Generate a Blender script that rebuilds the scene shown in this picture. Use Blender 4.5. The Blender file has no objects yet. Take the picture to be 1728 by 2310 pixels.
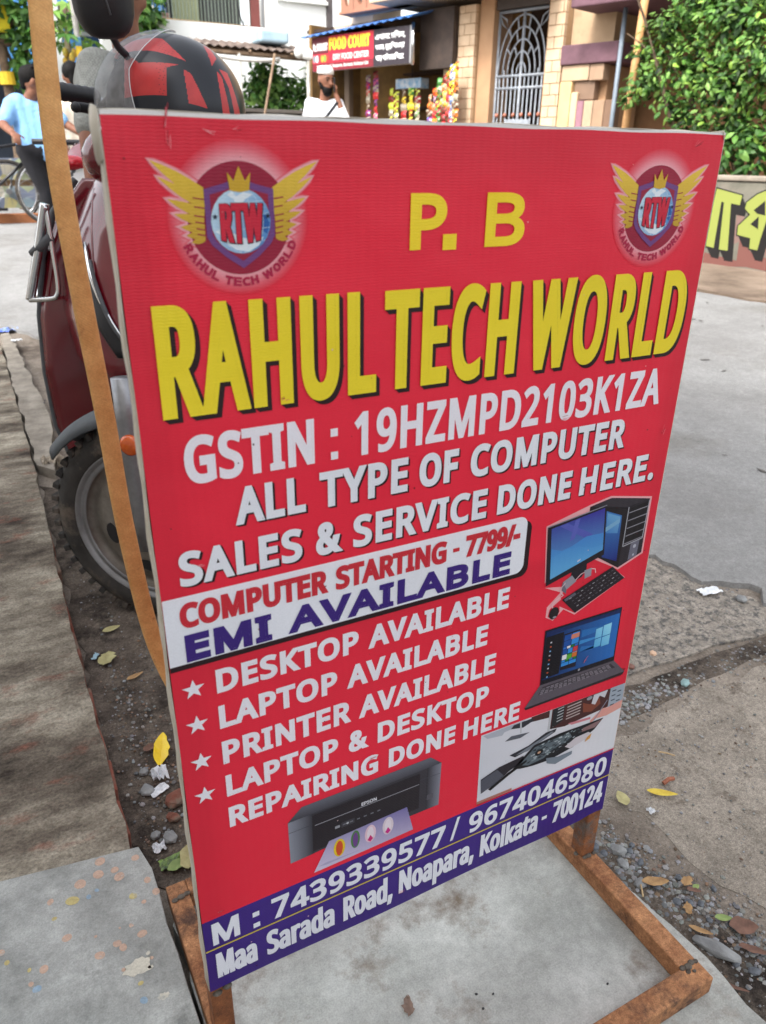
import bpy, bmesh, math, random
from mathutils import Vector, Matrix
from mathutils.geometry import tessellate_polygon
import numpy as np
random.seed(7)
scn = bpy.context.scene
COL = scn.collection
R = math.radians

# ---------------------------------------------------------------- camera, sky, sun, exposure
cam_d = bpy.data.cameras.new('camera'); cam = bpy.data.objects.new('camera', cam_d); COL.objects.link(cam)
cam.matrix_world = Matrix(((0.88275, 0.18726, -0.43090, -0.1026),
                           (-0.46963, 0.37912, -0.79732, -0.5948),
                           (0.01406, 0.90620, 0.42261, 0.8895),
                           (0, 0, 0, 1)))
cam_d.sensor_fit = 'HORIZONTAL'; cam_d.sensor_width = 36; cam_d.lens = 36.01
cam_d.clip_start = 0.02; cam_d.clip_end = 500
cam_d.dof.use_dof = True; cam_d.dof.focus_distance = 1.12; cam_d.dof.aperture_fstop = 11.0
scn.camera = cam

SUN_AZ, SUN_EL = R(204), R(50)            # direction towards the sun: azimuth from +X, elevation
world = bpy.data.worlds.new('World'); scn.world = world; world.use_nodes = True
wn = world.node_tree; bg = wn.nodes['Background']
sky = wn.nodes.new('ShaderNodeTexSky'); sky.sky_type = 'NISHITA'; sky.sun_disc = False
sky.sun_elevation = SUN_EL; sky.sun_rotation = R(90) - SUN_AZ
sky.dust_density = 4.0; sky.ozone_density = 1.0; sky.air_density = 1.0
hs = wn.nodes.new('ShaderNodeHueSaturation'); hs.inputs['Saturation'].default_value = 0.22
wn.links.new(sky.outputs[0], hs.inputs['Color']); wn.links.new(hs.outputs[0], bg.inputs['Color'])
bg.inputs['Strength'].default_value = 0.15
sun_d = bpy.data.lights.new('sun', 'SUN'); sun_d.energy = 1.1; sun_d.angle = R(9); sun_d.color = (1, .95, .87)
sun = bpy.data.objects.new('sun', sun_d); COL.objects.link(sun)
sd = Vector((math.cos(SUN_EL)*math.cos(SUN_AZ), math.cos(SUN_EL)*math.sin(SUN_AZ), math.sin(SUN_EL)))
sun.rotation_euler = sd.to_track_quat('Z', 'Y').to_euler(); sun.location = (0, 0, 20)
vs = scn.view_settings; vs.view_transform = 'Standard'; vs.look = 'None'; vs.exposure = 1.8; vs.gamma = 1
vs.use_curve_mapping = False

# ---------------------------------------------------------------- helpers
def lin(r, g, b):
    f = lambda c: (c/255/12.92) if c/255 <= .04045 else ((c/255+.055)/1.055)**2.4
    return (f(r), f(g), f(b))

def nn(nt, typ, **kw):
    n = nt.nodes.new(typ)
    for k, v in kw.items():
        if k in n.inputs.keys(): n.inputs[k].default_value = v
        else: setattr(n, k, v)
    return n

MATS = {}
def mat(name, c1, c2=None, scale=6, rough=.7, metal=0, spec=.4, bump=0, bscale=40, c3=None, c3amt=.3, c3scale=3, detail=6, coat=0, trans=0, mid=(.35, .65), grain=None):
    """two-tone noise colour, optional third tone in patches, fine bump"""
    if name in MATS: return MATS[name]
    m = bpy.data.materials.new(name); m.use_nodes = True; nt = m.node_tree; L = nt.links
    b = nt.nodes['Principled BSDF']
    b.inputs['Roughness'].default_value = rough; b.inputs['Metallic'].default_value = metal
    b.inputs['Specular IOR Level'].default_value = spec
    if coat: b.inputs['Coat Weight'].default_value = coat; b.inputs['Coat Roughness'].default_value = .08
    tc = nn(nt, 'ShaderNodeTexCoord')
    if c2 is None:
        c2 = tuple(x*.82 for x in c1)
    n1 = nn(nt, 'ShaderNodeTexNoise', Scale=scale, Detail=detail, Roughness=.65); L.new(tc.outputs['Object'], n1.inputs['Vector'])
    r1 = nn(nt, 'ShaderNodeValToRGB'); L.new(n1.outputs['Fac'], r1.inputs['Fac'])
    r1.color_ramp.elements[0].position = mid[0]; r1.color_ramp.elements[1].position = mid[1]
    r1.color_ramp.elements[0].color = (*c2, 1); r1.color_ramp.elements[1].color = (*c1, 1)
    out = r1.outputs['Color']
    if c3 is not None:
        n3 = nn(nt, 'ShaderNodeTexNoise', Scale=c3scale, Detail=8, Roughness=.7); L.new(tc.outputs['Object'], n3.inputs['Vector'])
        r3 = nn(nt, 'ShaderNodeValToRGB'); L.new(n3.outputs['Fac'], r3.inputs['Fac'])
        r3.color_ramp.elements[0].position = .62-c3amt*.5; r3.color_ramp.elements[1].position = .72-c3amt*.4
        mx = nn(nt, 'ShaderNodeMix', data_type='RGBA'); L.new(r3.outputs['Color'], mx.inputs['Factor'])
        L.new(out, mx.inputs[6]); mx.inputs[7].default_value = (*c3, 1); out = mx.outputs[2]
    if grain:
        for gs, ga in (grain if isinstance(grain, list) else [grain]):
            ng = nn(nt, 'ShaderNodeTexNoise', Scale=gs, Detail=3, Roughness=.7); L.new(tc.outputs['Object'], ng.inputs['Vector'])
            mr = nn(nt, 'ShaderNodeMapRange'); mr.inputs['From Min'].default_value = .3; mr.inputs['From Max'].default_value = .7; mr.inputs['To Min'].default_value = 1-ga; mr.inputs['To Max'].default_value = 1+ga*.7
            L.new(ng.outputs['Fac'], mr.inputs[0]); vm = nn(nt, 'ShaderNodeVectorMath', operation='SCALE'); L.new(out, vm.inputs[0]); L.new(mr.outputs[0], vm.inputs['Scale']); out = vm.outputs[0]
    L.new(out, b.inputs['Base Color'])
    if bump:
        nb = nn(nt, 'ShaderNodeTexNoise', Scale=bscale, Detail=8, Roughness=.7); L.new(tc.outputs['Object'], nb.inputs['Vector'])
        bp = nn(nt, 'ShaderNodeBump', Strength=1.0, Distance=bump); L.new(nb.outputs['Fac'], bp.inputs['Height']); L.new(bp.outputs[0], b.inputs['Normal'])
    if trans:
        tr = nn(nt, 'ShaderNodeBsdfTranslucent'); L.new(out, tr.inputs['Color'])
        ms = nn(nt, 'ShaderNodeMixShader', Fac=trans); L.new(b.outputs[0], ms.inputs[1]); L.new(tr.outputs[0], ms.inputs[2])
        L.new(ms.outputs[0], nt.nodes['Material Output'].inputs[0])
    MATS[name] = m; return m

def attr_mat(name, rough=.5, spec=.3, trans=0, var=.0, bump=0, bscale=60):
    """colour from the mesh's own flat colour attribute (prints, leaves, packets)"""
    if name in MATS: return MATS[name]
    m = bpy.data.materials.new(name); m.use_nodes = True; nt = m.node_tree; L = nt.links
    b = nt.nodes['Principled BSDF']; b.inputs['Roughness'].default_value = rough; b.inputs['Specular IOR Level'].default_value = spec
    a = nn(nt, 'ShaderNodeVertexColor', layer_name='Col'); L.new(a.outputs['Color'], b.inputs['Base Color'])
    if bump:
        tc = nn(nt, 'ShaderNodeTexCoord'); nb = nn(nt, 'ShaderNodeTexNoise', Scale=bscale, Detail=5); L.new(tc.outputs['Object'], nb.inputs['Vector'])
        bp = nn(nt, 'ShaderNodeBump', Strength=1.0, Distance=bump); L.new(nb.outputs['Fac'], bp.inputs['Height']); L.new(bp.outputs[0], b.inputs['Normal'])
    if trans:
        tr = nn(nt, 'ShaderNodeBsdfTranslucent'); L.new(a.outputs['Color'], tr.inputs['Color'])
        ms = nn(nt, 'ShaderNodeMixShader', Fac=trans); L.new(b.outputs[0], ms.inputs[1]); L.new(tr.outputs[0], ms.inputs[2])
        L.new(ms.outputs[0], nt.nodes['Material Output'].inputs[0])
    MATS[name] = m; return m

def tag(o, label=None, cat=None, group=None, kind=None):
    if label: o['label'] = label
    if cat: o['category'] = cat
    if group: o['group'] = group
    if kind: o['kind'] = kind
    return o

def empty(name, loc, rz=0, label=None, cat=None, group=None):
    o = bpy.data.objects.new(name, None); COL.objects.link(o); o.location = loc; o.rotation_euler = (0, 0, rz)
    o.empty_display_size = .1
    return tag(o, label, cat, group)

def local_m(o):
    return Matrix.Translation(o.location) @ o.rotation_euler.to_matrix().to_4x4()

def world_m(o):
    m = local_m(o)
    return world_m(o.parent) @ m if o.parent else m

def link_mesh(name, me, m, parent=None, smooth=False):
    o = bpy.data.objects.new(name, me); COL.objects.link(o)
    if m is not None:
        for x in (m if isinstance(m, (list, tuple)) else [m]): me.materials.append(x)
    if parent is not None: o.parent = parent
    if smooth and len(me.polygons): me.polygons.foreach_set('use_smooth', [True]*len(me.polygons))
    return o

class MB:
    """collects shapes; build() links them as ONE mesh object"""
    def __init__(s): s.v = []; s.f = []; s.mi = []; s.cur = 0
    def add(s, vs, fs):
        k = len(s.v); s.v += [Vector(v) for v in vs]
        for f in fs: s.f.append([i+k for i in f]); s.mi.append(s.cur)
        return s
    def box(s, x0, x1, y0, y1, z0, z1, M=None, jit=0):
        vs = [Vector((x, y, z)) for z in (z0, z1) for y in (y0, y1) for x in (x0, x1)]
        if jit: vs = [v+Vector([random.uniform(-jit, jit) for _ in '123']) for v in vs]
        if M: vs = [M @ v for v in vs]
        return s.add(vs, [(0, 2, 3, 1), (4, 5, 7, 6), (0, 1, 5, 4), (2, 6, 7, 3), (0, 4, 6, 2), (1, 3, 7, 5)])
    def tube(s, pts, r, n=10, caps=True, flat=None):
        """round tube along pts, r a number or one per point; flat=(ratio, up) gives an elliptical section"""
        pts = [Vector(p) for p in pts]; N = len(pts)
        rs = r if isinstance(r, (list, tuple)) else [r]*N
        T = [(pts[min(i+1, N-1)]-pts[max(i-1, 0)]).normalized() for i in range(N)]
        ref = Vector(flat[1]) if flat else (Vector((0, 0, 1)) if abs(T[0].z) < .9 else Vector((1, 0, 0)))
        a = (ref-T[0]*ref.dot(T[0])).normalized(); vs = []
        for i in range(N):
            a = (a-T[i]*a.dot(T[i])).normalized(); b = T[i].cross(a)
            k = flat[0] if flat else 1
            for j in range(n):
                t = 2*math.pi*j/n; vs.append(pts[i]+(a*math.cos(t)*k+b*math.sin(t))*rs[i])
        fs = [(i*n+j, i*n+(j+1) % n, (i+1)*n+(j+1) % n, (i+1)*n+j) for i in range(N-1) for j in range(n)]
        if caps: fs += [tuple(range(n-1, -1, -1)), tuple((N-1)*n+j for j in range(n))]
        return s.add(vs, fs)
    def sphere(s, c, r, nu=14, nv=9, M=None):
        rr = r if isinstance(r, (list, tuple)) else (r, r, r); vs = []; c = Vector(c)
        for i in range(nv+1):
            p = math.pi*i/nv
            for j in range(nu):
                t = 2*math.pi*j/nu
                d = Vector((rr[0]*math.sin(p)*math.cos(t), rr[1]*math.sin(p)*math.sin(t), rr[2]*math.cos(p)))
                vs.append(c+((M @ d) if M else d))
        return s.add(vs, [(i*nu+j, (i+1)*nu+j, (i+1)*nu+(j+1) % nu, i*nu+(j+1) % nu) for i in range(nv) for j in range(nu)])
    def lathe(s, prof, n=48, M=None, closed=False):
        """profile of (radius, height) turned about local Z, then M"""
        vs = []; N = len(prof)
        for r, h in prof:
            for j in range(n):
                t = 2*math.pi*j/n; v = Vector((r*math.cos(t), r*math.sin(t), h)); vs.append(M @ v if M else v)
        fs = [(i*n+j, i*n+(j+1) % n, ((i+1) % N)*n+(j+1) % n, ((i+1) % N)*n+j) for i in range(N if closed else N-1) for j in range(n)]
        return s.add(vs, fs)
    def grid(s, rows, closed=False):
        n = len(rows[0]); vs = [v for r in rows for v in r]
        fs = [(i*n+j, i*n+j+1, (i+1)*n+j+1, (i+1)*n+j) for i in range(len(rows)-1) for j in range(n-1)]
        if closed: fs += [(i*n+n-1, i*n, (i+1)*n, (i+1)*n+n-1) for i in range(len(rows)-1)]
        return s.add(vs, fs)
    def prism(s, pts, z0, z1, M=None):
        """polygon of (x, y) given height z0..z1"""
        n = len(pts); vs = [Vector((p[0], p[1], z)) for z in (z0, z1) for p in pts]
        if M: vs = [M @ v for v in vs]
        fs = [(i, (i+1) % n, n+(i+1) % n, n+i) for i in range(n)]
        tri = tessellate_polygon([[Vector((p[0], p[1], 0)) for p in pts]])
        fs += [(n+a, n+b, n+c) for a, b, c in tri] + [(c, b, a) for a, b, c in tri]
        return s.add(vs, fs)
    def build(s, name, m, parent=None, smooth=False, bevel=0, world=True, solid=0, segs=2, sub=0, fix=True, kind=None, label=None):
        vs = s.v
        if parent is not None and world:
            inv = world_m(parent).inverted(); vs = [inv @ v for v in vs]
        me = bpy.data.meshes.new(name); me.from_pydata([tuple(v) for v in vs], [], s.f)
        ms = m if isinstance(m, (list, tuple)) else [m]
        o = link_mesh(name, me, ms, parent)
        if len(ms) > 1: me.polygons.foreach_set('material_index', s.mi)
        if fix:
            bm = bmesh.new(); bm.from_mesh(me); bmesh.ops.remove_doubles(bm, verts=bm.verts, dist=1e-6)
            bmesh.ops.recalc_face_normals(bm, faces=bm.faces); bm.to_mesh(me); bm.free()
        if smooth: me.polygons.foreach_set('use_smooth', [True]*len(me.polygons))
        if solid:
            q = o.modifiers.new('solid', 'SOLIDIFY'); q.thickness = solid; q.offset = 0
        if bevel:
            q = o.modifiers.new('bevel', 'BEVEL'); q.width = bevel; q.segments = segs; q.limit_method = 'ANGLE'; q.angle_limit = R(40)
            q.harden_normals = False
        if sub:
            q = o.modifiers.new('sub', 'SUBSURF'); q.levels = sub; q.render_levels = sub
        if kind: o['kind'] = kind
        if label: o['label'] = label
        return o

def tilt(loc, rz=0, rx=0, ry=0, s=1):
    return Matrix.Translation(loc) @ Matrix.Rotation(rz, 4, 'Z') @ Matrix.Rotation(ry, 4, 'Y') @ Matrix.Rotation(rx, 4, 'X') @ Matrix.Scale(s, 4)

# the street: u runs along it away from the sign, n across it to the far houses
UX, UY = -0.2817, 0.9595
NX, NY = 0.9595, 0.2817
FX, FY = 0.4755, 0.8797
def ground_z(x, y):
    s = (x+.1026)*FX+(y+.5948)*FY
    return -0.20+0.05*max(-6, min(s, 7))
def S(a, b, z=0):
    return Vector((UX*a+NX*b, UY*a+NY*b, z))
RZ_FACADE = math.atan2(-UY, -UX)      # local X to the right along the far facade, local Y into it

# ---------------------------------------------------------------- lettering
def load_font(key):
    try:
        import os
        d = bpy.utils.system_resource('DATAFILES', path='fonts')
        for f in sorted(os.listdir(d)):
            if f.startswith(key): return bpy.data.fonts.load(os.path.join(d, f))
    except Exception as e: print('font', key, e)
    return None
FONT = load_font('NotoSansHebrew'); FONT_BN = load_font('NotoSansBengali')

def outline(text, font=None, space=1.0, shear=0):
    """closed loops (x, y) of the glyphs of a text, outer loops counter-clockwise, holes clockwise"""
    cu = bpy.data.curves.new('t', 'FONT'); cu.body = text; cu.size = 1; cu.space_character = space; cu.shear = shear
    if font: cu.font = font
    ob = bpy.data.objects.new('t', cu); COL.objects.link(ob)
    c = ob.to_curve(bpy.context.evaluated_depsgraph_get()); loops = []
    for sp in c.splines:
        bp = sp.bezier_points; n = len(bp); l = []
        for i in range(n):
            a, b = bp[i], bp[(i+1) % n]; p0, p1, p2, p3 = a.co, a.handle_right, b.handle_left, b.co
            chord = (p3-p0).length
            if chord < 1e-6: continue
            st = abs((p1-p0).cross(p3-p0).length)/chord < 1e-4 and abs((p2-p0).cross(p3-p0).length)/chord < 1e-4
            for k in range(1 if st else 6):
                t = k/6; u_ = 1-t; q = p0*u_**3+p1*3*u_*u_*t+p2*3*u_*t*t+p3*t**3; l.append((q.x, q.y))
        # drop doubles and points on straight runs
        m = []
        for i in range(len(l)):
            a, b, d = l[i-1], l[i], l[(i+1) % len(l)]
            if math.hypot(b[0]-a[0], b[1]-a[1]) < 1e-4: continue
            cr = (b[0]-a[0])*(d[1]-b[1])-(b[1]-a[1])*(d[0]-b[0])
            if abs(cr) < 1e-7: continue
            m.append(b)
        if len(m) > 2: loops.append(m)
    ob.to_curve_clear(); bpy.data.objects.remove(ob); bpy.data.curves.remove(cu)
    out = []
    for i, l in enumerate(loops):
        depth = sum(1 for j, o in enumerate(loops) if j != i and inside(l[0], o)); ar = area(l)
        out.append(l if (ar > 0) == (depth % 2 == 0) else l[::-1])
    return out

def grow(loop, o):
    """offset a closed loop outwards (to the right of its direction)"""
    P = []
    for p in loop:
        if not P or math.hypot(p[0]-P[-1][0], p[1]-P[-1][1]) > 1e-4: P.append(p)
    if len(P) > 2 and math.hypot(P[0][0]-P[-1][0], P[0][1]-P[-1][1]) <= 1e-4: P.pop()
    n = len(P); out = []
    for i in range(n):
        a, b, c = P[i-1], P[i], P[(i+1) % n]
        d1 = (b[0]-a[0], b[1]-a[1]); d2 = (c[0]-b[0], c[1]-b[1])
        l1 = math.hypot(*d1); l2 = math.hypot(*d2)
        n1 = (d1[1]/l1, -d1[0]/l1); n2 = (d2[1]/l2, -d2[0]/l2)
        mx, my = n1[0]+n2[0], n1[1]+n2[1]; k = 1+n1[0]*n2[0]+n1[1]*n2[1]
        k = max(k, .35)
        out.append((b[0]+mx/k*o, b[1]+my/k*o))
    return out

def area(l):
    return sum(l[i-1][0]*l[i][1]-l[i][0]*l[i-1][1] for i in range(len(l)))/2
def inside(p, l):
    c = False
    for i in range(len(l)):
        a, b = l[i-1], l[i]
        if (a[1] > p[1]) != (b[1] > p[1]) and p[0] < (b[0]-a[0])*(p[1]-a[1])/(b[1]-a[1])+a[0]: c = not c
    return c

def fit_text(text, x0, x1, y0, y1, stem=None, font=FONT, space=1.0, regular=None):
    regular = regular or (.061 if font else .098)
    """loops of a text fitted to the rectangle, and how far the strokes must be thickened to `stem`"""
    L = outline(text, font, space)
    xs = [p[0] for l in L for p in l]; ys = [p[1] for l in L for p in l]
    bx0, bx1, by0, by1 = min(xs), max(xs), min(ys), max(ys)
    o = 0
    if stem:
        for _ in range(4):
            sx = (x1-x0-2*o)/(bx1-bx0); o = max(0, (stem-regular*sx)/2)
        o = min(o, (y1-y0)*.11)
    sx = (x1-x0-2*o)/(bx1-bx0); sy = (y1-y0-2*o)/(by1-by0)
    return [[(x0+o+(p[0]-bx0)*sx, y0+o+(p[1]-by0)*sy) for p in l] for l in L], o

class Print:
    """flat print: coloured polygons stacked a hair apart; mm in the plane of the thing printed on"""
    def __init__(s): s.v = []; s.f = []; s.c = []; s.sub = 0
    def tri(s, pts, tris, col, layer):
        k = len(s.v); cf = col if callable(col) else (lambda x, y: col)
        for p in pts: s.v.append((p[0], p[1], layer))
        for t in tris:
            a, b, c = (pts[i] for i in t)
            if (b[0]-a[0])*(c[1]-a[1])-(b[1]-a[1])*(c[0]-a[0]) < 0: t = (t[0], t[2], t[1])
            s.f.append([i+k for i in t]); s.c += [cf(*pts[i]) for i in t]
    def poly(s, pts, col, layer, holes=()):
        loops = [list(pts)]+[list(h) for h in holes]
        tr = tessellate_polygon([[Vector((x, y, 0)) for x, y in l] for l in loops])
        s.tri([p for l in loops for p in l], [tuple(t) for t in tr], col, layer); return s
    def rect(s, x0, x1, y0, y1, col, layer): return s.poly([(x0, y0), (x1, y0), (x1, y1), (x0, y1)], col, layer)
    def ell(s, cx, cy, rx, ry, col, layer, n=40): return s.poly([(cx+rx*math.cos(2*math.pi*i/n), cy+ry*math.sin(2*math.pi*i/n)) for i in range(n)], col, layer)
    def ring(s, a, b, ca, cb, layer):
        """smooth colour blend between two loops of equal length"""
        n = len(a); k = len(s.v)
        for p in list(a)+list(b): s.v.append((p[0], p[1], layer))
        for i in range(n):
            j = (i+1) % n; s.f.append([k+i, k+j, k+n+j, k+n+i]); s.c += [ca, ca, cb, cb]
    def line(s, pts, wd, col, layer):
        for (ax, ay), (bx, by) in zip(pts, pts[1:]):
            l = math.hypot(bx-ax, by-ay) or 1; dx, dy = -(by-ay)/l*wd/2, (bx-ax)/l*wd/2
            s.poly([(ax+dx, ay+dy), (ax-dx, ay-dy), (bx-dx, by-dy), (bx+dx, by+dy)], col, layer)
        return s
    def loops(s, L, col, layer):
        L = [l for l in L if len(l) > 2]
        outer = [l for l in L if area(l) > 0]; hol = [l for l in L if area(l) <= 0]
        for o in outer:
            h = [x for x in hol if inside(x[0], o)]
            s.poly(o, col, layer, h)
        return s
    def fat(s, L, o, col, layer):
        """fill plus outline strokes of half-width o, each a hair above the last"""
        s.loops(L, col, layer)
        if o <= 0: return s
        for l in L:
            n = len(l)
            for i in range(n):
                a, b, c = l[i], l[(i+1) % n], l[(i+2) % n]; la = math.hypot(b[0]-a[0], b[1]-a[1]); lb = math.hypot(c[0]-b[0], c[1]-b[1])
                if la < 1e-6 or lb < 1e-6: continue
                n1 = ((b[1]-a[1])/la*o, -(b[0]-a[0])/la*o); n2 = ((c[1]-b[1])/lb*o, -(c[0]-b[0])/lb*o); s.sub += 1; h = layer+.012*(1+s.sub % 97)
                s.tri([(a[0], a[1]), (a[0]+n1[0], a[1]+n1[1]), (b[0]+n1[0], b[1]+n1[1]), (b[0], b[1])], [(0, 1, 2), (0, 2, 3)], col, h)
                if n1[0]*n2[1]-n1[1]*n2[0] > 0:
                    d = 1+(n1[0]*n2[0]+n1[1]*n2[1])/(o*o)
                    if d > .3:
                        m = ((n1[0]+n2[0])/d, (n1[1]+n2[1])/d); s.tri([(b[0], b[1]), (b[0]+n1[0], b[1]+n1[1]), (b[0]+m[0], b[1]+m[1]), (b[0]+n2[0], b[1]+n2[1])], [(0, 1, 2), (0, 2, 3)], col, h+.005)
                    else:
                        q = math.sqrt(d*.5)*0+1; m1 = (n1[0]+(b[0]-a[0])/la*o*.7, n1[1]+(b[1]-a[1])/la*o*.7); m2 = (n2[0]-(c[0]-b[0])/lb*o*.7, n2[1]-(c[1]-b[1])/lb*o*.7)
                        s.tri([(b[0], b[1]), (b[0]+n1[0], b[1]+n1[1]), (b[0]+m1[0], b[1]+m1[1]), (b[0]+m2[0], b[1]+m2[1]), (b[0]+n2[0], b[1]+n2[1])], [(0, 1, 2), (0, 2, 3), (0, 3, 4)], col, h+.005)
        return s
    def text(s, text, x0, x1, y0, y1, col, layer, stem=None, shadow=None, font=FONT, space=1.0):
        L, o = fit_text(text, x0, x1, y0, y1, stem, font, space)
        if shadow:
            dx, dy, sc = shadow
            for k in range(1, 5): s.fat([[(p[0]+dx*k/4, p[1]+dy*k/4) for p in l] for l in L], o, sc, layer-2.5-1.4*k)
        return s.fat(L, o, col, layer)
    def build(s, name, m, parent, M, label=None):
        """M maps (x mm, y mm, layer) to the parent's frame"""
        me = bpy.data.meshes.new(name); me.from_pydata([tuple(M @ Vector(v)) for v in s.v], [], s.f)
        at = me.color_attributes.new('Col', 'FLOAT_COLOR', 'CORNER')
        at.data.foreach_set('color', [x for c in s.c for x in (*c, 1)])
        o = link_mesh(name, me, m, parent)
        if label: o['label'] = label
        return o

# ================================================================ SETTING: ground, road, slabs
def wob(x, k=1.0, s=0):
    return (math.sin(x*7.3*k+s)+.6*math.sin(x*17.1*k+1.3+s)+.4*math.sin(x*41.7*k+.7*s))/2

M_dirt = mat('dirt', lin(148, 138, 127), lin(116, 107, 98), 5, .95, spec=.2, bump=.006, bscale=60, c3=lin(86, 76, 68), c3amt=.2, c3scale=2.2, grain=[(140, .3), (500, .35)])
M_road = mat('road_concrete', lin(138, 138, 137), lin(122, 121, 120), 1.6, .9, spec=.25, bump=.004, bscale=70, c3=lin(116, 114, 111), c3amt=.18, c3scale=1.1, grain=[(14, .10), (60, .14), (230, .22)])
M_slab = mat('slab_cement', lin(186, 188, 184), lin(146, 148, 143), 5, .8, spec=.35, bump=.0012, bscale=120, c3=lin(118, 106, 93), c3amt=.16, c3scale=4.2, mid=(.34, .62), grain=[(24, .10), (90, .14), (420, .2)])
M_slab2 = mat('slab_cement_painted', lin(166, 168, 165), lin(128, 130, 127), 8, .75, spec=.4, bump=.001, bscale=140, c3=lin(96, 98, 94), c3amt=.12, c3scale=5, grain=[(28, .12), (90, .16), (450, .2)])
def plinth_mat():
    m = bpy.data.materials.new('old_cement'); m.use_nodes = True; nt = m.node_tree; L = nt.links; b = nt.nodes['Principled BSDF']; b.inputs['Roughness'].default_value = .95; b.inputs['Specular IOR Level'].default_value = .15
    tc = nn(nt, 'ShaderNodeTexCoord'); mp = nn(nt, 'ShaderNodeMapping'); mp.inputs['Scale'].default_value = (4.5, 9, 9); mp.inputs['Rotation'].default_value = (0, 0, R(-8)); L.new(tc.outputs['Object'], mp.inputs[0])
    def ramp(scale, stops, src=None, det=8):
        n = nn(nt, 'ShaderNodeTexNoise', Scale=scale, Detail=det, Roughness=.68); L.new((src or mp).outputs[0 if src is None else 'Object'], n.inputs['Vector']); r_ = nn(nt, 'ShaderNodeValToRGB'); L.new(n.outputs['Fac'], r_.inputs[0])
        els = r_.color_ramp.elements
        for i, (p_, c) in enumerate(stops):
            e_ = els[i] if i < 2 else els.new(p_)
            e_.position = p_; e_.color = (*c, 1)
        return n, r_
    n1, r1 = ramp(1.0, [(.32, lin(62, 55, 49)), (.46, lin(112, 103, 92)), (.56, lin(146, 138, 124)), (.68, lin(184, 176, 160))])
    n2, r2 = ramp(2.3, [(.56, (0, 0, 0)), (.72, (.75, .75, .75))])
    mx = nn(nt, 'ShaderNodeMix', data_type='RGBA'); L.new(r2.outputs[0], mx.inputs[0]); L.new(r1.outputs[0], mx.inputs[6]); mx.inputs[7].default_value = (*lin(134, 84, 70), 1)
    n3, r3 = ramp(190, [(.35, (.5, .5, .5)), (.65, (1.3, 1.3, 1.3))], tc, 4); m2 = nn(nt, 'ShaderNodeMix', data_type='RGBA', blend_type='MULTIPLY'); m2.inputs[0].default_value = .7; L.new(mx.outputs[2], m2.inputs[6]); L.new(r3.outputs[0], m2.inputs[7]); L.new(m2.outputs[2], b.inputs['Base Color'])
    b1 = nn(nt, 'ShaderNodeBump', Strength=1, Distance=.03); L.new(n1.outputs['Fac'], b1.inputs['Height']); b2 = nn(nt, 'ShaderNodeBump', Strength=1, Distance=.004); L.new(n3.outputs['Fac'], b2.inputs['Height']); L.new(b1.outputs[0], b2.inputs['Normal']); L.new(b2.outputs[0], b.inputs['Normal'])
    return m
M_plinth = plinth_mat()
M_brick = mat('brick_red', lin(142, 84, 70), lin(104, 72, 62), 22, .95, spec=.15, bump=.004, bscale=70, c3=lin(120, 108, 96), c3amt=.3, c3scale=14)
M_patch = mat('rough_concrete', lin(166, 158, 148), lin(132, 125, 116), 26, .95, spec=.15, bump=.006, bscale=110, c3=lin(96, 94, 92), c3amt=.28, c3scale=60, grain=[(130, .3), (420, .35)])
M_patchB = mat('sandy_concrete', lin(158, 149, 138), lin(132, 124, 114), 9, .95, spec=.15, bump=.003, bscale=160, c3=lin(110, 101, 92), c3amt=.14, c3scale=26, grain=[(120, .28), (430, .45)])
M_gravel = mat('gravel_stone', lin(112, 116, 122), lin(74, 78, 84), 30, .85, spec=.25, bump=.001, bscale=200)
M_stone = mat('stone_grey', lin(148, 150, 150), lin(112, 113, 114), 18, .85, spec=.25, bump=.002, bscale=90)
M_soil = mat('dark_soil', lin(116, 106, 96), lin(80, 72, 66), 24, .98, spec=.15, bump=.008, bscale=70, c3=lin(56, 50, 46), c3amt=.25, c3scale=9, grain=[(160, .4), (500, .4)])

# ground: one sheet to the horizon, finer near the sign
xs = sorted(set([-200, -80, -30, -14, -7, -4]+[round(-2.5+i*.1, 2) for i in range(66)]+[5, 7, 9, 12, 16, 22, 40, 90, 200]))
ys = sorted(set([-200, -60, -20, -8, -4, -2]+[round(-1.2+i*.1, 2) for i in range(62)]+[6, 7, 8, 9, 10, 12, 14, 18, 25, 40, 90, 200]))
mb = MB()
rows = [[Vector((x, y, ground_z(x, y)+(.0012*wob(x*1.3+y, 1, y*3) if abs(x) < 5 and abs(y) < 6 else 0))) for x in xs] for y in ys]
mb.grid(rows); o = mb.build('ground', M_dirt, smooth=True); tag(o, 'bare grey brown dirt along the roadside', 'ground', kind='structure')

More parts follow.
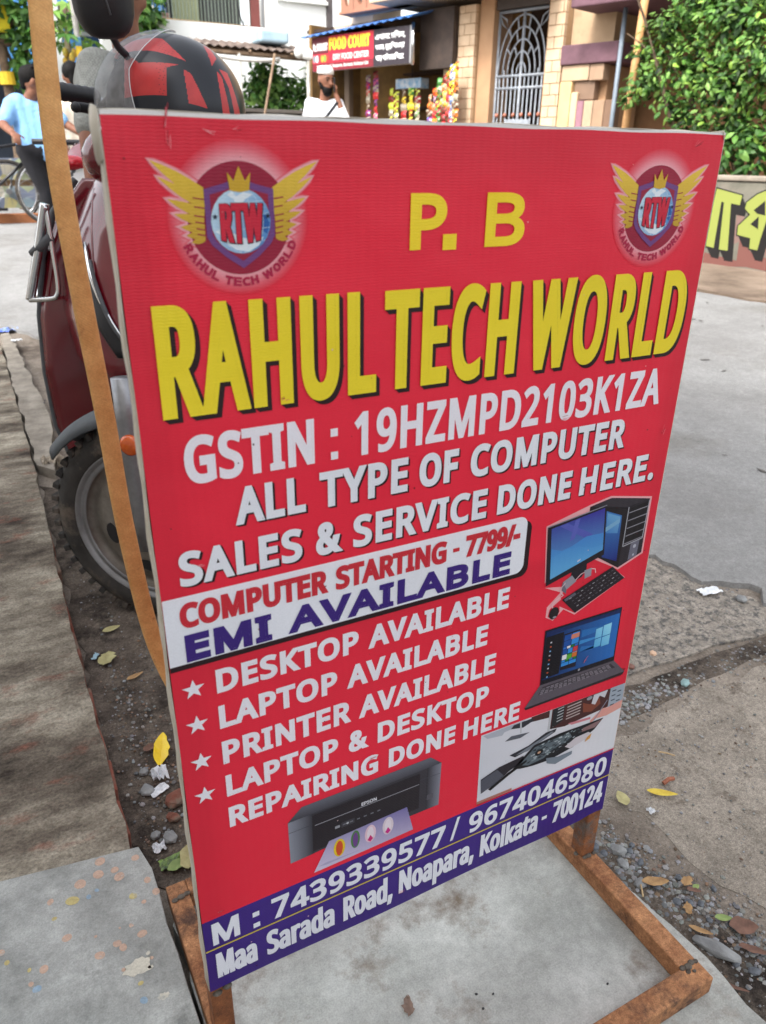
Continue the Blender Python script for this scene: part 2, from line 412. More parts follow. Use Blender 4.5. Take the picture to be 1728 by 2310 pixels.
def sheet(name, poly, dz, m, thick=.03, step=.06, noise=.0, kind='structure', wobble=.012, label=None, cat=None, parent=None, level=None, lump=0):
    """irregular sheet with a ragged edge following the ground (or at a level), with sides"""
    pts = []
    for i in range(len(poly)):
        a = Vector(poly[i]); b = Vector(poly[(i+1) % len(poly)]); n = max(1, int((b-a).length/step))
        n = min(n, 60)
        d = (b-a).normalized() if (b-a).length else Vector((1, 0)); pr = Vector((d.y, -d.x))
        for k in range(n):
            t = k/n; p = a.lerp(b, t)
            amp = wobble*(1 if k else .3)
            p = p+pr*amp*(wob(p.x*2+p.y*3, 1, i)*1.0+random.uniform(-.5, .5))
            pts.append(p)
    top = [Vector((p.x, p.y, (level if level is not None else ground_z(p.x, p.y)+dz))) for p in pts]
    bot = [Vector((p.x+random.uniform(-.3, .3)*wobble, p.y, t.z-thick)) for p, t in zip(pts, top)]
    bm = bmesh.new(); tv = [bm.verts.new(v) for v in top]; bv = [bm.verts.new(v) for v in bot]
    n = len(tv); f = bm.faces.new(tv)
    for i in range(n): bm.faces.new((tv[i], bv[i], bv[(i+1) % n], tv[(i+1) % n]))
    bmesh.ops.triangulate(bm, faces=[f])
    bmesh.ops.recalc_face_normals(bm, faces=bm.faces)
    me = bpy.data.meshes.new(name); bm.to_mesh(me); bm.free()
    o = link_mesh(name, me, m, parent)
    return tag(o, label, cat, kind=kind)

# road: strip of worn concrete between the roadside and the far kerb; follows the slope
mb = MB(); rows = []
A = [-30, -15, -8, -5]+[round(-3.5+i*.03, 2) for i in range(260)]+[5, 6, 7, 8, 9, 10, 11, 12.5]
for a in A:
    nearb = 1.56+.05*wob(a*1.1, 1, 2)+.03*wob(a*4.3, 1, 1)+(.016*random.uniform(-1, 1) if -4 < a < 5 else 0)
    if a > 2.2: nearb = 1.56-.36*min(1, (a-2.2)/1.5)+.03*wob(a)
    row = []
    for k, b in enumerate([nearb-.002, nearb+.002, nearb+.12, nearb+.5, 2.6, 3.4, 4.2, 4.97]):
        p = S(a, b); p.z = ground_z(p.x, p.y)+(-.012 if k == 0 else .016); row.append(p)
    rows.append(row)
mb.grid(rows); road = mb.build('road', M_road, smooth=False); tag(road, 'pale worn concrete street', 'road', kind='structure')
# flat patches for road pits and scuffs, their shaded depth put into dark colour
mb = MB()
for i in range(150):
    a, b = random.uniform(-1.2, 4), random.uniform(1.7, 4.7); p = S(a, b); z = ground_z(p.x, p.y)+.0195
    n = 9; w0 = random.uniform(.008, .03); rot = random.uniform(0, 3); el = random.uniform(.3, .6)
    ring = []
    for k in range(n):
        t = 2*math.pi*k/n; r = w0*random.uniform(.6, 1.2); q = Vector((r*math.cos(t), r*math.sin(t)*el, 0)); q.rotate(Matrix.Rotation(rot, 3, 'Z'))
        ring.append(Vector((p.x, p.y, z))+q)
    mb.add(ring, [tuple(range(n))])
mb.build('road_pit', mat('road_pit_shade', lin(98, 95, 92), lin(74, 71, 68), 60, .98, bump=.002, bscale=200), road, fix=False, kind='stuff')

# far-side verge below the painted wall
sheet('verge', [S(-3, 4.95).xy, S(3.2, 5.0).xy, S(3.2, 6.1).xy, S(-3, 6.1).xy], .03, mat('verge_soil', lin(128, 112, 98), lin(88, 74, 62), 3, .95, bump=.01, bscale=20), thick=.05, step=.2, wobble=.05, label='brown earth verge below the painted wall', cat='verge')
# slab under the sign
slab = sheet('slab', [(.628, -1.3), (.640, -.3), (.638, -.22), (.628, -.1), (.618, .02), (.606, .12), (.60, .262), (.03, .258), (-.006, .2), (-.006, -1.3)], 0, M_slab, thick=.08, step=.03, wobble=.006, level=-.119, label='smooth grey cement slab under the sign', cat='slab')
# spotted slab to its left
def rslab(name, poly, ztop, m, rad=.014, **k):
    o = sheet(name, poly, 0, m, thick=.1, step=.05, wobble=.0025, level=ztop, **k)
    q = o.modifiers.new('bevel', 'BEVEL'); q.width = rad; q.segments = 4; q.limit_method = 'ANGLE'; q.angle_limit = R(50)
    for p in o.data.polygons: p.use_smooth = False
    return o
slab2 = rslab('slab', [(-.012, -1.3), (-.012, .29), (-.022, .340), (-.25, .374), (-1.4, .50), (-1.4, -1.3)], -.094, M_slab2, label='grey cement slab dotted with dried paint', cat='slab')
# dried paint on it: flat blobs
def blob_pts(cx, cy, r, n=18, ir=.15, el=1.0, rot=0, z=0):
    out = []
    ph = random.uniform(0, 6)
    for k in range(n):
        t = 2*math.pi*k/n; rr = r*(1+ir*(math.sin(2*t+ph)*.4+random.uniform(-.5, .5)))
        x, y = rr*math.cos(t), rr*math.sin(t)*el
        out.append(Vector((cx+x*math.cos(rot)-y*math.sin(rot), cy+x*math.sin(rot)+y*math.cos(rot), z)))
    return out
PEACH, YEL, LBLUE, CREAM = lin(184, 156, 138), lin(184, 170, 116), lin(136, 158, 176), lin(196, 192, 178)
M_spots = {k: mat('paint_'+k, c, tuple(x*.8 for x in c), 60, .8, bump=.0004, bscale=300, c3=lin(150, 153, 150), c3amt=.12, c3scale=90, grain=(300, .2)) for k, c in dict(peach=PEACH, yellow=YEL, blue=LBLUE, cream=CREAM).items()}
SPOTS = [('peach', -0.0799, 0.3378, 0.0068), ('peach', -0.0308, 0.3203, 0.0053), ('peach', -0.063, 0.3123, 0.0052), ('peach', -0.0862, 0.315, 0.0072), ('peach', -0.0591, 0.2969, 0.0067), ('peach', -0.1128, 0.3096, 0.0076), ('peach', -0.0233, 0.2717, 0.0051), ('peach', -0.0165, 0.2462, 0.0053), ('peach', -0.1553, 0.2982, 0.0049), ('peach', -0.0359, 0.237, 0.003), ('yellow', -0.1536, 0.2673, 0.0031), ('blue', -0.105, 0.2817, 0.0037), ('blue', -0.0927, 0.2877, 0.003), ('yellow', -0.0478, 0.2537, 0.005), ('yellow', -0.1269, 0.2857, 0.0084), ('peach', -0.142, 0.2284, 0.0057), ('peach', -0.049, 0.1874, 0.0059), ('peach', -0.0597, 0.2072, 0.0029), ('peach', -0.0824, 0.1883, 0.0052), ('peach', -0.0763, 0.1786, 0.0051), ('peach', -0.1063, 0.1811, 0.0062), ('peach', -0.1751, 0.1951, 0.0054), ('peach', -0.0821, 0.146, 0.0027), ('peach', -0.0454, 0.1459, 0.0023), ('cream', -0.0647, 0.1404, 0.0128), ('cream', -0.048, 0.155, 0.0028), ('cream', -0.0493, 0.1338, 0.0027), ('yellow', -0.0659, 0.1171, 0.0031), ('blue', -0.0672, 0.0927, 0.0048), ('cream', -0.0435, 0.0866, 0.0057), ('blue', -0.186, 0.1708, 0.0049), ('yellow', -0.1923, 0.2027, 0.0027), ('peach', -0.1922, 0.1812, 0.0031), ('peach', -0.1067, 0.2124, 0.0019), ('peach', -0.0748, 0.2105, 0.0014), ('yellow', -0.2176, 0.2272, 0.0032), ('peach', -0.2237, 0.2462, 0.0046)]

for i, (c, x, y, r) in enumerate(SPOTS):
    z = -.0937
    pts = blob_pts(x, y, r*1.15, ir=.08 if c != 'cream' else .5, el=random.uniform(.75, 1.0), rot=random.uniform(0, 3), z=z, n=20)
    mb = MB(); mb.add(pts, [tuple(range(len(pts)))]); mb.build('paint_spot', M_spots[c], slab2, fix=False)
# stains on the slab under the sign are in its material; a few specks of tar and one dry leaf scrap lie on it
def pebble(mb, c, r, seed=0, flat=.7):
    rnd = random.Random(seed); bm = bmesh.new(); bmesh.ops.create_icosphere(bm, subdivisions=1, radius=1)
    sx, sy, sz = r*rnd.uniform(.75, 1.25), r*rnd.uniform(.7, 1.1), r*flat*rnd.uniform(.7, 1.1); a = rnd.uniform(0, 6.28)
    vs = []
    for v in bm.verts:
        k = rnd.uniform(.78, 1.16); x, y, z = v.co.x*sx*k, v.co.y*sy*k, v.co.z*sz*k
        vs.append((c[0]+x*math.cos(a)-y*math.sin(a), c[1]+x*math.sin(a)+y*math.cos(a), c[2]+z))
    fs = [[v.index for v in f.verts] for f in bm.faces]; bm.free(); mb.add(vs, fs)
PEB = None
def stuff_stones(name, spots, m, label, cat):
    """many little stones as one mesh, from a handful of stone shapes"""
    protos = []
    for s_ in range(9):
        q = MB(); pebble(q, (0, 0, 0), 1, s_); protos.append((np.array([tuple(v) for v in q.v]), np.array(q.f)))
    V = []; F = []; k = 0; CC = []; base = np.array(m)
    for x, y, z, r in spots:
        CC.append(np.repeat([np.clip(base*random.uniform(.55, 1.5)*np.array([random.uniform(.95, 1.12), 1, random.uniform(.88, 1.05)]), 0, 1)], 60, axis=0))
        v, f = random.choice(protos); a = random.uniform(0, 6.28); c_, s_ = math.cos(a), math.sin(a)
        w = v*r; w = np.stack([w[:, 0]*c_-w[:, 1]*s_, w[:, 0]*s_+w[:, 1]*c_, w[:, 2]], 1)+(x, y, z)
        V.append(w); F.append(f+k); k += len(v)
    me = bpy.data.meshes.new(name); me.from_pydata(np.concatenate(V).tolist(), [], np.concatenate(F).tolist())
    at = me.color_attributes.new('Col', 'FLOAT_COLOR', 'FACE' if False else 'CORNER'); ca = np.ones((len(spots)*60, 4)); ca[:, :3] = np.concatenate(CC); at.data.foreach_set('color', ca.ravel())
    o = link_mesh(name, me, attr_mat('stones', .9, .25, bump=.0008, bscale=300)); return tag(o, label, cat, kind='stuff')

# old plinth along the left, its edge of worn brick
pl = sheet('plinth', [(-.034, .30), (-.03, .6), (-.03, .9), (-.012, 1.6), (.0, 2.2), (.008, 3.0), (.015, 3.65), (-.5, 3.9), (-2.2, 4.1), (-2.2, .4), (-.25, .31)], 0, M_plinth, thick=.12, step=.05, wobble=.004, level=-.1005, label='old mortar covered brick plinth beside the spotted slab', cat='plinth')
pl.data.update()
# tilt it with the street and give its face lumps
for v in pl.data.vertices:
    v.co.z += max(0, (v.co.y-.36))*.036+.003*wob(v.co.x*6+v.co.y*5)
BR = []
for i, (y, ln, pr) in enumerate([(.43, .085, .004), (.53, .08, .006), (.63, .09, .005), (.74, .09, .007), (.845, .085, .004), (.95, .1, .008), (1.07, .1, .005), (1.19, .1, .003), (1.32, .1, .005), (1.47, .12, .003)]):
    z = -.1005+(y-.36)*.036
    q = MB(); xb = -.031+pr+(max(0, y-.9)*.026)
    q.box(xb-.06, xb, y-ln/2, y+ln/2, z-.066, z-.009, jit=.0025)
    q.build('brick', M_brick, pl, bevel=.005)
# kerb stone strip further along
kb = sheet('kerb', [(.008, 2.0), (.052, 1.93), (.10, 2.4), (.10, 2.6), (.085, 3.2), (.07, 3.8), (.03, 3.8), (.012, 3.0)], .035, mat('kerb_cement', lin(150, 143, 132), lin(112, 105, 96), 12, .95, bump=.006, bscale=50), thick=.09, step=.05, wobble=.008, label='broken cement kerb strip behind the scooter', cat='kerb')
# rough old concrete beside the road
sheet('concrete_patch', [(.80, .40), (.94, .372), (1.013, .345), (1.10, .345), (1.186, .335), (1.30, .33), (1.41, .315), (1.50, .30), (1.53, .36), (1.49, .46), (1.455, .6), (1.42, .72), (1.3, 1.1), (1.1, 1.4), (.8, 1.2), (.7, .7)], .006, M_patch, thick=.04, step=.03, wobble=.010, label='rough speckled concrete strip along the road edge', cat='concrete')
sheet('concrete_patch', [(.72, .20), (.80, .222), (.874, .222), (1.067, .236), (1.2, .235), (1.337, .242), (1.55, .24), (1.66, -.06), (1.78, -.5), (1.7, -1.2), (1.0, -.9), (.86, -.30), (.815, -.19), (.785, -.1), (.775, -.02), (.775, .06), (.73, .11)], .0012, M_patchB, thick=.03, step=.025, wobble=.016, label='sandy concrete patch beyond the cement slab', cat='concrete')
# gravel: in the groove between the patches, beside the slab, and thinly everywhere
sp = []
def scat(n, f, r0, r1, dz=0):
    for _ in range(n):
        x, y = f(); r = r0+(r1-r0)*random.random()**2.2; sp.append((x, y, ground_z(x, y)+r*.3+dz, r))
def band(p, q, w):
    def f():
        t = random.random(); return (p[0]+(q[0]-p[0])*t+random.gauss(0, w), p[1]+(q[1]-p[1])*t+random.gauss(0, w))
    return f
scat(700, band((.80, .265), (1.07, .285), .016), .0015, .006)
scat(160, band((1.07, .28), (1.4, .275), .02), .002, .005)
scat(300, band((1.40, .70), (1.5, .33), .022), .002, .007)
scat(420, band((.655, .07), (.70, -.06), .024), .001, .006)
scat(900, band((.685, -.03), (.735, -.27), .026), .001, .0055)
scat(600, band((.72, -.1), (.79, -.30), .035), .001, .005)
scat(1400, lambda: (random.uniform(.66, 1.4), random.uniform(-.35, .25)), .0006, .003, .003)
scat(700, lambda: (random.uniform(.75, 1.5), random.uniform(.3, .9)), .001, .0035, .007)
scat(280, band((.04, .36), (.03, .85), .03), .001, .005, .004)
scat(420, lambda: (random.uniform(.0, .2), random.uniform(.35, 1.4)), .0008, .0035, .004)
scat(200, lambda: (random.uniform(.1, 1.4), random.uniform(1.4, 3.2)), .002, .006)
stuff_stones('gravel', sp, lin(118, 120, 122), 'loose grey gravel scattered along the slab and the road edge', 'gravel')
sp = []
scat(220, lambda: (random.uniform(.66, 1.4), random.uniform(-.35, .3)), .001, .0032, .004); scat(120, lambda: (random.uniform(.8, 1.4), random.uniform(.35, .75)), .001, .0035, .007)
scat(260, band((.67, .04), (.74, -.26), .035), .0015, .005); scat(420, band((.04, .36), (.05, .95), .035), .0008, .0035, .004)
stuff_stones('grit', sp, lin(108, 92, 80), 'brown and dark grit strewn over the concrete', 'grit')
# dark damp soil under the gravel, and in the gap behind the sign
sheet('soil', [(.63, .16), (.655, .08), (.675, .02), (.70, -.06), (.71, -.12), (.735, -.2), (.76, -.28), (.8, -.5), (.63, -.5)], .0025, M_soil, thick=.02, step=.02, wobble=.014, label='damp dark soil along the slab edge', cat='soil')
sheet('soil', [(-.03, .34), (.03, .27), (.16, .3), (.2, .55), (.13, .78), (.12, 1.0), (.3, 1.3), (.3, 1.7), (.06, 1.85), (.0, 1.9), (-.02, 1.0)], .0035, M_soil, thick=.02, step=.04, wobble=.014, label='damp dark soil beside the old plinth', cat='soil')
sheet('soil', [(.78, .25), (.9, .25), (1.07, .252), (1.25, .262), (1.4, .262), (1.42, .305), (1.25, .318), (1.07, .322), (.9, .325), (.78, .34)], .0015, M_soil, thick=.02, step=.04, wobble=.006, label='soil in the groove between the concrete patches', cat='soil')
# stones one can pick out
G = 'stones lying beside the cement slab'
for x, y, r, fl, lab in [(.683, .022, .019, .6, 'rounded pale grey stone beside the rusty post'), (.672, -.002, .013, .7, 'grey stone next to the rounded pale stone'), (.672, -.04, .017, .5, 'flat grey stone against the slab edge'),
                    (.690, -.172, .030, .45, 'large split grey stone by the slab corner'), (.655, .045, .011, .6, None), (.66, .03, .009, .6, None), (.70, -.012, .009, .7, None), (.70, .012, .009, .8, None), (.712, .02, .008, .8, None),
                    (.69, -.055, .010, .7, None), (.703, -.045, .009, .7, None), (.715, -.1, .010, .7, None), (.73, -.11, .009, .7, None), (.745, -.155, .009, .6, None), (.72, -.135, .008, .7, None), (.70, -.2, .010, .7, None), (.715, -.22, .012, .6, None), (.74, -.20, .009, .7, None), (.76, -.22, .011, .6, None), (.77, -.1, .008, .6, None), (.70, -.09, .009, .6, None), (.735, -.06, .008, .6, None)]:
    q = MB(); pebble(q, (0, 0, 0), r, int(x*9000+y*70000) % 997, fl)
    o = q.build('stone', M_stone if lab else M_gravel, bevel=r*.12); o.scale = (.82, .82, .9); o.location = (x, y, ground_z(x, y)+r*fl*.55)
    if 'split' in (lab or ''): o.scale = (.55, 1.2, .9); o.rotation_euler = (0, 0, .25)
    tag(o, lab or 'small angular grey stone in the gravel', 'stone', None if lab else G)
for x, y, r, m, lab in [(.025, .546, .013, M_stone, 'round grey stone in the gap by the plinth'), (.022, .5, .014, M_stone, 'greenish grey stone below the white scraps'), (.06, .455, .022, M_brick, 'large broken red brick lump behind the sign'), (.048, .42, .016, M_brick, 'smaller brick chip in front of the brick lump'), (.032, .385, .014, M_stone, 'grey stone by the green packet'), (.012, .40, .011, M_stone, 'dark grey stone against the plinth end'), (1.105, .27, .013, mat('stone_teal', lin(140, 168, 168), lin(112, 138, 138), 30), 'pale teal stone on the gravel groove'), (1.04, .365, .011, mat('stone_russet', lin(120, 84, 74), None, 30), 'russet pebble by the groove'), (1.12, .375, .011, mat('stone_peach', lin(206, 172, 146), None, 30), 'peach chip on the rough concrete'), (1.475, .43, .02, M_stone, 'grey stone at the broken road edge')]:
    q = MB(); pebble(q, (0, 0, 0), r, int(y*1000), .65); o = q.build('stone', m, bevel=r*.12); o.location = (x, y, ground_z(x, y)+r*.35+.004); tag(o, lab, 'stone')

# fallen leaves: curved blades with a midrib fold
def leaf_mesh(name, ln, wd, curl=.2, fold=.25, seed=0, ragged=0):
    rnd = random.Random(seed); rows = []; n = 9
    for i in range(n):
        t = i/(n-1); w = wd/2*math.sin(math.pi*min(1, t**.8*.97+.02))**.8+.0004
        z = curl*ln*(t-.5)**2
        rows.append([Vector(((t-.5)*ln+.004*rnd.random()*ragged, s_*w*(1+ragged*rnd.uniform(-.3, .3)), z+fold*w*abs(s_)+ragged*.002*rnd.random())) for s_ in (-1, -.5, 0, .5, 1)])
    q = MB(); q.grid(rows); return q
LEAFM = {'yellow': mat('leaf_yellow', lin(206, 184, 70), lin(178, 150, 50), 40, .6), 'pale': mat('leaf_pale', lin(176, 170, 122), lin(140, 132, 92), 40, .7), 'tan': mat('leaf_tan', lin(176, 142, 98), lin(128, 98, 66), 40, .75), 'green': mat('leaf_green_fallen', lin(140, 158, 96), lin(104, 124, 68), 40, .6), 'brown': mat('leaf_brown', lin(124, 92, 78), lin(88, 64, 54), 40, .8)}
for x, y, ln, wd, rz, c, lab, rg in [(.835, .073, .052, .014, -.75, 'yellow', 'slim yellow leaf on the sandy concrete', 0), (.762, .096, .036, .022, 1.2, 'pale', 'broad pale leaf near the sign foot', .3), (.690, -.052, .042, .017, -.5, 'tan', 'dry tan leaf at the slab edge', .4), (.737, -.145, .026, .012, -.5, 'green', 'small green leaf in the gravel', 0), (.752, -.168, .042, .026, -.6, 'brown', 'broad brown leaf in the gravel', .5), (.735, -.2, .042, .013, -.9, 'brown', 'curled dark leaf below the broad brown leaf', .6), (.69, -.143, .034, .009, -.9, 'tan', 'narrow tan leaf beside the split stone', .3), (.658, -.215, .06, .008, -.95, 'brown', 'long brown strip of bark by the slab edge', .4), (.645, -.24, .03, .012, -.9, 'tan', 'orange tan leaf half under the bark strip', .3), (.735, -.075, .022, .016, .2, 'tan', 'square tan scrap in the gravel', .8), (.733, -.09, .022, .008, -.7, 'brown', 'rolled brown leaf below the square scrap', .5), (.70, -.11, .02, .013, .9, 'tan', 'small pale tan scrap among the gravel', .9), (.742, -.088, .012, .008, 0, 'green', 'tiny green leaf bit by the rolled leaf', 0),
        (.025, .905, .05, .04, 1.1, 'pale', 'crumpled beige leaf near the plinth edge', 1.1), (.068, .82, .04, .014, .45, 'tan', 'narrow tan leaf on the soil', .3), (.056, 1.014, .04, .018, .1, 'pale', 'pale oval leaf below the front wheel', .1), (.05, .60, .03, .016, .4, 'brown', 'dull leaf by the yellow wrapper', .4), (.05, .33, .05, .03, 1.2, 'pale', 'crumpled tan leaf by the rusty base corner', .8), (.03, .325, .035, .02, .3, 'green', 'olive leaf under the crumpled tan leaf', .4)]:
    q = leaf_mesh('leaf', ln, wd, seed=int(x*1e4), ragged=rg); o = q.build('fallen_leaf', LEAFM[c], smooth=True, world=False)
    o.location = (x, y, ground_z(x, y)+.0095); o.rotation_euler = (random.uniform(-.1, .1), random.uniform(-.1, .1), rz); tag(o, lab, 'leaf')
q = leaf_mesh('leaf', .026, .014, seed=3, ragged=1.2); o = q.build('fallen_leaf', mat('leaf_dry_grey', lin(140, 118, 104), lin(104, 86, 76), 40), smooth=True, world=False); o.location = (.235, -.06, -.116); o.rotation_euler = (0, 0, 1.1); tag(o, 'crumpled dry leaf scrap on the slab under the sign', 'leaf')
for x, y, r in [(.325, -.085, .0028), (.345, -.095, .0025), (.322, -.105, .0022), (.49, -.155, .0022), (.255, -.11, .0035)]:
    q = MB(); pebble(q, (0, 0, 0), r, int(x*1000), .6); o = q.build('tar_crumb', mat('tar', lin(56, 56, 58), None, 20), sub=1); o.location = (x, y, -.1178); tag(o, 'tiny dark crumb on the slab under the sign', 'crumb', 'dark crumbs on the slab')
# twigs and a cigarette stub
def stick(name, p0, p1, r, m, lab, cat):
    q = MB(); q.tube([Vector(p0), (Vector(p0)+Vector(p1))/2+Vector((0, 0, r)), Vector(p1)], r, 7); o = q.build(name, m); tag(o, lab, cat); return o
M_straw = mat('straw', lin(190, 166, 128), lin(150, 124, 90), 50)
for (a, b, lab) in [((.905, .15), (.925, .128), 'pale matchstick on the sandy concrete'), ((.83, .265), (.85, .238), 'pale stick across the gravel groove end'), ((.667, -.045), (.655, -.062), 'thin twig beside the flat stone')]:
    stick('twig', (*a, ground_z(*a)+.009), (*b, ground_z(*b)+.009), .0014, M_straw, lab, 'twig')
stick('cigarette_stub', (.853, .088, ground_z(.853, .088)+.0105), (.878, .088, ground_z(.878, .088)+.0105), .004, mat('stub_brown', lin(150, 92, 68), lin(120, 70, 52), 60), 'brown rolled stub on the sandy concrete', 'stub')
# litter
def crumple(name, x, y, a, b, m, lab, rz=0, amp=.008, nx=9, ny=7, seed=1, z=None, cat='litter'):
    rnd = random.Random(seed); rows = []
    for i in range(ny):
        rows.append([Vector(((j/(nx-1)-.5)*a+rnd.uniform(-.12, .12)*a/nx*2, (i/(ny-1)-.5)*b+rnd.uniform(-.12, .12)*b/ny*2, rnd.random()*amp)) for j in range(nx)])
    q = MB(); q.grid(rows); o = q.build(name, m, world=False, solid=.0004); o.location = (x, y, (z if z is not None else ground_z(x, y)+.006)); o.rotation_euler = (0, 0, rz); return tag(o, lab, cat)
M_white = mat('paper_white', lin(220, 222, 224), lin(190, 194, 200), 40, .7)
qq = leaf_mesh('w', .08, .03, seed=8, ragged=.6, fold=.5); o = qq.build('wrapper', mat('wrapper_yellow', lin(228, 200, 34), lin(210, 176, 20), 30, .35, spec=.5), world=False, solid=.0004); o.location = (.066, .58, ground_z(.066, .58)+.012); o.rotation_euler = (.1, -.1, 1.25); tag(o, 'bright yellow twisted wrapper in the gap behind the sign', 'litter')
crumple('paper_scrap', .05, .525, .028, .026, M_white, 'crumpled white foil scrap below the yellow wrapper', seed=5, amp=.016)
crumple('paper_scrap', .04, .493, .034, .02, M_white, 'flat white paper scrap below the foil scrap', rz=.4, seed=6, amp=.004)
crumple('paper_scrap', .012, .372, .02, .018, M_white, 'white scrap near the corner of the spotted slab', seed=7, amp=.008)
crumple('paper_scrap', 1.43, .49, .06, .028, M_white, 'torn white paper by the broken road edge', rz=-.2, seed=8, amp=.006, z=ground_z(1.43, .49)+.012)
crumple('paper_scrap', .79, .055, .012, .012, M_white, 'tiny white foil bit on the gravel', seed=9, amp=.006)
crumple('paper_scrap', 1.36, .24, .03, .03, M_white, 'white scrap beside the far end of the groove', seed=12, amp=.01)
crumple('paper_scrap', .006, .93, .022, .01, mat('foil_blue', lin(170, 200, 214), None, 30, .35), 'pale blue foil bit by the plinth edge', rz=1, seed=14, amp=.005)
wr = crumple('wrapper', .026, .338, .044, .022, mat('packet_green', lin(120, 150, 70), lin(44, 60, 34), 90, .4, spec=.5), 'green and black snack packet by the slab corner', rz=.1, amp=.004, seed=10)
crumple('wrapper', .06, 3.95, .13, .09, mat('wrapper_blue', lin(150, 172, 220), lin(70, 96, 190), 28, .4), 'blue and white plastic wrapper at the road edge', rz=.5, amp=.02, seed=11)
crumple('paper_scrap', .09, 3.6, .05, .03, M_white, 'small white scrap on the kerb strip', seed=13, amp=.01, z=ground_z(.09, 3.6)+.04)
crumple('paper_scrap', .058, 2.02, .07, .06, mat('litter_beige', lin(176, 166, 150), lin(120, 108, 96), 60), 'heap of pale litter at the broken kerb end', seed=15, amp=.04, z=ground_z(.058, 2.02)+.012)

# ================================================================ THE SIGN
sign = empty('sign_board', (.301, .012, -.119), 0, 'red printed shop sign on a rusty steel stand', 'sign')
M_rust = mat('rusty_steel', lin(182, 132, 92), lin(128, 82, 54), 20, .8, spec=.35, bump=.0012, bscale=260, c3=lin(84, 60, 48), c3amt=.2, c3scale=14, grain=[(160, .24), (600, .38)])
M_rust2 = mat('rusty_steel_dark', lin(146, 92, 56), lin(98, 60, 40), 24, .8, spec=.3, bump=.001, bscale=220, c3=lin(92, 88, 84), c3amt=.25, c3scale=16, grain=[(160, .22), (600, .35)])
M_weld = mat('weld_bead', lin(108, 102, 94), lin(72, 62, 54), 120, .6, metal=.5, bump=.002, bscale=300)
M_flexw = mat('flex_white_back', lin(196, 190, 178), lin(176, 168, 152), 30, .6, spec=.3, bump=.0006, bscale=90)
# stand: four bars on the slab and two posts
def bar(name, x0, x1, y0, y1, z0, z1, m):
    q = MB(); q.box(x0, x1, y0, y1, z0, z1); return q.build(name, m, sign, bevel=.0022, segs=3)
Z0, Z1 = -.1188, -.0895
bar('base_bar', .5745, .6035, -.197, .244, Z0, Z1, M_rust); bar('base_bar', -.003, .0255, -.197, .244, Z0, Z1, M_rust)
bar('base_bar', -.0035, .604, -.2265, -.1972, Z0, Z1+.0006, M_rust); bar('base_bar', .0257, .5743, .216, .2445, Z0, Z1+.0004, M_rust)
bar('post', .5775, .6025, .0022, .0275, Z1-.0004, .9, M_rust2); bar('post', .0005, .0255, .0022, .0275, Z1-.0004, .9, M_rust2)
bar('frame_rail', .0257, .5773, .0024, .0273, .885, .9105, M_rust2); bar('frame_rail', .0257, .5773, .0024, .0273, .004, .029, M_rust2)
bar('frame_rail', .0257, .5773, .0034, .0263, .45, .472, M_rust2)
for x, y, z, r in [(.589, .0005, Z1+.001, .006), (.582, .0, Z1+.001, .004), (.576, .012, Z1, .005), (.6, .0, Z1+.001, .004), (.577, -.198, Z1+.0008, .005), (.585, -.2, Z1+.0012, .006), (.593, -.1975, Z1+.0012, .005), (.6, -.199, Z1+.001, .004), (.58, -.205, Z1+.001, .004), (.588, -.208, Z1+.001, .003), (.012, .0, Z1+.001, .006), (.004, .214, Z1+.001, .005), (.013, .216, Z1+.001, .006), (.022, .218, Z1+.001, .005), (.02, .0, -.001, .006), (.008, .0005, -.006, .006)]:
    q = MB(); q.sphere((x, y, z), (r, r*.8, r*.35), 10, 6); q.build('weld', M_weld, sign, smooth=True)

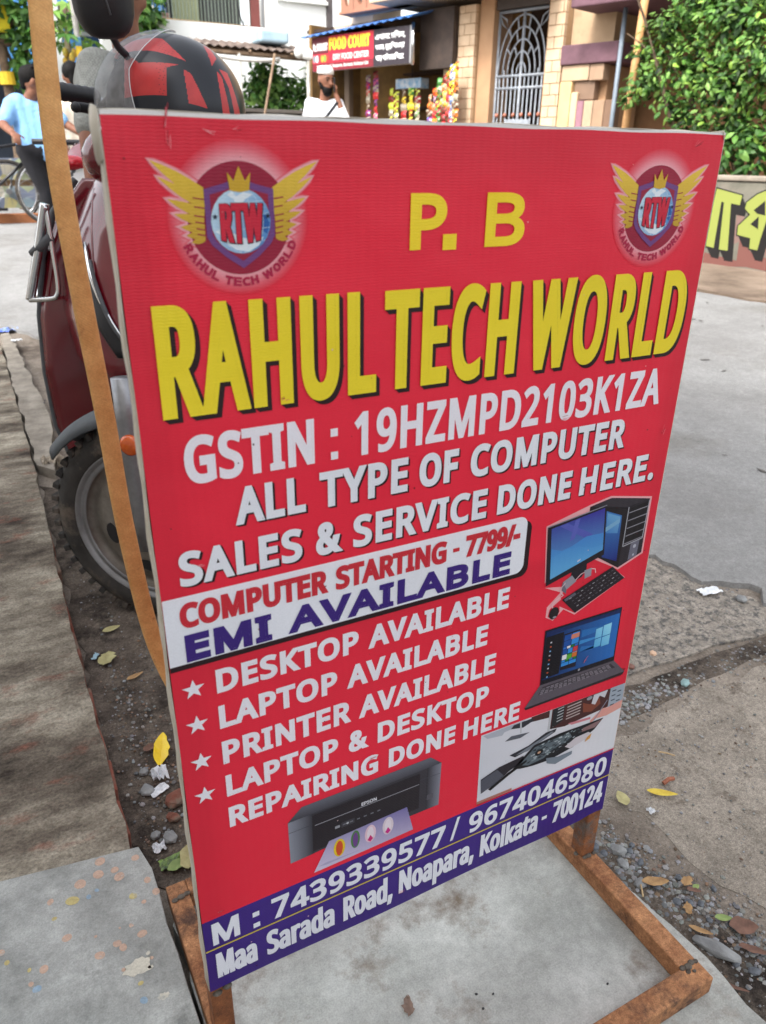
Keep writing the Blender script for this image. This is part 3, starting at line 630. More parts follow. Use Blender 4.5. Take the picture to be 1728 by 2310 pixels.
# printed flex: ribbed weave, the colours come from the print itself
def flex_mat():
    m = bpy.data.materials.new('printed_flex'); m.use_nodes = True; nt = m.node_tree; L = nt.links
    b = nt.nodes['Principled BSDF']; b.inputs['Roughness'].default_value = .42; b.inputs['Specular IOR Level'].default_value = .35
    a = nn(nt, 'ShaderNodeVertexColor', layer_name='Col')
    tc = nn(nt, 'ShaderNodeTexCoord'); sp_ = nn(nt, 'ShaderNodeSeparateXYZ'); L.new(tc.outputs['Object'], sp_.inputs[0])
    def mth(op, *ins, **k):
        n = nn(nt, 'ShaderNodeMath', operation=op)
        for i, v in enumerate(ins):
            if isinstance(v, (int, float)): n.inputs[i].default_value = v
            else: L.new(v, n.inputs[i])
        return n.outputs[0]
    nz = nn(nt, 'ShaderNodeTexNoise', Scale=22, Detail=2); L.new(tc.outputs['Object'], nz.inputs['Vector'])
    ph = mth('MULTIPLY', mth('SINE', mth('MULTIPLY', sp_.outputs['X'], 800)), .9)
    w1 = mth('SINE', mth('ADD', mth('ADD', mth('MULTIPLY', sp_.outputs['Z'], 2600), ph), mth('MULTIPLY', nz.outputs['Fac'], 9)))
    rib = mth('SINE', mth('ADD', mth('MULTIPLY', sp_.outputs['X'], 700), mth('MULTIPLY', nz.outputs['Fac'], 3)))
    hgt = mth('ADD', mth('MULTIPLY', w1, .5), mth('MULTIPLY', rib, .35))
    bp = nn(nt, 'ShaderNodeBump', Strength=.32, Distance=.0003); L.new(hgt, bp.inputs['Height'])
    n2 = nn(nt, 'ShaderNodeTexNoise', Scale=6, Detail=3); L.new(tc.outputs['Object'], n2.inputs['Vector'])
    b2 = nn(nt, 'ShaderNodeBump', Strength=.8, Distance=.012); L.new(n2.outputs['Fac'], b2.inputs['Height']); L.new(bp.outputs[0], b2.inputs['Normal'])
    L.new(b2.outputs[0], b.inputs['Normal'])
    # faint print grain and dust
    n3 = nn(nt, 'ShaderNodeTexNoise', Scale=900, Detail=1); L.new(tc.outputs['Object'], n3.inputs['Vector'])
    n4 = nn(nt, 'ShaderNodeTexNoise', Scale=5, Detail=6); L.new(tc.outputs['Object'], n4.inputs['Vector'])
    k = mth('ADD', mth('ADD', .86, mth('MULTIPLY', n3.outputs['Fac'], .16)), mth('MULTIPLY', mth('SUBTRACT', n4.outputs['Fac'], .5), .12))
    vm = nn(nt, 'ShaderNodeVectorMath', operation='SCALE'); L.new(a.outputs['Color'], vm.inputs[0]); L.new(k, vm.inputs['Scale'])
    L.new(vm.outputs[0], b.inputs['Base Color'])
    tr = nn(nt, 'ShaderNodeBsdfTranslucent'); L.new(vm.outputs[0], tr.inputs['Color'])
    ms = nn(nt, 'ShaderNodeMixShader', Fac=.18); L.new(b.outputs[0], ms.inputs[1]); L.new(tr.outputs[0], ms.inputs[2]); L.new(ms.outputs[0], nt.nodes['Material Output'].inputs[0])
    return m
M_flex = flex_mat()
RED, WHITE, VIOLET, YELLOW, BLACK = lin(218, 36, 60), lin(232, 235, 244), lin(58, 34, 122), lin(240, 218, 44), lin(38, 18, 24)
MP = world_m(sign).inverted() @ Matrix(((.001, 0, 0, 0), (0, 0, -.0001, 0), (0, .001, 0, 0), (0, 0, 0, 1)))
# the banner itself: red field, white box, violet foot; the lower edge sags a little
p = Print()
bot = lambda x: 1.2+2.2*math.sin(x/602*math.pi)*0+1.5*math.sin(x*.021)+(2.5 if x > 570 else 0)-(1.5 if x > 592 else 0)
N = 43
top = [(602*i/(N-1), 911.2+.4*math.sin(i*.7)+1.2*i/N) for i in range(N)]
for i in range(N-1):
    x0, x1 = top[i][0], top[i+1][0]
    p.poly([(x0, 118+x0*.003), (x1, 118+x1*.003), top[i+1], top[i]], RED, 0)
    p.poly([top[i], top[i+1], (x1, 914.3+.4*math.sin(i*.9+.9)), (x0, 914.3+.4*math.sin(i*.9))], lin(226, 226, 226), 0)
    p.poly([(x0, bot(x0)), (x1, bot(x1)), (x1, 118+x1*.003), (x0, 118+x0*.003)], VIOLET, 0)
banner = p.build('banner', M_flex, sign, MP, 'red printed flex banner with a violet foot')
# white edge of the flex folded round the frame: left side, top, right side
def wrap(pts_front, pts_back, name='banner_fold'):
    q = MB(); n = len(pts_front); q.grid([pts_front, pts_back]); o = q.build(name, M_flexw, sign, smooth=True, solid=.0007); return o
n = 40
zs = [.003+.911*i/(n-1) for i in range(n)]
wrap([Vector((-.0008+.0006*math.sin(i*.9), .0004, z)) for i, z in enumerate(zs)], [Vector((-.0008+.0008*math.sin(i*1.7), .019+.002*math.sin(i*.8), z)) for i, z in enumerate(zs)])
wrap([Vector((.6028, .0004, z)) for i, z in enumerate(zs)], [Vector((.6034+.001*math.sin(i*1.3), .027, z)) for i, z in enumerate(zs)])
xs_ = [.602*i/(n-1) for i in range(n)]
wrap([Vector((x, .0004, .9142+.0007*math.sin(i*.65))) for i, x in enumerate(xs_)], [Vector((x, .029+.002*math.sin(i), .9152+.0012*math.sin(i*.9))) for i, x in enumerate(xs_)])
# torn flap at the upper corner and tape at the other
q = MB(); q.grid([[Vector((-.0016, .001, .916)), Vector((-.003, .012, .918)), Vector((-.002, .026, .915))], [Vector((-.002, .0, .905)), Vector((-.005, .012, .903)), Vector((-.003, .026, .905))], [Vector((-.001, .0005, .885)), Vector((-.003, .01, .88)), Vector((-.002, .024, .884))]])
q.build('banner_fold', M_flexw, sign, smooth=True, solid=.0006)
q = MB(); q.grid([[Vector((.598, -.0012, .9155)), Vector((.6045, .004, .9165)), Vector((.605, .02, .9155))], [Vector((.6, -.0014, .908)), Vector((.6052, .004, .905)), Vector((.6052, .02, .9))]]); q.build('banner_fold', M_flexw, sign, smooth=True, solid=.0006)

pr = Print()
# heading
for t, a, b in [('RAHUL', 19, 209), ('TECH', 217, 362), ('WORLD', 376, 587)]:
    pr.text(t, a, b, 695, 785, YELLOW, 14, stem=11.0, shadow=(4.2, -4.2, BLACK), space=1.16)
pr.build('heading', M_flex, banner, MP, 'large yellow block letters with black shadow'); pr = Print()
pr.text('P', 240, 276, 816, 861, YELLOW, 12, stem=9.77); pr.rect(273, 287, 815, 828, YELLOW, 12); pr.build('lettering', M_flex, banner, MP, 'yellow initial with a full stop'); pr = Print(); pr.text('B', 317, 360, 816, 861, YELLOW, 12, stem=9.77)
pr.build('lettering', M_flex, banner, MP, 'second yellow initial'); pr = Print()
pr.text('GSTIN', 32, 148, 637, 680, WHITE, 10, stem=7.07, space=1.1); pr.rect(164, 171, 638, 645.5, WHITE, 10); pr.rect(164, 171, 660, 667.5, WHITE, 10)
pr.text('19HZMPD2103K1ZA', 188, 571, 637, 680, WHITE, 10, stem=6.51, space=1.1)
pr.build('lettering', M_flex, banner, MP); pr = Print()
sh = (2.4, -2.2, BLACK)
for t, a, b in [('ALL', 72, 138), ('TYPE', 152, 245), ('OF', 258, 303), ('COMPUTER', 318, 526)]: pr.text(t, a, b, 592, 627.5, WHITE, 12, stem=6.70, shadow=sh, space=1.12)
pr.build('lettering', M_flex, banner, MP); pr = Print()
for t, a, b in [('SALES', 18, 133), ('&', 147, 173), ('SERVICE', 186, 342), ('DONE', 356, 456), ('HERE.', 469, 583)]: pr.text(t, a, b, 542.5, 577, WHITE, 12, stem=6.70, shadow=sh, space=1.12)
pr.build('lettering', M_flex, banner, MP); pr = Print()
# white box with black shadow edge
def rbox(x1, y0, y1, r):
    c = [(x1-r+r*math.sin(k*math.pi/16), y1-r+r*math.cos(k*math.pi/16)) for k in range(9)]+[(x1-r+r*math.cos(k*math.pi/16), y0+r-r*math.sin(k*math.pi/16)) for k in range(9)]
    return [(0.3, y0), (.3, y1)]+c
pr.poly(rbox(407, 456, 527, 11), BLACK, 4); pr.poly(rbox(400, 462, 533, 11), WHITE, 8)
pr.build('lettering_box', M_flex, banner, MP, 'white box with a black shadow edge'); pr = Print()
CRED = lin(200, 44, 58)
for t, a, b in [('COMPUTER', 14, 158), ('STARTING', 167, 295), ('-', 303, 311), ('7799/-', 319, 391)]:
    if t == '-': pr.rect(a, b, 510, 514.5, CRED, 12)
    else: pr.text(t, a, b, 500, 526.5, CRED, 12, stem=5.58, space=1.06)
pr.build('lettering', M_flex, banner, MP); pr = Print()
pr.text('EMI', 16, 99, 463.5, 493, VIOLET, 12, stem=8.37, space=1.08); pr.text('AVAILABLE', 117, 381, 464.5, 493.5, VIOLET, 12, stem=8.00, space=1.08)
pr.build('lettering', M_flex, banner, MP); pr = Print()
for (w1, x0, x1, w2, a0, a1, y0, y1) in [('DESKTOP', 41, 192, 'AVAILABLE', 204, 384, 419, 447), ('LAPTOP', 40.5, 167, 'AVAILABLE', 179, 358, 376, 404.5), ('PRINTER', 40.5, 182, 'AVAILABLE', 193, 373, 331, 360)]:
    pr.text(w1, x0, x1, y0, y1, WHITE, 10, stem=5.86, space=1.1); pr.text(w2, a0, a1, y0, y1, WHITE, 10, stem=5.86, space=1.1)
for t, a, b in [('LAPTOP', 41, 167), ('&', 180, 203), ('DESKTOP', 216, 367)]: pr.text(t, a, b, 287, 316, WHITE, 10, stem=5.86, space=1.1)
for t, a, b in [('REPAIRING', 41, 217), ('DONE', 231, 322), ('HERE', 334, 418)]: pr.text(t, a, b, 244, 272.5, WHITE, 10, stem=5.86, space=1.1)
for cy in (432, 390, 344, 300):
    pr.poly([(19+(11.2 if k % 2 == 0 else 4.5)*math.sin(k*math.pi/5), cy+(11.2 if k % 2 == 0 else 4.5)*math.cos(k*math.pi/5)) for k in range(10)], WHITE, 10)
pr.build('lettering', M_flex, banner, MP, 'white list with star bullets'); pr = Print()
pr.rect(.3, 601.5, 69.3, 71.4, lin(206, 186, 70), 5)
for t, a, b in [('M', 9.5, 41), ('7439339577', 80, 317), ('9674046980', 354, 592)]: pr.text(t, a, b, 77, 112, WHITE, 10, stem=6.32, space=1.08)
pr.rect(57, 65, 77, 84.5, WHITE, 10); pr.rect(57, 65, 95, 102.5, WHITE, 10); pr.poly([(325, 78), (329.5, 78), (339, 116), (334.5, 116)], WHITE, 10)
for t, a, b, y0, y1 in [('Maa', 10.5, 59, 20, 62), ('Sarada', 71, 159, 20, 63), ('Road,', 171, 241, 12, 63.5), ('Noapara,', 250, 366, 10, 64), ('Kolkata', 376, 474, 22, 65), ('700124', 500, 594, 23, 64)]: pr.text(t, a, b, y0, y1, WHITE, 10, stem=5.95, space=1.06)
pr.rect(481, 490, 39, 45, WHITE, 10)
pr.build('lettering', M_flex, banner, MP, 'white phone numbers and address on the violet foot')

rs = random.Random(9); pr = Print()
for k in range(70):
    x, y, r_ = rs.uniform(8, 595), rs.uniform(6, 905), rs.choice([.5, .6, .8, 1.1]); c = rs.choice([lin(70, 20, 26), lin(90, 40, 40), lin(220, 190, 190), lin(60, 50, 50)])
    pr.poly([(x+r_*rs.uniform(.6, 1.2)*math.cos(t), y+r_*rs.uniform(.5, 1.1)*math.sin(t)) for t in [k_*math.pi/3 for k_ in range(6)]], c, 22+k*.01)
for x, y, a_, ln in [(70, 903, -.4, 9), (92, 884+20, .2, 5), (205, 268, .1, 12), (42, 905, 1.3, 14), (44, 893, 1.5, 10), (560, 900, .5, 12), (20, 128, .1, 9), (300, 415, .2, 8), (430, 640, .1, 10), (120, 700, .4, 5), (515, 300, .9, 9), (35, 560, .1, 6), (585, 600, 1.4, 12), (250, 26, .05, 8)]:
    for m_ in range(4):
        x2, y2 = x+rs.uniform(-2, 2), y+rs.uniform(-2, 2); pr.line([(x2, y2), (x2+ln*rs.uniform(.3, 1)*math.cos(a_), y2+ln*rs.uniform(.3, 1)*math.sin(a_))], .45, rs.choice([lin(222, 96, 108), lin(226, 140, 148), lin(150, 22, 38)]), 23+m_*.05)
pr.build('scuff_marks', M_flex, banner, MP)['kind'] = 'stuff'
# emblem: winged shield with globe and crown on a dark disc, soft pale glow, name on an arc
def emblem(cx):
    e = Print(); dx = cx-92.5
    MAR, GOLD, DGOLD, PUR = lin(150, 22, 56), lin(226, 192, 64), lin(194, 156, 48), lin(112, 66, 130)
    cy = 844; r0 = 40
    circ = lambda r, n=64: [(92.5+r*math.cos(2*math.pi*i/n), cy+r*math.sin(2*math.pi*i/n)) for i in range(n)]
    Pk = lin(234, 168, 178); P2 = lin(224, 98, 114)
    T = lambda pts: [(x+dx, y) for x, y in pts]
    e.ring(T(circ(40)), T(circ(49)), Pk, P2, 3); e.ring(T(circ(49)), T(circ(55)), P2, RED, 3)
    # wings: seven feathers each side, with a glow round each
    tips = [(29, 884), (33, 873.5), (39, 858.5), (43, 848.5), (47, 839.5), (50.5, 833.5), (54, 828.5)]
    roots = [((66, 866), (66, 857)), ((66, 858), (66, 851)), ((66, 852), (65, 845.5)), ((65, 846), (64.5, 840.5)), ((65, 841.5), (64.5, 836)), ((65, 837), (64.5, 832)), ((65, 833), (64.5, 829.2))]
    for sgn in (1, -1):
        fx = lambda pts: T([(92.5+(x-92.5)*sgn, y) for x, y in pts])
        for k, (tp, (ra, rb)) in enumerate(zip(tips, roots)):
            mx = (tp[0]+ra[0])/2; hw = (ra[1]-rb[1])*1.6
            up = [(ra[0]+(tp[0]-ra[0])*t, ra[1]+(tp[1]-ra[1])*t+1.8*math.sin(t*math.pi)*(1 if k == 0 else .6)) for t in (0, .25, .5, .75, .92)]
            dn = [(rb[0]+(tp[0]-rb[0])*t, rb[1]+(tp[1]-rb[1])*t-hw*.25*math.sin(t*math.pi)) for t in (.9, .75, .5, .25, 0)]
            loop = up+[(tp[0], tp[1])]+dn
            lo_ = grow(loop if area(loop) > 0 else loop[::-1], 2.6); l1_ = grow(loop if area(loop) > 0 else loop[::-1], 1.1); e.ring(fx(l1_), fx(lo_), Pk, RED, 3.3+k*.05); e.poly(fx(l1_), Pk, 4.2+k*.05)
            e.poly(fx(loop), (lambda x, y: tuple(a+(b-a)*min(1, max(0, (y-826)/50)) for a, b in zip(DGOLD, GOLD))), 6+k*.2)
            if k: e.line(fx([(ra[0], ra[1]), (ra[0]-9+k*.5, ra[1]+1.2)]), .9, MAR, 8)
    e.poly(T([(92.5+r0*math.cos(2*math.pi*i/64), cy+r0*math.sin(2*math.pi*i/64)) for i in range(64)]), MAR, 5)
    sh_ = [(66, 865), (80, 868.5), (93, 873), (105, 868.5), (119.5, 865), (119.5, 832), (116, 826), (106, 817), (93, 808.5), (80, 817), (69.5, 826), (66, 832)]
    e.poly(T(sh_), PUR, 10); inn = [(92.5+(x-92.5)*.84, 842+(y-842)*.84) for x, y in sh_]; e.poly(T(inn), lin(150, 26, 60), 11)
    gx, gy, gr = 93, 842.5, 23.2
    def gcol(x, y):
        t = ((x-dx-gx)*.8+(y-gy)*-.45)/gr; t = min(1, max(-1, t)); a, b = lin(196, 226, 244), lin(70, 136, 200)
        k = (t+1)/2; return tuple(p_+(q_-p_)*k for p_, q_ in zip(a, b))
    k_ = 24
    for ring_ in range(6):
        ra, rb = gr*ring_/6, gr*(ring_+1)/6
        for i in range(k_):
            t0, t1 = 2*math.pi*i/k_, 2*math.pi*(i+1)/k_
            e.poly(T([(gx+ra*math.cos(t0), gy+ra*math.sin(t0)), (gx+rb*math.cos(t0), gy+rb*math.sin(t0)), (gx+rb*math.cos(t1), gy+rb*math.sin(t1)), (gx+ra*math.cos(t1), gy+ra*math.sin(t1))]) if ring_ else T([(gx, gy), (gx+rb*math.cos(t0), gy+rb*math.sin(t0)), (gx+rb*math.cos(t1), gy+rb*math.sin(t1))]), gcol, 12.5)
    W2 = lin(226, 236, 244)
    e.poly(T([(83, 861), (88, 858), (91, 851), (97, 858), (103, 861), (96, 863), (90, 860), (87, 864)]), W2, 13.2); e.poly(T([(72, 836), (78, 832), (82, 826), (88, 822), (98, 820.5), (106, 825), (110, 831), (100, 829), (90, 832), (80, 838)]), W2, 13.2)
    e.poly(T([(106, 838), (113, 833), (115.5, 841), (112, 847), (107, 845)]), lin(40, 96, 168), 13.2)
    for f in (.35, .75):
        for s_ in (1, -1): e.line(T([(gx+s_*f*gr*math.cos(t), gy+gr*.97*math.sin(t)) for t in [(-1.5+3*i/14) for i in range(15)]]), .35, lin(206, 226, 240), 13.6)
    for f in (-.6, -.2, .25, .62): e.line(T([(gx+gr*.98*math.sqrt(1-f*f)*q_, gy+gr*f-1.2*math.cos(q_*1.5)) for q_ in [(-1+2*i/10) for i in range(11)]]), .35, lin(206, 226, 240), 13.6)
    e.poly(T([(85.5, 864), (84, 876.5), (88.7, 870.5), (93, 880.5), (97.5, 870.5), (102, 876.5), (100.5, 864), (93, 862.7)]), lin(206, 166, 44), 15)
    wp = lambda x, y: (x+dx, y+(.011*(x-93)**2-2.2)*(1 if y < 842 else -.15))
    L, o_ = fit_text('RTW', 76.5, 110, 829, 855, 3.6, FONT, 1.12)
    L = [[wp(*q_) for q_ in l] for l in L]
    e.fat([[(x+.3, y-.3) for x, y in l] for l in L], o_+.6, lin(48, 16, 46), 15.6); e.fat(L, o_, lin(206, 34, 62), 18)
    for sx in (72.8, 114):
        e.poly(T([(sx+(2.3 if k % 2 == 0 else 1)*math.sin(k*math.pi/5), 846+(2.3 if k % 2 == 0 else 1)*math.cos(k*math.pi/5)) for k in range(10)]), lin(30, 36, 60), 21)
    # name along the lower arc
    txt = 'RAHUL TECH WORLD'; ra = 45.5
    wid = {'I': .35, ' ': .45, 'W': 1.3}; tot = sum(wid.get(c, .9) for c in txt); ang = R(202); span = R(136); a = ang
    for c in txt:
        w_ = wid.get(c, .9)/tot*span; am = a+w_/2
        if c != ' ':
            Lc, o_ = fit_text(c, -w_*ra*.45, w_*ra*.45, -3.3, 3.3, 1.9, FONT)
            rot = am+math.pi/2; q_ = [[(92.5+dx+ra*math.cos(am)+x*math.cos(rot)-y*math.sin(rot), cy+1+ra*math.sin(am)*1.02+x*math.sin(rot)+y*math.cos(rot)) for x, y in l] for l in Lc]
            e.fat(q_, o_, lin(172, 26, 70), 9)
        a += w_
    e.build('emblem', M_flex, banner, MP, 'winged shield emblem with globe and crown')
emblem(92.5); emblem(520.5)

# pictures on the print
g1, g2, g3, dk = lin(74, 72, 80), lin(50, 46, 54), lin(150, 152, 164), lin(28, 24, 30)
def vgrad(a, b, y0, y1): return lambda x, y: tuple(p_+(q_-p_)*min(1, max(0, (y-y0)/(y1-y0))) for p_, q_ in zip(a, b))
def grad2(a, b, x0, y0, x1, y1):
    d = (x1-x0)**2+(y1-y0)**2
    return lambda x, y: tuple(p_+(q_-p_)*min(1, max(0, ((x-x0)*(x1-x0)+(y-y0)*(y1-y0))/d)) for p_, q_ in zip(a, b))
e = Print(); PINK = lin(230, 170, 176)
# desktop computer
glow = [(428, 513), (489, 527), (521, 532.5), (589, 519), (590, 441), (551, 427), (541, 433), (566, 412), (489, 379), (470, 392), (455, 380), (443, 388), (443, 402), (462, 418), (436, 431)]
e.poly(glow, PINK, 3); gl2 = [(508.5+(x-508.5)*.985, 455+(y-455)*.985) for x, y in glow]; e.poly([(434, 437), (436, 431), (470, 424), (462, 412), (464, 408), (448, 398), (446, 388), (455, 383), (464, 390), (463, 398), (489, 381.5), (564, 411.5), (540, 434), (508, 452), (470, 452)], RED, 4)
e.poly([(490, 525), (522, 530), (586, 517), (552, 511)], g2, 6); e.poly([(490, 525), (552, 511.5), (550, 430), (512, 454), (490, 470)], dk, 6)
e.poly([(552, 512), (586, 517), (587, 443), (550, 430)], lin(44, 40, 48), 6)
e.poly([(554, 510), (585, 514), (584, 464), (554, 460)], lin(24, 22, 28), 7)
for k in range(5): e.line([(554.5, 462+k*10.5), (584.5, 466+k*10.3)], 1.3, lin(140, 138, 148), 8)
e.line([(552.5, 512), (552.5, 459), (584, 464), (585.5, 515)], 1.4, lin(170, 172, 182), 8.4)
e.poly([(517, 514), (543, 503), (546, 440), (520, 452)], grad2(lin(24, 34, 120), lin(60, 120, 190), 530, 440, 528, 505), 7); e.poly([(519, 511), (541, 502), (540, 480), (521, 484)], grad2(lin(60, 120, 190), lin(110, 170, 210), 520, 480, 538, 506), 7.4)
e.poly([(519, 492), (541, 500), (541, 494), (520, 486)], lin(120, 170, 206), 7.8)
e.poly([(566, 460), (580, 463), (579, 440), (565, 437)], lin(110, 110, 126), 7)
e.ell(573, 455, 2.4, 2.6, lin(180, 182, 196), 7.5, 16); e.ell(573, 443, 1.6, 1.6, lin(180, 182, 196), 7.5, 12)
e.poly([(430, 511.5), (516, 522), (523, 455), (437, 433)], lin(30, 26, 36), 9); e.line([(430, 511.5), (516, 522)], 1.2, lin(140, 140, 152), 9.4)
scr = [(435.5, 508.5), (513.5, 519), (519.5, 462.5), (442, 441)]
e.poly(scr, grad2(lin(90, 160, 216), lin(58, 46, 150), 480, 445, 486, 514), 10)
e.poly([(438.5, 482), (455, 476), (470, 479), (490, 487), (517, 486), (519.5, 462.5), (442, 441)], grad2(lin(84, 160, 214), lin(70, 136, 206), 480, 445, 480, 484), 11)
e.poly([(439.5, 470), (460, 476), (480, 476), (500, 470), (519, 470), (519.5, 462.5), (442, 441)], grad2(lin(96, 170, 220), lin(76, 146, 210), 480, 445, 480, 474), 11.5)
e.poly([(447, 509.5), (458, 511), (500, 488), (492, 483)], lin(84, 92, 180), 10.4); e.poly([(470, 512.5), (477, 513.5), (472, 488), (465, 486)], lin(90, 98, 184), 10.7)
e.poly([(475, 448), (497, 453), (498, 441), (492, 432), (480, 428), (474, 434)], lin(34, 30, 40), 8)
e.poly([(463, 432), (476, 438), (484, 428), (470, 420)], lin(150, 148, 160), 8.6); e.poly([(463, 432), (470, 420), (470, 414), (461, 422)], lin(110, 108, 122), 8.7); e.poly([(495, 440), (506, 441), (507, 430), (497, 428)], lin(150, 148, 160), 8.6)
e.poly([(465, 407), (541, 434), (564.5, 412), (489, 382)], lin(34, 28, 36), 10); e.poly([(468, 406.5), (484, 412.5), (487, 409), (471, 403)], lin(96, 94, 108), 10.6)
for i in range(12):
    for j in range(4):
        t = .12+.83*i/11; s_ = .18+.2*j; x = 465+(541-465)*t+(489-465)*s_*.93; y = 407+(434-407)*t+(382-407)*s_*.93
        e.poly([(x-1.8, y-.3), (x+1.2, y+.8), (x+2, y-.1), (x-1, y-1.2)], lin(92, 88, 98) if (i+j) % 3 else lin(170, 168, 176), 11)
e.ell(455, 391, 7.5, 8.5, lin(36, 28, 34), 10, 24); e.ell(456.5, 385, 3, 1.4, lin(150, 146, 156), 11, 14)
e.line([(452, 399), (450, 404), (455, 409), (466, 413), (461, 419), (462, 425), (467, 430)], 1.3, lin(230, 190, 196), 9.5); e.line([(478, 426), (490, 436), (505, 440), (512, 438), (514, 432)], 1.2, lin(230, 190, 196), 8.2)
e.poly([(481, 457), (486, 458.5), (485, 456), (481, 454.6)], lin(200, 200, 214), 12)
e.build('picture', M_flex, banner, MP, 'printed picture of a desktop computer with monitor, keyboard and mouse'); e = Print()
# laptop
e.poly([(430, 255), (590, 252), (597, 262), (575, 270), (440, 262)], lin(150, 22, 40), 3)
e.poly([(445, 368.5), (570, 367.5), (571.5, 282), (447, 285.5)], lin(22, 22, 34), 6)
e.poly([(447.5, 366), (568, 365), (569, 291), (449, 293)], grad2(lin(14, 30, 80), lin(40, 110, 190), 455, 330, 560, 335), 7)
e.poly([(448, 358), (476, 358), (476, 295), (449, 295)], lin(18, 18, 28), 7.6); e.poly([(448, 366), (568, 365), (568, 359), (448, 360)], lin(20, 40, 90), 7.4)
lg = lin(120, 200, 240)
e.poly([(506, 351), (553, 347), (553, 343), (506, 340)], lin(40, 110, 180), 7.8); e.poly([(506, 318), (553, 322), (554, 316), (508, 326)], lin(40, 110, 180), 7.8); e.poly([(504, 336), (530, 334), (530, 331), (504, 330)], lin(60, 140, 206), 7.8)
for a, b, c, d in [(530, 541, 331, 345.5), (542.5, 556, 331, 347.5), (530, 541, 317, 329.5), (542.5, 556, 315, 329.5)]:
    e.poly([(a, c), (b, c-(.0)), (b, d+.6), (a, d)], grad2(lin(70, 160, 216), lin(150, 220, 244), 528, 315, 556, 347), 8.4)
rnd = random.Random(5); pal = [lin(40, 110, 200), lin(50, 140, 220), lin(24, 80, 160), lin(30, 120, 60), lin(200, 90, 40), lin(200, 60, 70), lin(110, 180, 230), lin(230, 230, 236)]
e.poly([(476.5, 354), (503, 354), (503, 297), (477, 299)], lin(26, 24, 40), 8)
y = 352
for hrow, cells in [(9, 2), (9, 2), (4, 4), (8, 3), (8, 3), (4, 4), (6, 2)]:
    for c in range(cells):
        w_ = 25/cells; x = 477.5+c*w_; e.rect(x+.3, x+w_-.5, y-hrow+.4, y-.3, pal[rnd.randrange(8)] if cells > 2 else pal[rnd.randrange(3)], 8.8)
    y -= hrow
e.rect(489, 502, 343, 350, lin(206, 130, 110), 9.2); e.rect(485.5, 493.5, 313, 320, lin(90, 170, 60), 9.2); e.rect(494, 502, 314, 321, lin(206, 110, 50), 9.2)
for k in range(9): e.rect(455.5, 458, 347-k*6.5, 349-k*6.5, [lin(200, 200, 210), lin(200, 90, 60), lin(120, 170, 220)][k % 3], 9)
e.poly([(447, 286), (571.5, 283.5), (595, 258), (426, 257.5)], lin(92, 86, 96), 7); e.poly([(426, 257.5), (595, 258), (592, 254), (428, 254)], lin(40, 36, 42), 7.4)
e.poly([(452, 282), (566, 280), (576, 271), (446, 271)], lin(56, 50, 58), 7.8)
for j in range(4):
    for i in range(16):
        x = 451-j*.9+i*(7.1+j*.2); y = 279.6-j*2.4; e.poly([(x, y), (x+5.6, y), (x+5.8, y-1.6), (x-.1, y-1.6)], lin(132, 126, 136) if (i*3+j) % 4 else lin(100, 96, 104), 8.4)
e.ell(510, 289.3, 2, 2, lin(150, 150, 160), 9, 16)
e.build('picture', M_flex, banner, MP, 'printed picture of an open laptop with a blue screen'); e = Print()
# repair photo
e.poly([(362, 239), (420, 238.6), (601.5, 236), (601.5, 120.5), (364, 122.5)], grad2(lin(206, 212, 222), lin(222, 226, 232), 370, 130, 590, 220), 3)
e.poly([(364, 128), (420, 127), (420, 123), (364, 122.6)], lin(176, 120, 106), 4)
e.poly([(440, 238), (575, 236.4), (575, 205), (540, 203), (500, 200), (470, 206), (470, 226), (440, 230)], lin(76, 44, 44), 4)
e.poly([(575, 236.4), (601.3, 236), (601.3, 196), (575, 201)], lin(160, 172, 186), 4.4)
for k in range(8): e.rect(579+(k % 2)*10, 586+(k % 2)*10, 229-k*4, 231-k*4, lin(70, 74, 88), 5)
for k in range(5): e.line([(500, 232-k*5), (524, 233-k*5)], 1.8, lin(190, 178, 176), 5)
e.poly([(470, 238), (474, 238), (474, 200), (470, 199)], lin(190, 194, 200), 5.2); e.poly([(476, 237), (496, 237), (494, 212), (476, 204)], lin(40, 42, 46), 5)
for k in range(5): e.line([(484, 234-k*5), (494, 235-k*5)], 1.4, lin(190, 196, 200), 5.4)
e.poly([(527, 229), (540, 222), (556, 228), (560, 216), (545, 208), (530, 212)], lin(130, 70, 54), 5); e.poly([(545, 236), (570, 236), (566, 224), (556, 231), (550, 218), (543, 222)], lin(206, 206, 214), 5.5); e.ell(538, 233, 5, 3, lin(150, 150, 160), 5.3, 16)
e.poly([(365, 237), (372, 230), (395, 226), (398, 230), (430, 233), (430, 238)], lin(176, 182, 194), 4.2)
e.poly([(408, 231), (428, 226), (446, 232), (440, 236), (412, 236)], lin(52, 54, 62), 4.6); e.poly([(400, 214), (425, 210), (440, 214), (410, 219)], lin(92, 96, 106), 4.6); e.line([(423, 238), (425, 218)], 2.4, lin(190, 194, 200), 5)
e.poly([(601.3, 208), (601.3, 194), (575, 190), (556, 192), (546, 187), (545, 192), (556, 200), (566, 206), (575, 204)], lin(222, 160, 150), 6); e.line([(552, 190), (572, 218)], 1.8, lin(140, 140, 156), 6.4); e.poly([(505, 203), (545, 199), (545, 195), (512, 198)], lin(206, 130, 140), 5.6)
e.poly([(410, 187), (440, 191), (468, 202), (486, 202), (484, 197), (440, 183), (420, 180)], lin(46, 48, 56), 6); e.poly([(420, 183), (478, 200), (482, 198), (440, 182)], lin(120, 126, 136), 6.3)
e.poly([(367, 165), (395, 174), (434, 177), (434, 168), (412, 160), (392, 148), (369, 140)], lin(44, 42, 50), 7); e.poly([(367, 163), (392, 171), (404, 156), (392, 147), (369, 141)], lin(84, 86, 98), 7.3)
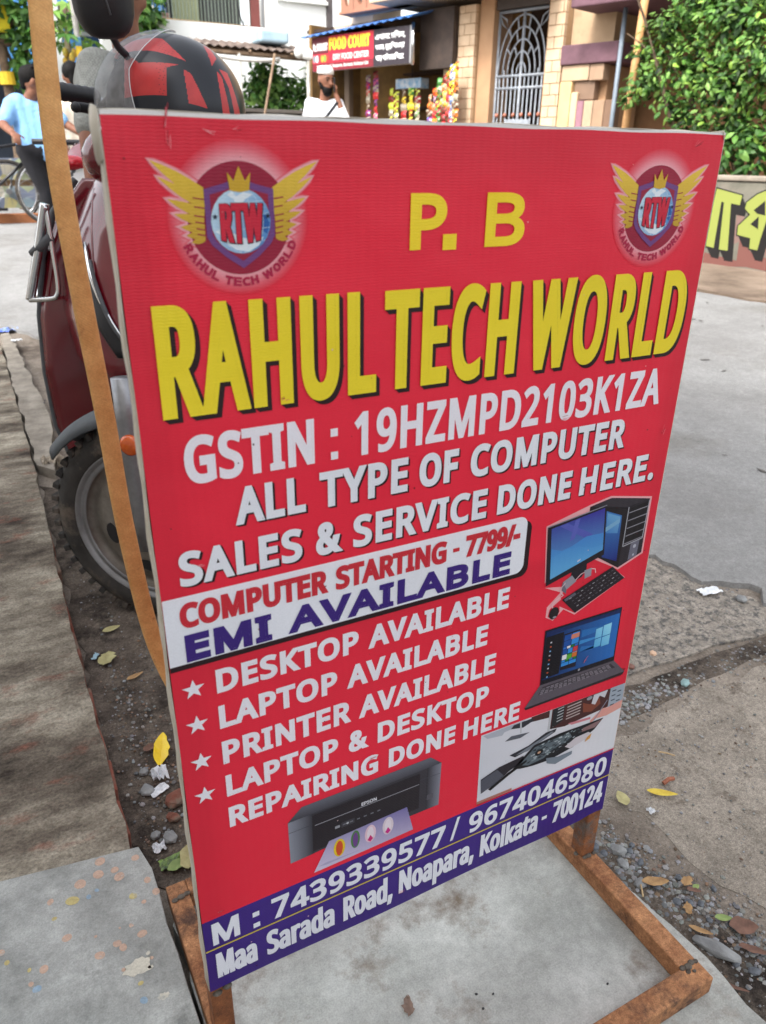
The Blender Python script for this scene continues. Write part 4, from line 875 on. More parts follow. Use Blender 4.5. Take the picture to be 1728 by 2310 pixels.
e.poly([(418, 161), (450, 188), (492, 191), (570, 188), (556, 173), (520, 156), (480, 150), (452, 152), (430, 156)], lin(32, 34, 40), 7); e.poly([(428, 163), (452, 184), (510, 186), (516, 176), (478, 165), (470, 158), (444, 156)], lin(96, 108, 116), 7.4)
for i in range(90):
    t, s_ = rnd.random(), rnd.random(); x = 430+t*90+s_*18; y = 160+s_*24+t*2; c = rnd.choice([lin(40, 46, 54), lin(130, 146, 152), lin(180, 190, 196), lin(60, 72, 80)])
    e.poly([(x, y), (x+rnd.uniform(2, 7), y+rnd.uniform(-1, 1)), (x+rnd.uniform(2, 6), y+rnd.uniform(1, 3)), (x-.5, y+1.6)], c, 7.8+.02*i)
e.ell(460, 172, 7, 5, lin(24, 26, 30), 10, 20); e.ell(460, 172, 2.8, 2, lin(206, 166, 140), 10.4, 14)
e.poly([(505, 163), (522, 172), (545, 173), (552, 168), (535, 160), (515, 156)], lin(206, 200, 206), 10); e.poly([(534, 184), (568, 187), (556, 177), (532, 178)], lin(140, 110, 112), 10)
e.poly([(545, 165), (552, 168), (550, 160), (541, 157)], lin(206, 150, 70), 10.4); e.poly([(474, 156), (495, 150), (520, 150), (520, 144), (492, 138), (476, 146)], lin(120, 132, 144), 9)
e.poly([(380, 143), (410, 158), (440, 168), (440, 164), (412, 153), (384, 139)], lin(26, 26, 30), 10)
e.line([(364, 122.4), (601.3, 120.4)], 2.2, lin(196, 30, 54), 11)
e.build('picture', M_flex, banner, MP, 'printed photo of a laptop being repaired on a white bench'); e = Print()
# printer
e.poly([(105, 218), (122, 234), (289, 235), (305, 220), (304, 152), (255, 152), (200, 157), (150, 157), (106, 155)], lin(58, 56, 64), 4)
e.poly([(105, 218), (122, 234), (289, 235), (305, 220)], grad2(lin(66, 66, 76), lin(104, 106, 118), 200, 218, 200, 236), 5)
e.poly([(105, 218), (135, 218), (135, 156), (106, 155)], grad2(lin(140, 144, 158), lin(48, 46, 54), 106, 190, 126, 190), 5); e.poly([(285, 220), (305, 220), (304, 152), (285, 153)], grad2(lin(44, 42, 50), lin(130, 132, 146), 288, 190, 303, 190), 5)
e.poly([(135, 216), (274, 216), (274, 209), (150, 210)], lin(42, 40, 48), 5.6)
e.poly([(134, 215), (275, 215), (275, 160), (134, 160)], lin(38, 33, 40), 6); e.line([(137, 199), (274, 199)], .9, lin(160, 160, 170), 6.6)
e.line([(105, 202), (134, 202)], .6, lin(60, 60, 70), 6.6); e.line([(275, 205), (304, 204)], .6, lin(70, 70, 80), 6.6)
e.text('EPSON', 196, 216, 200.8, 206.2, lin(216, 218, 226), 8, stem=1.12)
for k in range(6): e.rect(172+k*9, 176+k*9, 182, 184, lin(110, 112, 122), 7)
e.rect(170, 187, 179, 187, lin(62, 60, 68), 6.5); e.ell(178, 183, 1.6, 1.6, lin(180, 182, 190), 7, 12); e.rect(162, 168, 181, 185, lin(150, 152, 160), 7); e.rect(286, 295, 168, 176, lin(90, 88, 98), 7)
e.poly([(154, 166), (258, 170), (268, 128), (134, 125)], grad2(lin(206, 200, 226), lin(120, 112, 170), 190, 135, 200, 168), 8)
for x, y, r_, c, c2 in [(167, 149, 7.5, lin(226, 196, 40), lin(206, 80, 40)), (188, 152, 6, lin(80, 130, 70), lin(110, 70, 140)), (208, 151, 7.5, lin(226, 196, 210), lin(206, 40, 120)), (232, 152, 7.5, lin(220, 206, 216), lin(206, 40, 140))]:
    e.ell(x, y, r_, 14, c, 9, 26); e.ell(x, y, r_*.6, 11, c2 if x < 200 else lin(230, 220, 230), 9.5, 22); e.poly([(x-r_*.5, y-9), (x, y-2), (x+r_*.5, y-9), (x, y-13)], c2, 10)
e.poly([(140, 132), (150, 130), (200, 131), (150, 134)], lin(170, 166, 200), 8.6)
e.build('picture', M_flex, banner, MP, 'printed picture of a dark inkjet printer printing a bright photo')
# cane strip tucked behind the sign's edge
q = MB(); path = [(.055, .30, 1.42), (.034, .30, 1.22), (.011, .30, 1.015), (.0055, .30, .884), (.0085, .295, .76), (.0145, .285, .62), (.0175, .27, .50), (.018, .235, .405), (.0125, .17, .365), (.0155, .09, .40), (.035, .045, .43)]
path = [(.045, .30, 1.42), (.028, .30, 1.2), (.0115, .30, 1.015), (.0055, .30, .884), (.009, .30, .756), (.0145, .29, .61), (.018, .27, .475), (.0255, .235, .352), (.035, .17, .30), (.045, .09, .275), (.05, .04, .262)]
def smooth_path(P, n=8):
    P = [Vector(p_) for p_ in P]; out = []
    for i in range(len(P)-1):
        a, b, c, d = P[max(i-1, 0)], P[i], P[i+1], P[min(i+2, len(P)-1)]
        for k in range(n):
            t = k/n; out.append(.5*((2*b)+(c-a)*t+(2*a-5*b+4*c-d)*t*t+(3*b-a-3*c+d)*t**3))
    return out+[P[-1]]

path = [(.045, .32, 1.42), (.028, .31, 1.2), (.0115, .30, 1.015), (.0055, .30, .884), (.009, .30, .756), (.016, .30, .606), (.021, .30, .462), (.037, .30, .293), (.065, .25, .20), (.10, .15, .14), (.13, .03, .10)]
q = MB(); q.tube(smooth_path(path, 8), .0108, 16, flat=(.22, (0, 1, 0)))
def cane_mat():
    m = mat('cane', lin(210, 164, 104), lin(190, 142, 84), 40, .55, spec=.35, c3=lin(150, 102, 62), c3amt=.06, c3scale=36, grain=(400, .15))
    nt = m.node_tree; L = nt.links; tc = nn(nt, 'ShaderNodeTexCoord'); mp = nn(nt, 'ShaderNodeMapping'); mp.inputs['Rotation'].default_value = (0, R(55), 0)
    L.new(tc.outputs['Object'], mp.inputs[0]); w = nn(nt, 'ShaderNodeTexWave', Scale=130, Distortion=2.5, Detail=1); L.new(mp.outputs[0], w.inputs['Vector'])
    bp = nn(nt, 'ShaderNodeBump', Strength=.25, Distance=.0004); L.new(w.outputs['Fac'], bp.inputs['Height']); L.new(bp.outputs[0], nt.nodes['Principled BSDF'].inputs['Normal'])
    return m
o = q.build('cane_strip', cane_mat(), smooth=True); tag(o, 'long bent tan cane strip tucked behind the sign', 'cane strip')

# ================================================================ SCOOTER parked behind the sign
M_mar = mat('scooter_paint', lin(96, 10, 25), lin(86, 8, 21), 3, .2, spec=.5, coat=.6)
M_blk = mat('black_plastic', lin(34, 34, 38), lin(24, 24, 27), 8, .5, spec=.4, bump=.0004, bscale=300)
M_gry = mat('grey_plastic', lin(80, 82, 86), lin(62, 64, 68), 10, .6, bump=.0004, bscale=200)
M_chr = mat('chrome', lin(210, 212, 214), lin(190, 190, 192), 5, .14, metal=1)
M_alu = mat('fork_silver', lin(146, 148, 152), lin(120, 121, 124), 12, .42, metal=.7)
M_rim = mat('rim_dusty_silver', lin(142, 138, 132), lin(108, 102, 94), 14, .55, metal=.5, bump=.0005, bscale=100)
M_tyre = mat('tyre_rubber', lin(62, 60, 58), lin(42, 41, 40), 14, .9, spec=.25, bump=.001, bscale=80, c3=lin(92, 84, 76), c3amt=.18, c3scale=8)
M_org = mat('reflector_orange', lin(196, 92, 30), lin(176, 70, 20), 60, .15, spec=.6)
M_glass = mat('mirror_glass', lin(190, 200, 206), None, 3, .05, metal=1)
HD = R(-115); WC = Vector((.154, 1.067, -.122))
SF = Matrix.Translation(WC) @ Matrix.Rotation(HD, 4, 'Z')                 # body frame: X forward, Y left, Z up, origin under the front hub
ST = Matrix.Translation((.200, 1.045, -.126)) @ Matrix.Rotation(R(-40), 4, 'Z')                                  # steered frame
sc = empty('scooter', WC, HD, 'maroon scooter parked behind the sign with its front wheel turned', 'scooter')
WR = .236
# front wheel: axle along local Y of the steered frame
AX = ST @ Matrix.Translation((0, 0, .247)) @ Matrix.Rotation(R(90), 4, 'X') @ Matrix.Scale(1.045, 4)  # lathe axis -> -Y.. symmetrical
def wheel(parent_name, M, parent):
    q = MB(); q.lathe([(.17, -.032), (.18, -.04), (.195, -.046), (.208, -.044), (.222, -.036), (.231, -.022), (WR-.001, 0), (.231, .022), (.222, .036), (.208, .044), (.195, .046), (.18, .04), (.17, .032)], 64, M, True)
    ty = q.build('tyre', M_tyre, parent, smooth=True)
    q = MB()
    for i in range(46):
        for s_ in (-1, 1):
            t = 2*math.pi*(i+.5*(s_ > 0))/46
            q.box(.219, .2345, -.0065, .0065, .018, .0415, M @ Matrix.Rotation(t, 4, 'Z') @ Matrix.Scale(s_, 4, (0, 0, 1)), jit=0)
        q.box(.228, WR+.0005, -.009, .009, -.012, .012, M @ Matrix.Rotation(2*math.pi*(i+.25)/46, 4, 'Z') @ Matrix.Rotation(.5, 4, 'X'))
    q.build('tread', M_tyre, ty, bevel=.002, kind='stuff')
    q = MB(); pr_ = []
    q.lathe([(.176, -.036), (.182, -.032), (.18, -.026), (.168, -.024), (.16, -.012), (.145, -.010), (.132, -.02), (.10, -.026), (.07, -.024), (.05, -.03), (.03, -.032), (.0, -.032)], 56, M)
    q.lathe([(.176, .036), (.182, .032), (.18, .026), (.168, .024), (.16, .012), (.145, .010), (.132, .02), (.10, .026), (.07, .024), (.05, .03), (.03, .032), (.0, .032)], 56, M)
    rm = q.build('rim', M_rim, parent, smooth=True)
    for s_ in (-1, 1):
        q = MB(); q.lathe([(.184, s_*.034), (.183, s_*.039), (.176, s_*.0395), (.171, s_*.033), (.166, s_*.031), (.163, s_*.034), (.158, s_*.030)], 64, M); q.build('rim_lip', M_alu, rm, smooth=True)
    for i in range(6):
        for s_ in (-1, 1):
            t = 2*math.pi*i/6+.3
            pts = [(.106+.012*math.cos(a_), .026*math.sin(a_)) for a_ in [2*math.pi*k/16 for k in range(16)]]
            pts = [(r_*math.cos(w_*9), r_*math.sin(w_*9)) for r_, w_ in pts]
            q = MB(); q.prism(pts, .0, .0288, M @ Matrix.Rotation(t, 4, 'Z') @ Matrix.Scale(s_, 4, (0, 0, 1))); q.build('rim_slot', M_blk, rm)
            q = MB(); q.lathe([(.0, .036), (.008, .036), (.009, .026)], 6, M @ Matrix.Rotation(t+.52, 4, 'Z') @ Matrix.Translation((.082, 0, 0)) @ Matrix.Scale(s_, 4, (0, 0, 1))); q.build('bolt', M_rim, rm)
    q = MB(); q.lathe([(.0, -.062), (.016, -.062), (.019, -.056), (.019, -.03), (.026, -.03)], 20, M); q.lathe([(.0, .062), (.016, .062), (.019, .056), (.019, .03), (.026, .03)], 20, M); q.build('hub', M_rim, parent, smooth=False)
wheel('front_wheel', AX, sc)
# fork legs, lower triangular shrouds and reflector (steered)
def stp(x, y, z): return ST @ Vector((x, y, z))
def scp(x, y, z): return SF @ Vector((x, y, z))
for s_ in (-1, 1):
    q = MB(); q.tube([stp(-.002, s_*.066, WR-.03), stp(-.002, s_*.068, WR+.04), stp(-.004, s_*.068, WR+.16), stp(-.006, s_*.066, WR+.27), stp(-.01, s_*.06, WR+.36)], [.017, .019, .022, .025, .025], 14); q.build('fork_leg', M_alu, sc, smooth=True)
    q = MB(); q.lathe([(0, .012), (.016, .011), (.022, .006), (.023, 0)], 24, ST @ Matrix.Translation((.004, s_*.088, WR+.225)) @ Matrix.Rotation(R(-90*s_), 4, 'X')); q.build('reflector', M_org, sc, smooth=True)
# front fender and its flap
def shell_arc(cx, cz, rad, a0, a1, hw, drop, n=20, m_=9, M=ST):
    rows = []
    for i in range(n+1):
        a = a0+(a1-a0)*i/n; row = []
        for j in range(m_):
            s_ = -1+2*j/(m_-1); r_ = rad-drop*abs(s_)**3
            row.append(M @ Vector((cx+r_*math.cos(a), s_*hw, cz+r_*math.sin(a))))
        rows.append(row)
    return rows
q = MB(); q.grid(shell_arc(-.01, WR, .275, R(5), R(100), .073, .05)); q.build('front_fender', M_mar, sc, smooth=True, solid=.004)
q = MB(); q.grid(shell_arc(-.01, WR, .285, R(98), R(141), .058, .03)); q.build('mud_flap', mat('flap_grey', lin(70, 75, 79), lin(54, 58, 62), 9, .6, bump=.001, bscale=60), sc, smooth=True, solid=.004)
# body: inner leg shield and bulged front apron
def section_surface(sec, ns=25, pw=2.2):
    rows = []
    sec_ = []
    for i in range(len(sec)-1):
        for k in range(5):
            t = k/5; t = t*t*(3-2*t)*.5+t*.5; sec_.append([a+(b-a)*t for a, b in zip(sec[i], sec[i+1])])
    sec_.append(sec[-1])
    for z, w, xc, xe in sec_:
        rows.append([scp(xe+(xc-xe)*(1-abs(s_)**pw), w*s_, z) for s_ in [-1+2*j/(ns-1) for j in range(ns)]])
    return rows
q = MB(); q.grid(section_surface([(.20, .16, -.34, -.335), (.26, .24, -.345, -.335), (.36, .268, -.35, -.335), (.5, .272, -.34, -.33), (.64, .262, -.33, -.335), (.78, .232, -.34, -.35), (.88, .19, -.36, -.37), (.95, .13, -.38, -.385)], pw=4)); q.build('leg_shield', M_mar, sc, smooth=True, solid=.012)
q = MB(); q.grid(section_surface([(.475, .10, -.16, -.30), (.50, .15, -.135, -.31), (.56, .185, -.12, -.318), (.66, .20, -.125, -.326), (.76, .19, -.155, -.335), (.85, .155, -.20, -.345), (.92, .115, -.25, -.355), (.955, .09, -.29, -.36)], pw=2.4)); q.build('front_apron', M_mar, sc, smooth=True, solid=.006)
# dark wheel well behind the wheel
q = MB(); q.grid(section_surface([(.22, .09, -.325, -.33), (.32, .12, -.318, -.325), (.47, .125, -.30, -.32)], pw=4)); q.build('wheel_well', M_blk, sc, smooth=True, solid=.004)
# black V grille with chrome strips on the apron, both sides of the nose
def apron_x(z, y):
    z0 = [(.475, .10, -.16, -.30), (.50, .15, -.135, -.31), (.56, .185, -.12, -.318), (.66, .20, -.125, -.326), (.76, .19, -.155, -.335), (.85, .155, -.20, -.345), (.92, .115, -.25, -.355), (.955, .09, -.29, -.36)]
    for a, b in zip(z0, z0[1:]):
        if a[0] <= z <= b[0]:
            t = (z-a[0])/(b[0]-a[0]); w, xc, xe = (a[k]+(b[k]-a[k])*t for k in (1, 2, 3)); return xe+(xc-xe)*(1-min(1, abs(y)/w)**2.4)
    return -.3
for s_ in (-1, 1):
    q = MB(); rows = []
    for i in range(13):
        t = i/12; row = []
        for j in range(5):
            u_ = j/4; z = .83-.25*t-.0+.0*u_; yo = .112-.085*t; yi = max(.0, .095-.125*t)
            y = s_*(yi+(yo-yi)*u_+.02*math.sin(t*math.pi)); z2 = .82-.23*t-.055*(1-u_)*0
            row.append(scp(apron_x(z2, y)+.006, y, z2))
        rows.append(row)
    q.grid(rows); q.build('grille', M_blk, sc, smooth=True, solid=.006)
    for k, off in enumerate((.0, .028)):
        pts = []
        for i in range(13):
            t = i/12; y = s_*max(.004, .096-off*.6-.10*t+.014*math.sin(t*math.pi)); z = .825-.21*t-off*1.2; pts.append(scp(apron_x(z, y)+.012, y, z))
        q = MB(); q.tube(pts, [.002+.0035*math.sin(math.pi*min(1, .1+i/12)) for i in range(13)], 8); q.build('grille_strip', M_chr if k == 0 else M_gry, sc, smooth=True)
    # ridge highlight line of the nose
    q = MB(); q.tube([scp(apron_x(z, s_*(.085-.1*(.9-z)))+.002, s_*(.085-.1*(.9-z)), z) for z in [.93-.02*i for i in range(10)]], .004, 8); q.build('nose_ridge', M_mar, sc, smooth=True)
# crash guard: chrome hoops at each side
for s_ in (-1, 1):
    P = [(-.29, s_*.195, .90), (-.285, s_*.192, .82), (-.285, s_*.192, .73), (-.285, s_*.198, .70), (-.288, s_*.215, .69), (-.30, s_*.27, .685)]
    q = MB(); q.tube([scp(*p_) for p_ in smooth_path(P, 6)], .006, 10); q.build('crash_guard', M_chr, sc, smooth=True)
    P = [(-.29, s_*.195, .90), (-.295, s_*.222, .82), (-.30, s_*.25, .74), (-.305, s_*.27, .685)]
    q = MB(); q.tube([scp(*p_) for p_ in smooth_path(P, 6)], .011, 10); q.build('crash_guard', M_chr, sc, smooth=True)
    q = MB(); q.tube([scp(-.285, s_*.192, .83), scp(-.30, s_*.245, .79)], .011, 8); q.build('crash_guard', M_gry, sc, smooth=True)
    # shield edge trim
    q = MB(); q.tube([scp(-.34, s_*w_, z_) for z_, w_ in [(.21, .165), (.26, .246), (.36, .274), (.5, .278), (.64, .268), (.78, .238), (.88, .196), (.95, .135)]], .008, 8); q.build('edge_trim', M_gry, sc, smooth=True)
    q = MB(); q.box(-.03, .03, -.012, .012, -.006, .006, SF @ Matrix.Translation((-.62, s_*.30, .33)) @ Matrix.Rotation(R(20), 4, 'Z')); q.box(-.04, .04, -.03, .03, -.01, .01, SF @ Matrix.Translation((-.62, s_*.262, .33))); q.build('footrest', M_gry, sc, bevel=.004)
# floor, seat, rear body, rear wheel
q = MB(); q.box(-.80, -.345, -.2, .2, .27, .31, SF); q.build('floorboard', M_gry, sc, bevel=.012)
q = MB(); rows = []
for x, w, z0, z1 in [(-.72, .10, .31, .55), (-.80, .15, .30, .66), (-.95, .175, .30, .70), (-1.2, .18, .34, .70), (-1.42, .16, .44, .70), (-1.6, .09, .55, .69)]:
    rows.append([scp(x, w*math.cos(t), (z0+z1)/2+(z1-z0)/2*math.sin(t)) for t in [2*math.pi*k/20 for k in range(20)]])
q.grid(rows, True); q.build('rear_body', M_mar, sc, smooth=True)
q = MB(); rows = []
for x, w, z0, z1 in [(-.74, .06, .69, .72), (-.82, .13, .69, .77), (-1.0, .15, .69, .775), (-1.2, .15, .69, .80), (-1.45, .12, .69, .80), (-1.55, .05, .70, .77)]:
    rows.append([scp(x, w*math.cos(t), (z0+z1)/2+(z1-z0)/2*math.sin(t)) for t in [2*math.pi*k/18 for k in range(18)]])
q.grid(rows, True); q.build('seat', M_blk, sc, smooth=True)
AXR = SF @ Matrix.Translation((-1.25, 0, WR)) @ Matrix.Rotation(R(90), 4, 'X'); wheel('rear_wheel', AXR, sc)
# handlebar with shroud, grips, levers, mirrors (steered about the head)
HB = SF @ Matrix.Translation((-.335, 0, 0)) @ Matrix.Rotation(R(55), 4, 'Z')
hb = lambda x, y, z: HB @ Vector((x, y, z))
q = MB(); q.sphere((0, 0, 0), (.085, .14, .075), 20, 12, (HB @ Matrix.Rotation(R(-20), 4, 'Y')).to_3x3()); q.v = [v+hb(.02, 0, 1.0) for v in q.v]; q.build('handlebar_shroud', M_mar, sc, smooth=True)
q = MB(); q.sphere((0, 0, 0), (.02, .085, .055), 18, 10, (HB @ Matrix.Rotation(R(-20), 4, 'Y')).to_3x3()); q.v = [v+hb(.092, 0, .99) for v in q.v]; q.build('headlamp', mat('lamp_glass', lin(200, 206, 210), lin(150, 156, 160), 50, .1, spec=.6), sc, smooth=True)
q = MB(); q.tube([scp(-.335, 0, .9), scp(-.335, 0, 1.0)], .03, 14); q.build('steering_stem', M_blk, sc, smooth=True)
for s_ in (-1, 1):
    q = MB(); q.tube([hb(.0, s_*.04, 1.06), hb(-.005, s_*.06, 1.1), hb(-.01, s_*.08, 1.115)], .012, 10); q.build('handlebar', M_chr, sc, smooth=True)
    q = MB(); P = [hb(-.01+(-.01*t), s_*(.07+.12*t), 1.115+.008*t) for t in [i/14 for i in range(15)]]; q.tube(P, [.0165+(.0018 if i % 2 else 0) for i in range(14)]+[.013], 14); q.build('grip', M_blk, sc, smooth=True)
    P = [hb(.012, s_*.04, 1.105), hb(.04, s_*.06, 1.09), hb(.05, s_*.11, 1.085), hb(.045, s_*.15, 1.09), hb(.042, s_*.165, 1.09)]
    q = MB(); q.tube([v for v in smooth_path(P, 4)], .0062, 8, flat=(1.6, (0, 0, 1))); q.sphere(hb(.042, s_*.168, 1.09), .0105, 10, 7); q.build('brake_lever', M_blk if s_ < 0 else M_alu, sc, smooth=True)
# mirrors: black shells on stalks
def mirror(stalk, c, rx, rz, face):
    face = Vector(face).normalized(); up = (Vector((0, 0, 1))-face*face.z).normalized(); rt = face.cross(up)
    q = MB(); q.tube([Vector(p_) for p_ in smooth_path(stalk, 5)], .0065, 8); q.build('mirror_stalk', M_blk, sc, smooth=True)
    rows = []; c = Vector(c); K = 22
    for d, f in [(-.034, .0), (-.034, .25), (-.031, .5), (-.024, .75), (-.012, .93), (.0, 1.0), (.006, 1.0), (.0065, .9)]:
        row = []
        for k in range(K):
            t = 2*math.pi*k/K; ct, st_ = math.cos(t), math.sin(t); e_ = .62
            row.append(c+face*d+rt*(math.copysign(abs(ct)**e_, ct)*rx*f*(1+.12*st_))+up*(math.copysign(abs(st_)**e_, st_)*rz*f))
        rows.append(row)
    q = MB(); q.grid(rows, True); mo = q.build('mirror', M_blk, sc, smooth=True)
    q = MB(); q.add([c+face*.0062+rt*(math.copysign(abs(math.cos(t))**e_, math.cos(t))*rx*.9*(1+.12*math.sin(t)))+up*(math.copysign(abs(math.sin(t))**e_, math.sin(t))*rz*.9) for t in [2*math.pi*k/K for k in range(K)]], [tuple(range(K))]); q.build('mirror_glass', M_glass, mo, fix=False)
    q = MB(); q.tube([c+face*-.0335+rt*(rx*(.35+.1*i)-.02)+up*rz*(.75-.4*i) for i in (0, 1, 2, 3)], .0018, 6); q.build('mirror_crease', M_gry, mo, smooth=True)
mirror([hb(0, -.08, 1.09), (.262, 1.12, 1.03), (.225, 1.04, 1.06), (.205, 1.0, 1.085)], (.198, .985, 1.132), .052, .07, (.30, .93, .2))
mirror([hb(-.0, .08, 1.09), hb(-.03, .2, 1.0), hb(-.04, .3, .93)], hb(-.05, .36, .90), .07, .05, hb(-1, .3, 1.3)-hb(0, 0, 1.2))

# helmet hung on the handlebar: shell with graphics, clear visor, dark lining
HC = Vector((.338, 1.115, .968))
e1 = Vector((.883, -.47, .014)); e2 = Vector((.187, .379, .906)); e3 = e1.cross(e2)   # e1 back of head, e2 crown, e3 towards the viewer's side
yaw = R(14)
e1, e3 = (e1*math.cos(yaw)-e3*math.sin(yaw)), (e1*math.sin(yaw)+e3*math.cos(yaw))
hel = empty('helmet', HC-Vector((0, 0, .13)), 0, 'black and red full face helmet with clear visor on the scooter', 'helmet')
REDP = [[(850, 385), (880, 362), (1060, 376), (1110, 440), (1180, 512), (1010, 470), (910, 460), (845, 472)], [(845, 482), (900, 490), (950, 540), (1140, 541), (1085, 565), (1085, 700), (845, 700)],
        [(1168, 560), (1205, 575), (1290, 720), (1195, 720)], [(1268, 345), (1300, 345), (1337, 420), (1312, 492)], [(1350, 490), (1392, 482), (1500, 740), (1450, 740), (1400, 570)], [(1335, 510), (1362, 530), (1420, 740), (1375, 740)], [(820, 385), (850, 385), (845, 472), (800, 440)], [(800, 482), (845, 482), (845, 700), (800, 700)]]
REDP = [[((x-1120)/370*.134, -(y-600)/370*.134) for x, y in l] for l in REDP]
def hpt(th, ph, k=1.0):
    # th around the up axis (0 = back), ph from the crown down
    a, b, c = .138, .128, .117
    x = math.sin(ph)*math.cos(th); z = math.sin(ph)*math.sin(th); y = math.cos(ph)
    if y < 0: x *= 1-.10*y*y; y *= .98
    return Vector((x*a*k, y*b*k, z*c*k))
NT, NP = 420, 240
vs_, fs_, mi_ = [], [], []
for i in range(NP+1):
    for j in range(NT):
        vs_.append(hpt(2*math.pi*j/NT, .02+(2.35-.02)*i/NP))
for i in range(NP):
    for j in range(NT):
        f = (i*NT+j, i*NT+(j+1) % NT, (i+1)*NT+(j+1) % NT, (i+1)*NT+j); c = sum((vs_[k] for k in f), Vector())/4
        # face opening at the front
        if c.x < -.088 and -.06 < c.y < .07 and abs(c.z) < .1: continue
        fs_.append(f); pt = (c.x, c.y)
        r_ = any(inside(pt, l) for l in REDP)
        if r_ and ((math.sin(c.x*700+c.y*300)*math.sin(c.y*820-c.x*200) > .86 and c.x > -.03 and c.x < .0)): r_ = False
        mi_.append(1 if r_ else 0)
me = bpy.data.meshes.new('shell'); me.from_pydata([tuple(HC+e1*v.x+e2*v.y+e3*v.z-hel.location) for v in vs_], [], fs_)
hb_ = link_mesh('shell', me, [mat('helmet_black', lin(30, 34, 42), lin(24, 27, 34), 6, .3, spec=.35), mat('helmet_red', lin(176, 44, 44), lin(160, 36, 38), 40, .38, spec=.45)], hel, True)
me.polygons.foreach_set('material_index', mi_)
bm = bmesh.new(); bm.from_mesh(me); loose = [v for v in bm.verts if not v.link_faces]; bmesh.ops.delete(bm, geom=loose, context='VERTS'); bmesh.ops.recalc_face_normals(bm, faces=bm.faces); bm.to_mesh(me); bm.free()
qm = hb_.modifiers.new('solid', 'SOLIDIFY'); qm.thickness = .006; qm.offset = -1
me.polygons.foreach_set('use_smooth', [True]*len(me.polygons))
q = MB(); rows = []
for i in range(25):
    rows.append([HC+e1*v.x+e2*v.y+e3*v.z for v in [hpt(2*math.pi*j/40, .05+2.2*i/24, .93) for j in range(40)]])
q.grid(rows, True); q.build('lining', mat('helmet_lining', lin(30, 30, 32), None, 30, .95), hel, smooth=True)
# clear visor, swung half up
mv = bpy.data.materials.new('visor_clear'); mv.use_nodes = True; nt = mv.node_tree; b = nt.nodes['Principled BSDF']
b.inputs['Roughness'].default_value = .12; b.inputs['Base Color'].default_value = (.62, .62, .64, 1); b.inputs['Specular IOR Level'].default_value = .6
tb = nn(nt, 'ShaderNodeBsdfTransparent'); tb.inputs[0].default_value = (.78, .79, .8, 1); msx = nn(nt, 'ShaderNodeMixShader', Fac=.62)
nz = nn(nt, 'ShaderNodeTexNoise', Scale=18, Detail=5); rr_ = nn(nt, 'ShaderNodeMapRange'); rr_.inputs['To Min'].default_value = .66; rr_.inputs['To Max'].default_value = .9; nt.links.new(nz.outputs['Fac'], rr_.inputs[0]); nt.links.new(rr_.outputs[0], msx.inputs[0])
nt.links.new(b.outputs[0], msx.inputs[1]); nt.links.new(tb.outputs[0], msx.inputs[2]); nt.links.new(msx.outputs[0], nt.nodes['Material Output'].inputs[0])
q = MB(); rows = []
for i in range(25):
    f_ = i/24; ph = .30+1.95*f_; half = R(58)+R(34)*max(0, 1-f_*1.6); row = []
    for j in range(41):
        th = math.pi+half*(-1+2*j/40); v = hpt(th, ph, 1.045); fr_ = max(0, -v.x/.15); v.x *= 1+.05*fr_; v.y *= 1+.03*fr_
        row.append(HC+e1*v.x+e2*v.y+e3*v.z*1.02)
    rows.append(row)
q.grid(rows); q.build('visor', mv, hel, smooth=True)
q = MB(); q.tube([r_[0] for r_ in rows], .0009, 6); q.tube([r_[-1] for r_ in rows], .0009, 6); q.tube(rows[0], .0009, 6); q.tube(rows[-1], .0012, 6); q.build('visor_rim', mat('visor_rim_grey', lin(190, 192, 194), None, 10, .3), hel, smooth=True)
q = MB(); q.tube([HC+e1*-.1+e2*-.085+e3*z for z in (-.09, -.05, 0, .05, .09)], [.018, .024, .026, .024, .018], 12); q.build('chin_bar', M_blk, hel, smooth=True)

# ================================================================ PEOPLE
def capsule(mb, p0, p1, r0, r1, n=12):
    p0, p1 = Vector(p0), Vector(p1); d = (p1-p0)
    if d.length < 1e-5: mb.sphere(p0, r0, n, 8); return
    d.normalize(); pts = []; rs = []
    for k in range(5): a = math.pi/2*k/5; pts.append(p0-d*r0*math.cos(a)); rs.append(max(.0005, r0*math.sin(a)))
    for t in (0, .5, 1): pts.append(p0.lerp(p1, t)); rs.append(r0+(r1-r0)*t)
    for k in range(1, 6): a = math.pi/2*k/5; pts.append(p1+d*r1*math.sin(a)); rs.append(max(.0005, r1*math.cos(a)))
    mb.tube(pts, rs, n)
def blob(name, mb, m, parent, voxel=.01, it=6, label=None):
    """one continuous skin over overlapping limbs"""
    inv = world_m(parent).inverted() if parent else Matrix.Identity(4)
    me = bpy.data.meshes.new(name); me.from_pydata([tuple(inv @ v) for v in mb.v], [], mb.f)
    bm = bmesh.new(); bm.from_mesh(me); bmesh.ops.remove_doubles(bm, verts=bm.verts, dist=1e-6); bmesh.ops.recalc_face_normals(bm, faces=bm.faces); bm.to_mesh(me); bm.free()
    o = bpy.data.objects.new(name, me); COL.objects.link(o)
    r_ = o.modifiers.new('r', 'REMESH'); r_.mode = 'VOXEL'; r_.voxel_size = voxel; r_.use_smooth_shade = True
    s_ = o.modifiers.new('s', 'SMOOTH'); s_.iterations = it; s_.factor = .5
    dg = bpy.context.evaluated_depsgraph_get(); me2 = bpy.data.meshes.new_from_object(o.evaluated_get(dg))
    bpy.data.objects.remove(o); bpy.data.meshes.remove(me); me2.name = name
    o = link_mesh(name, me2, m, parent, True)
    if label: o['label'] = label
    return o
SKIN = mat('skin', lin(128, 86, 66), lin(108, 70, 54), 20, .6, spec=.35)
HAIR = mat('hair_black', lin(16, 13, 13), lin(8, 7, 7), 60, .7, spec=.15, bump=.003, bscale=120)
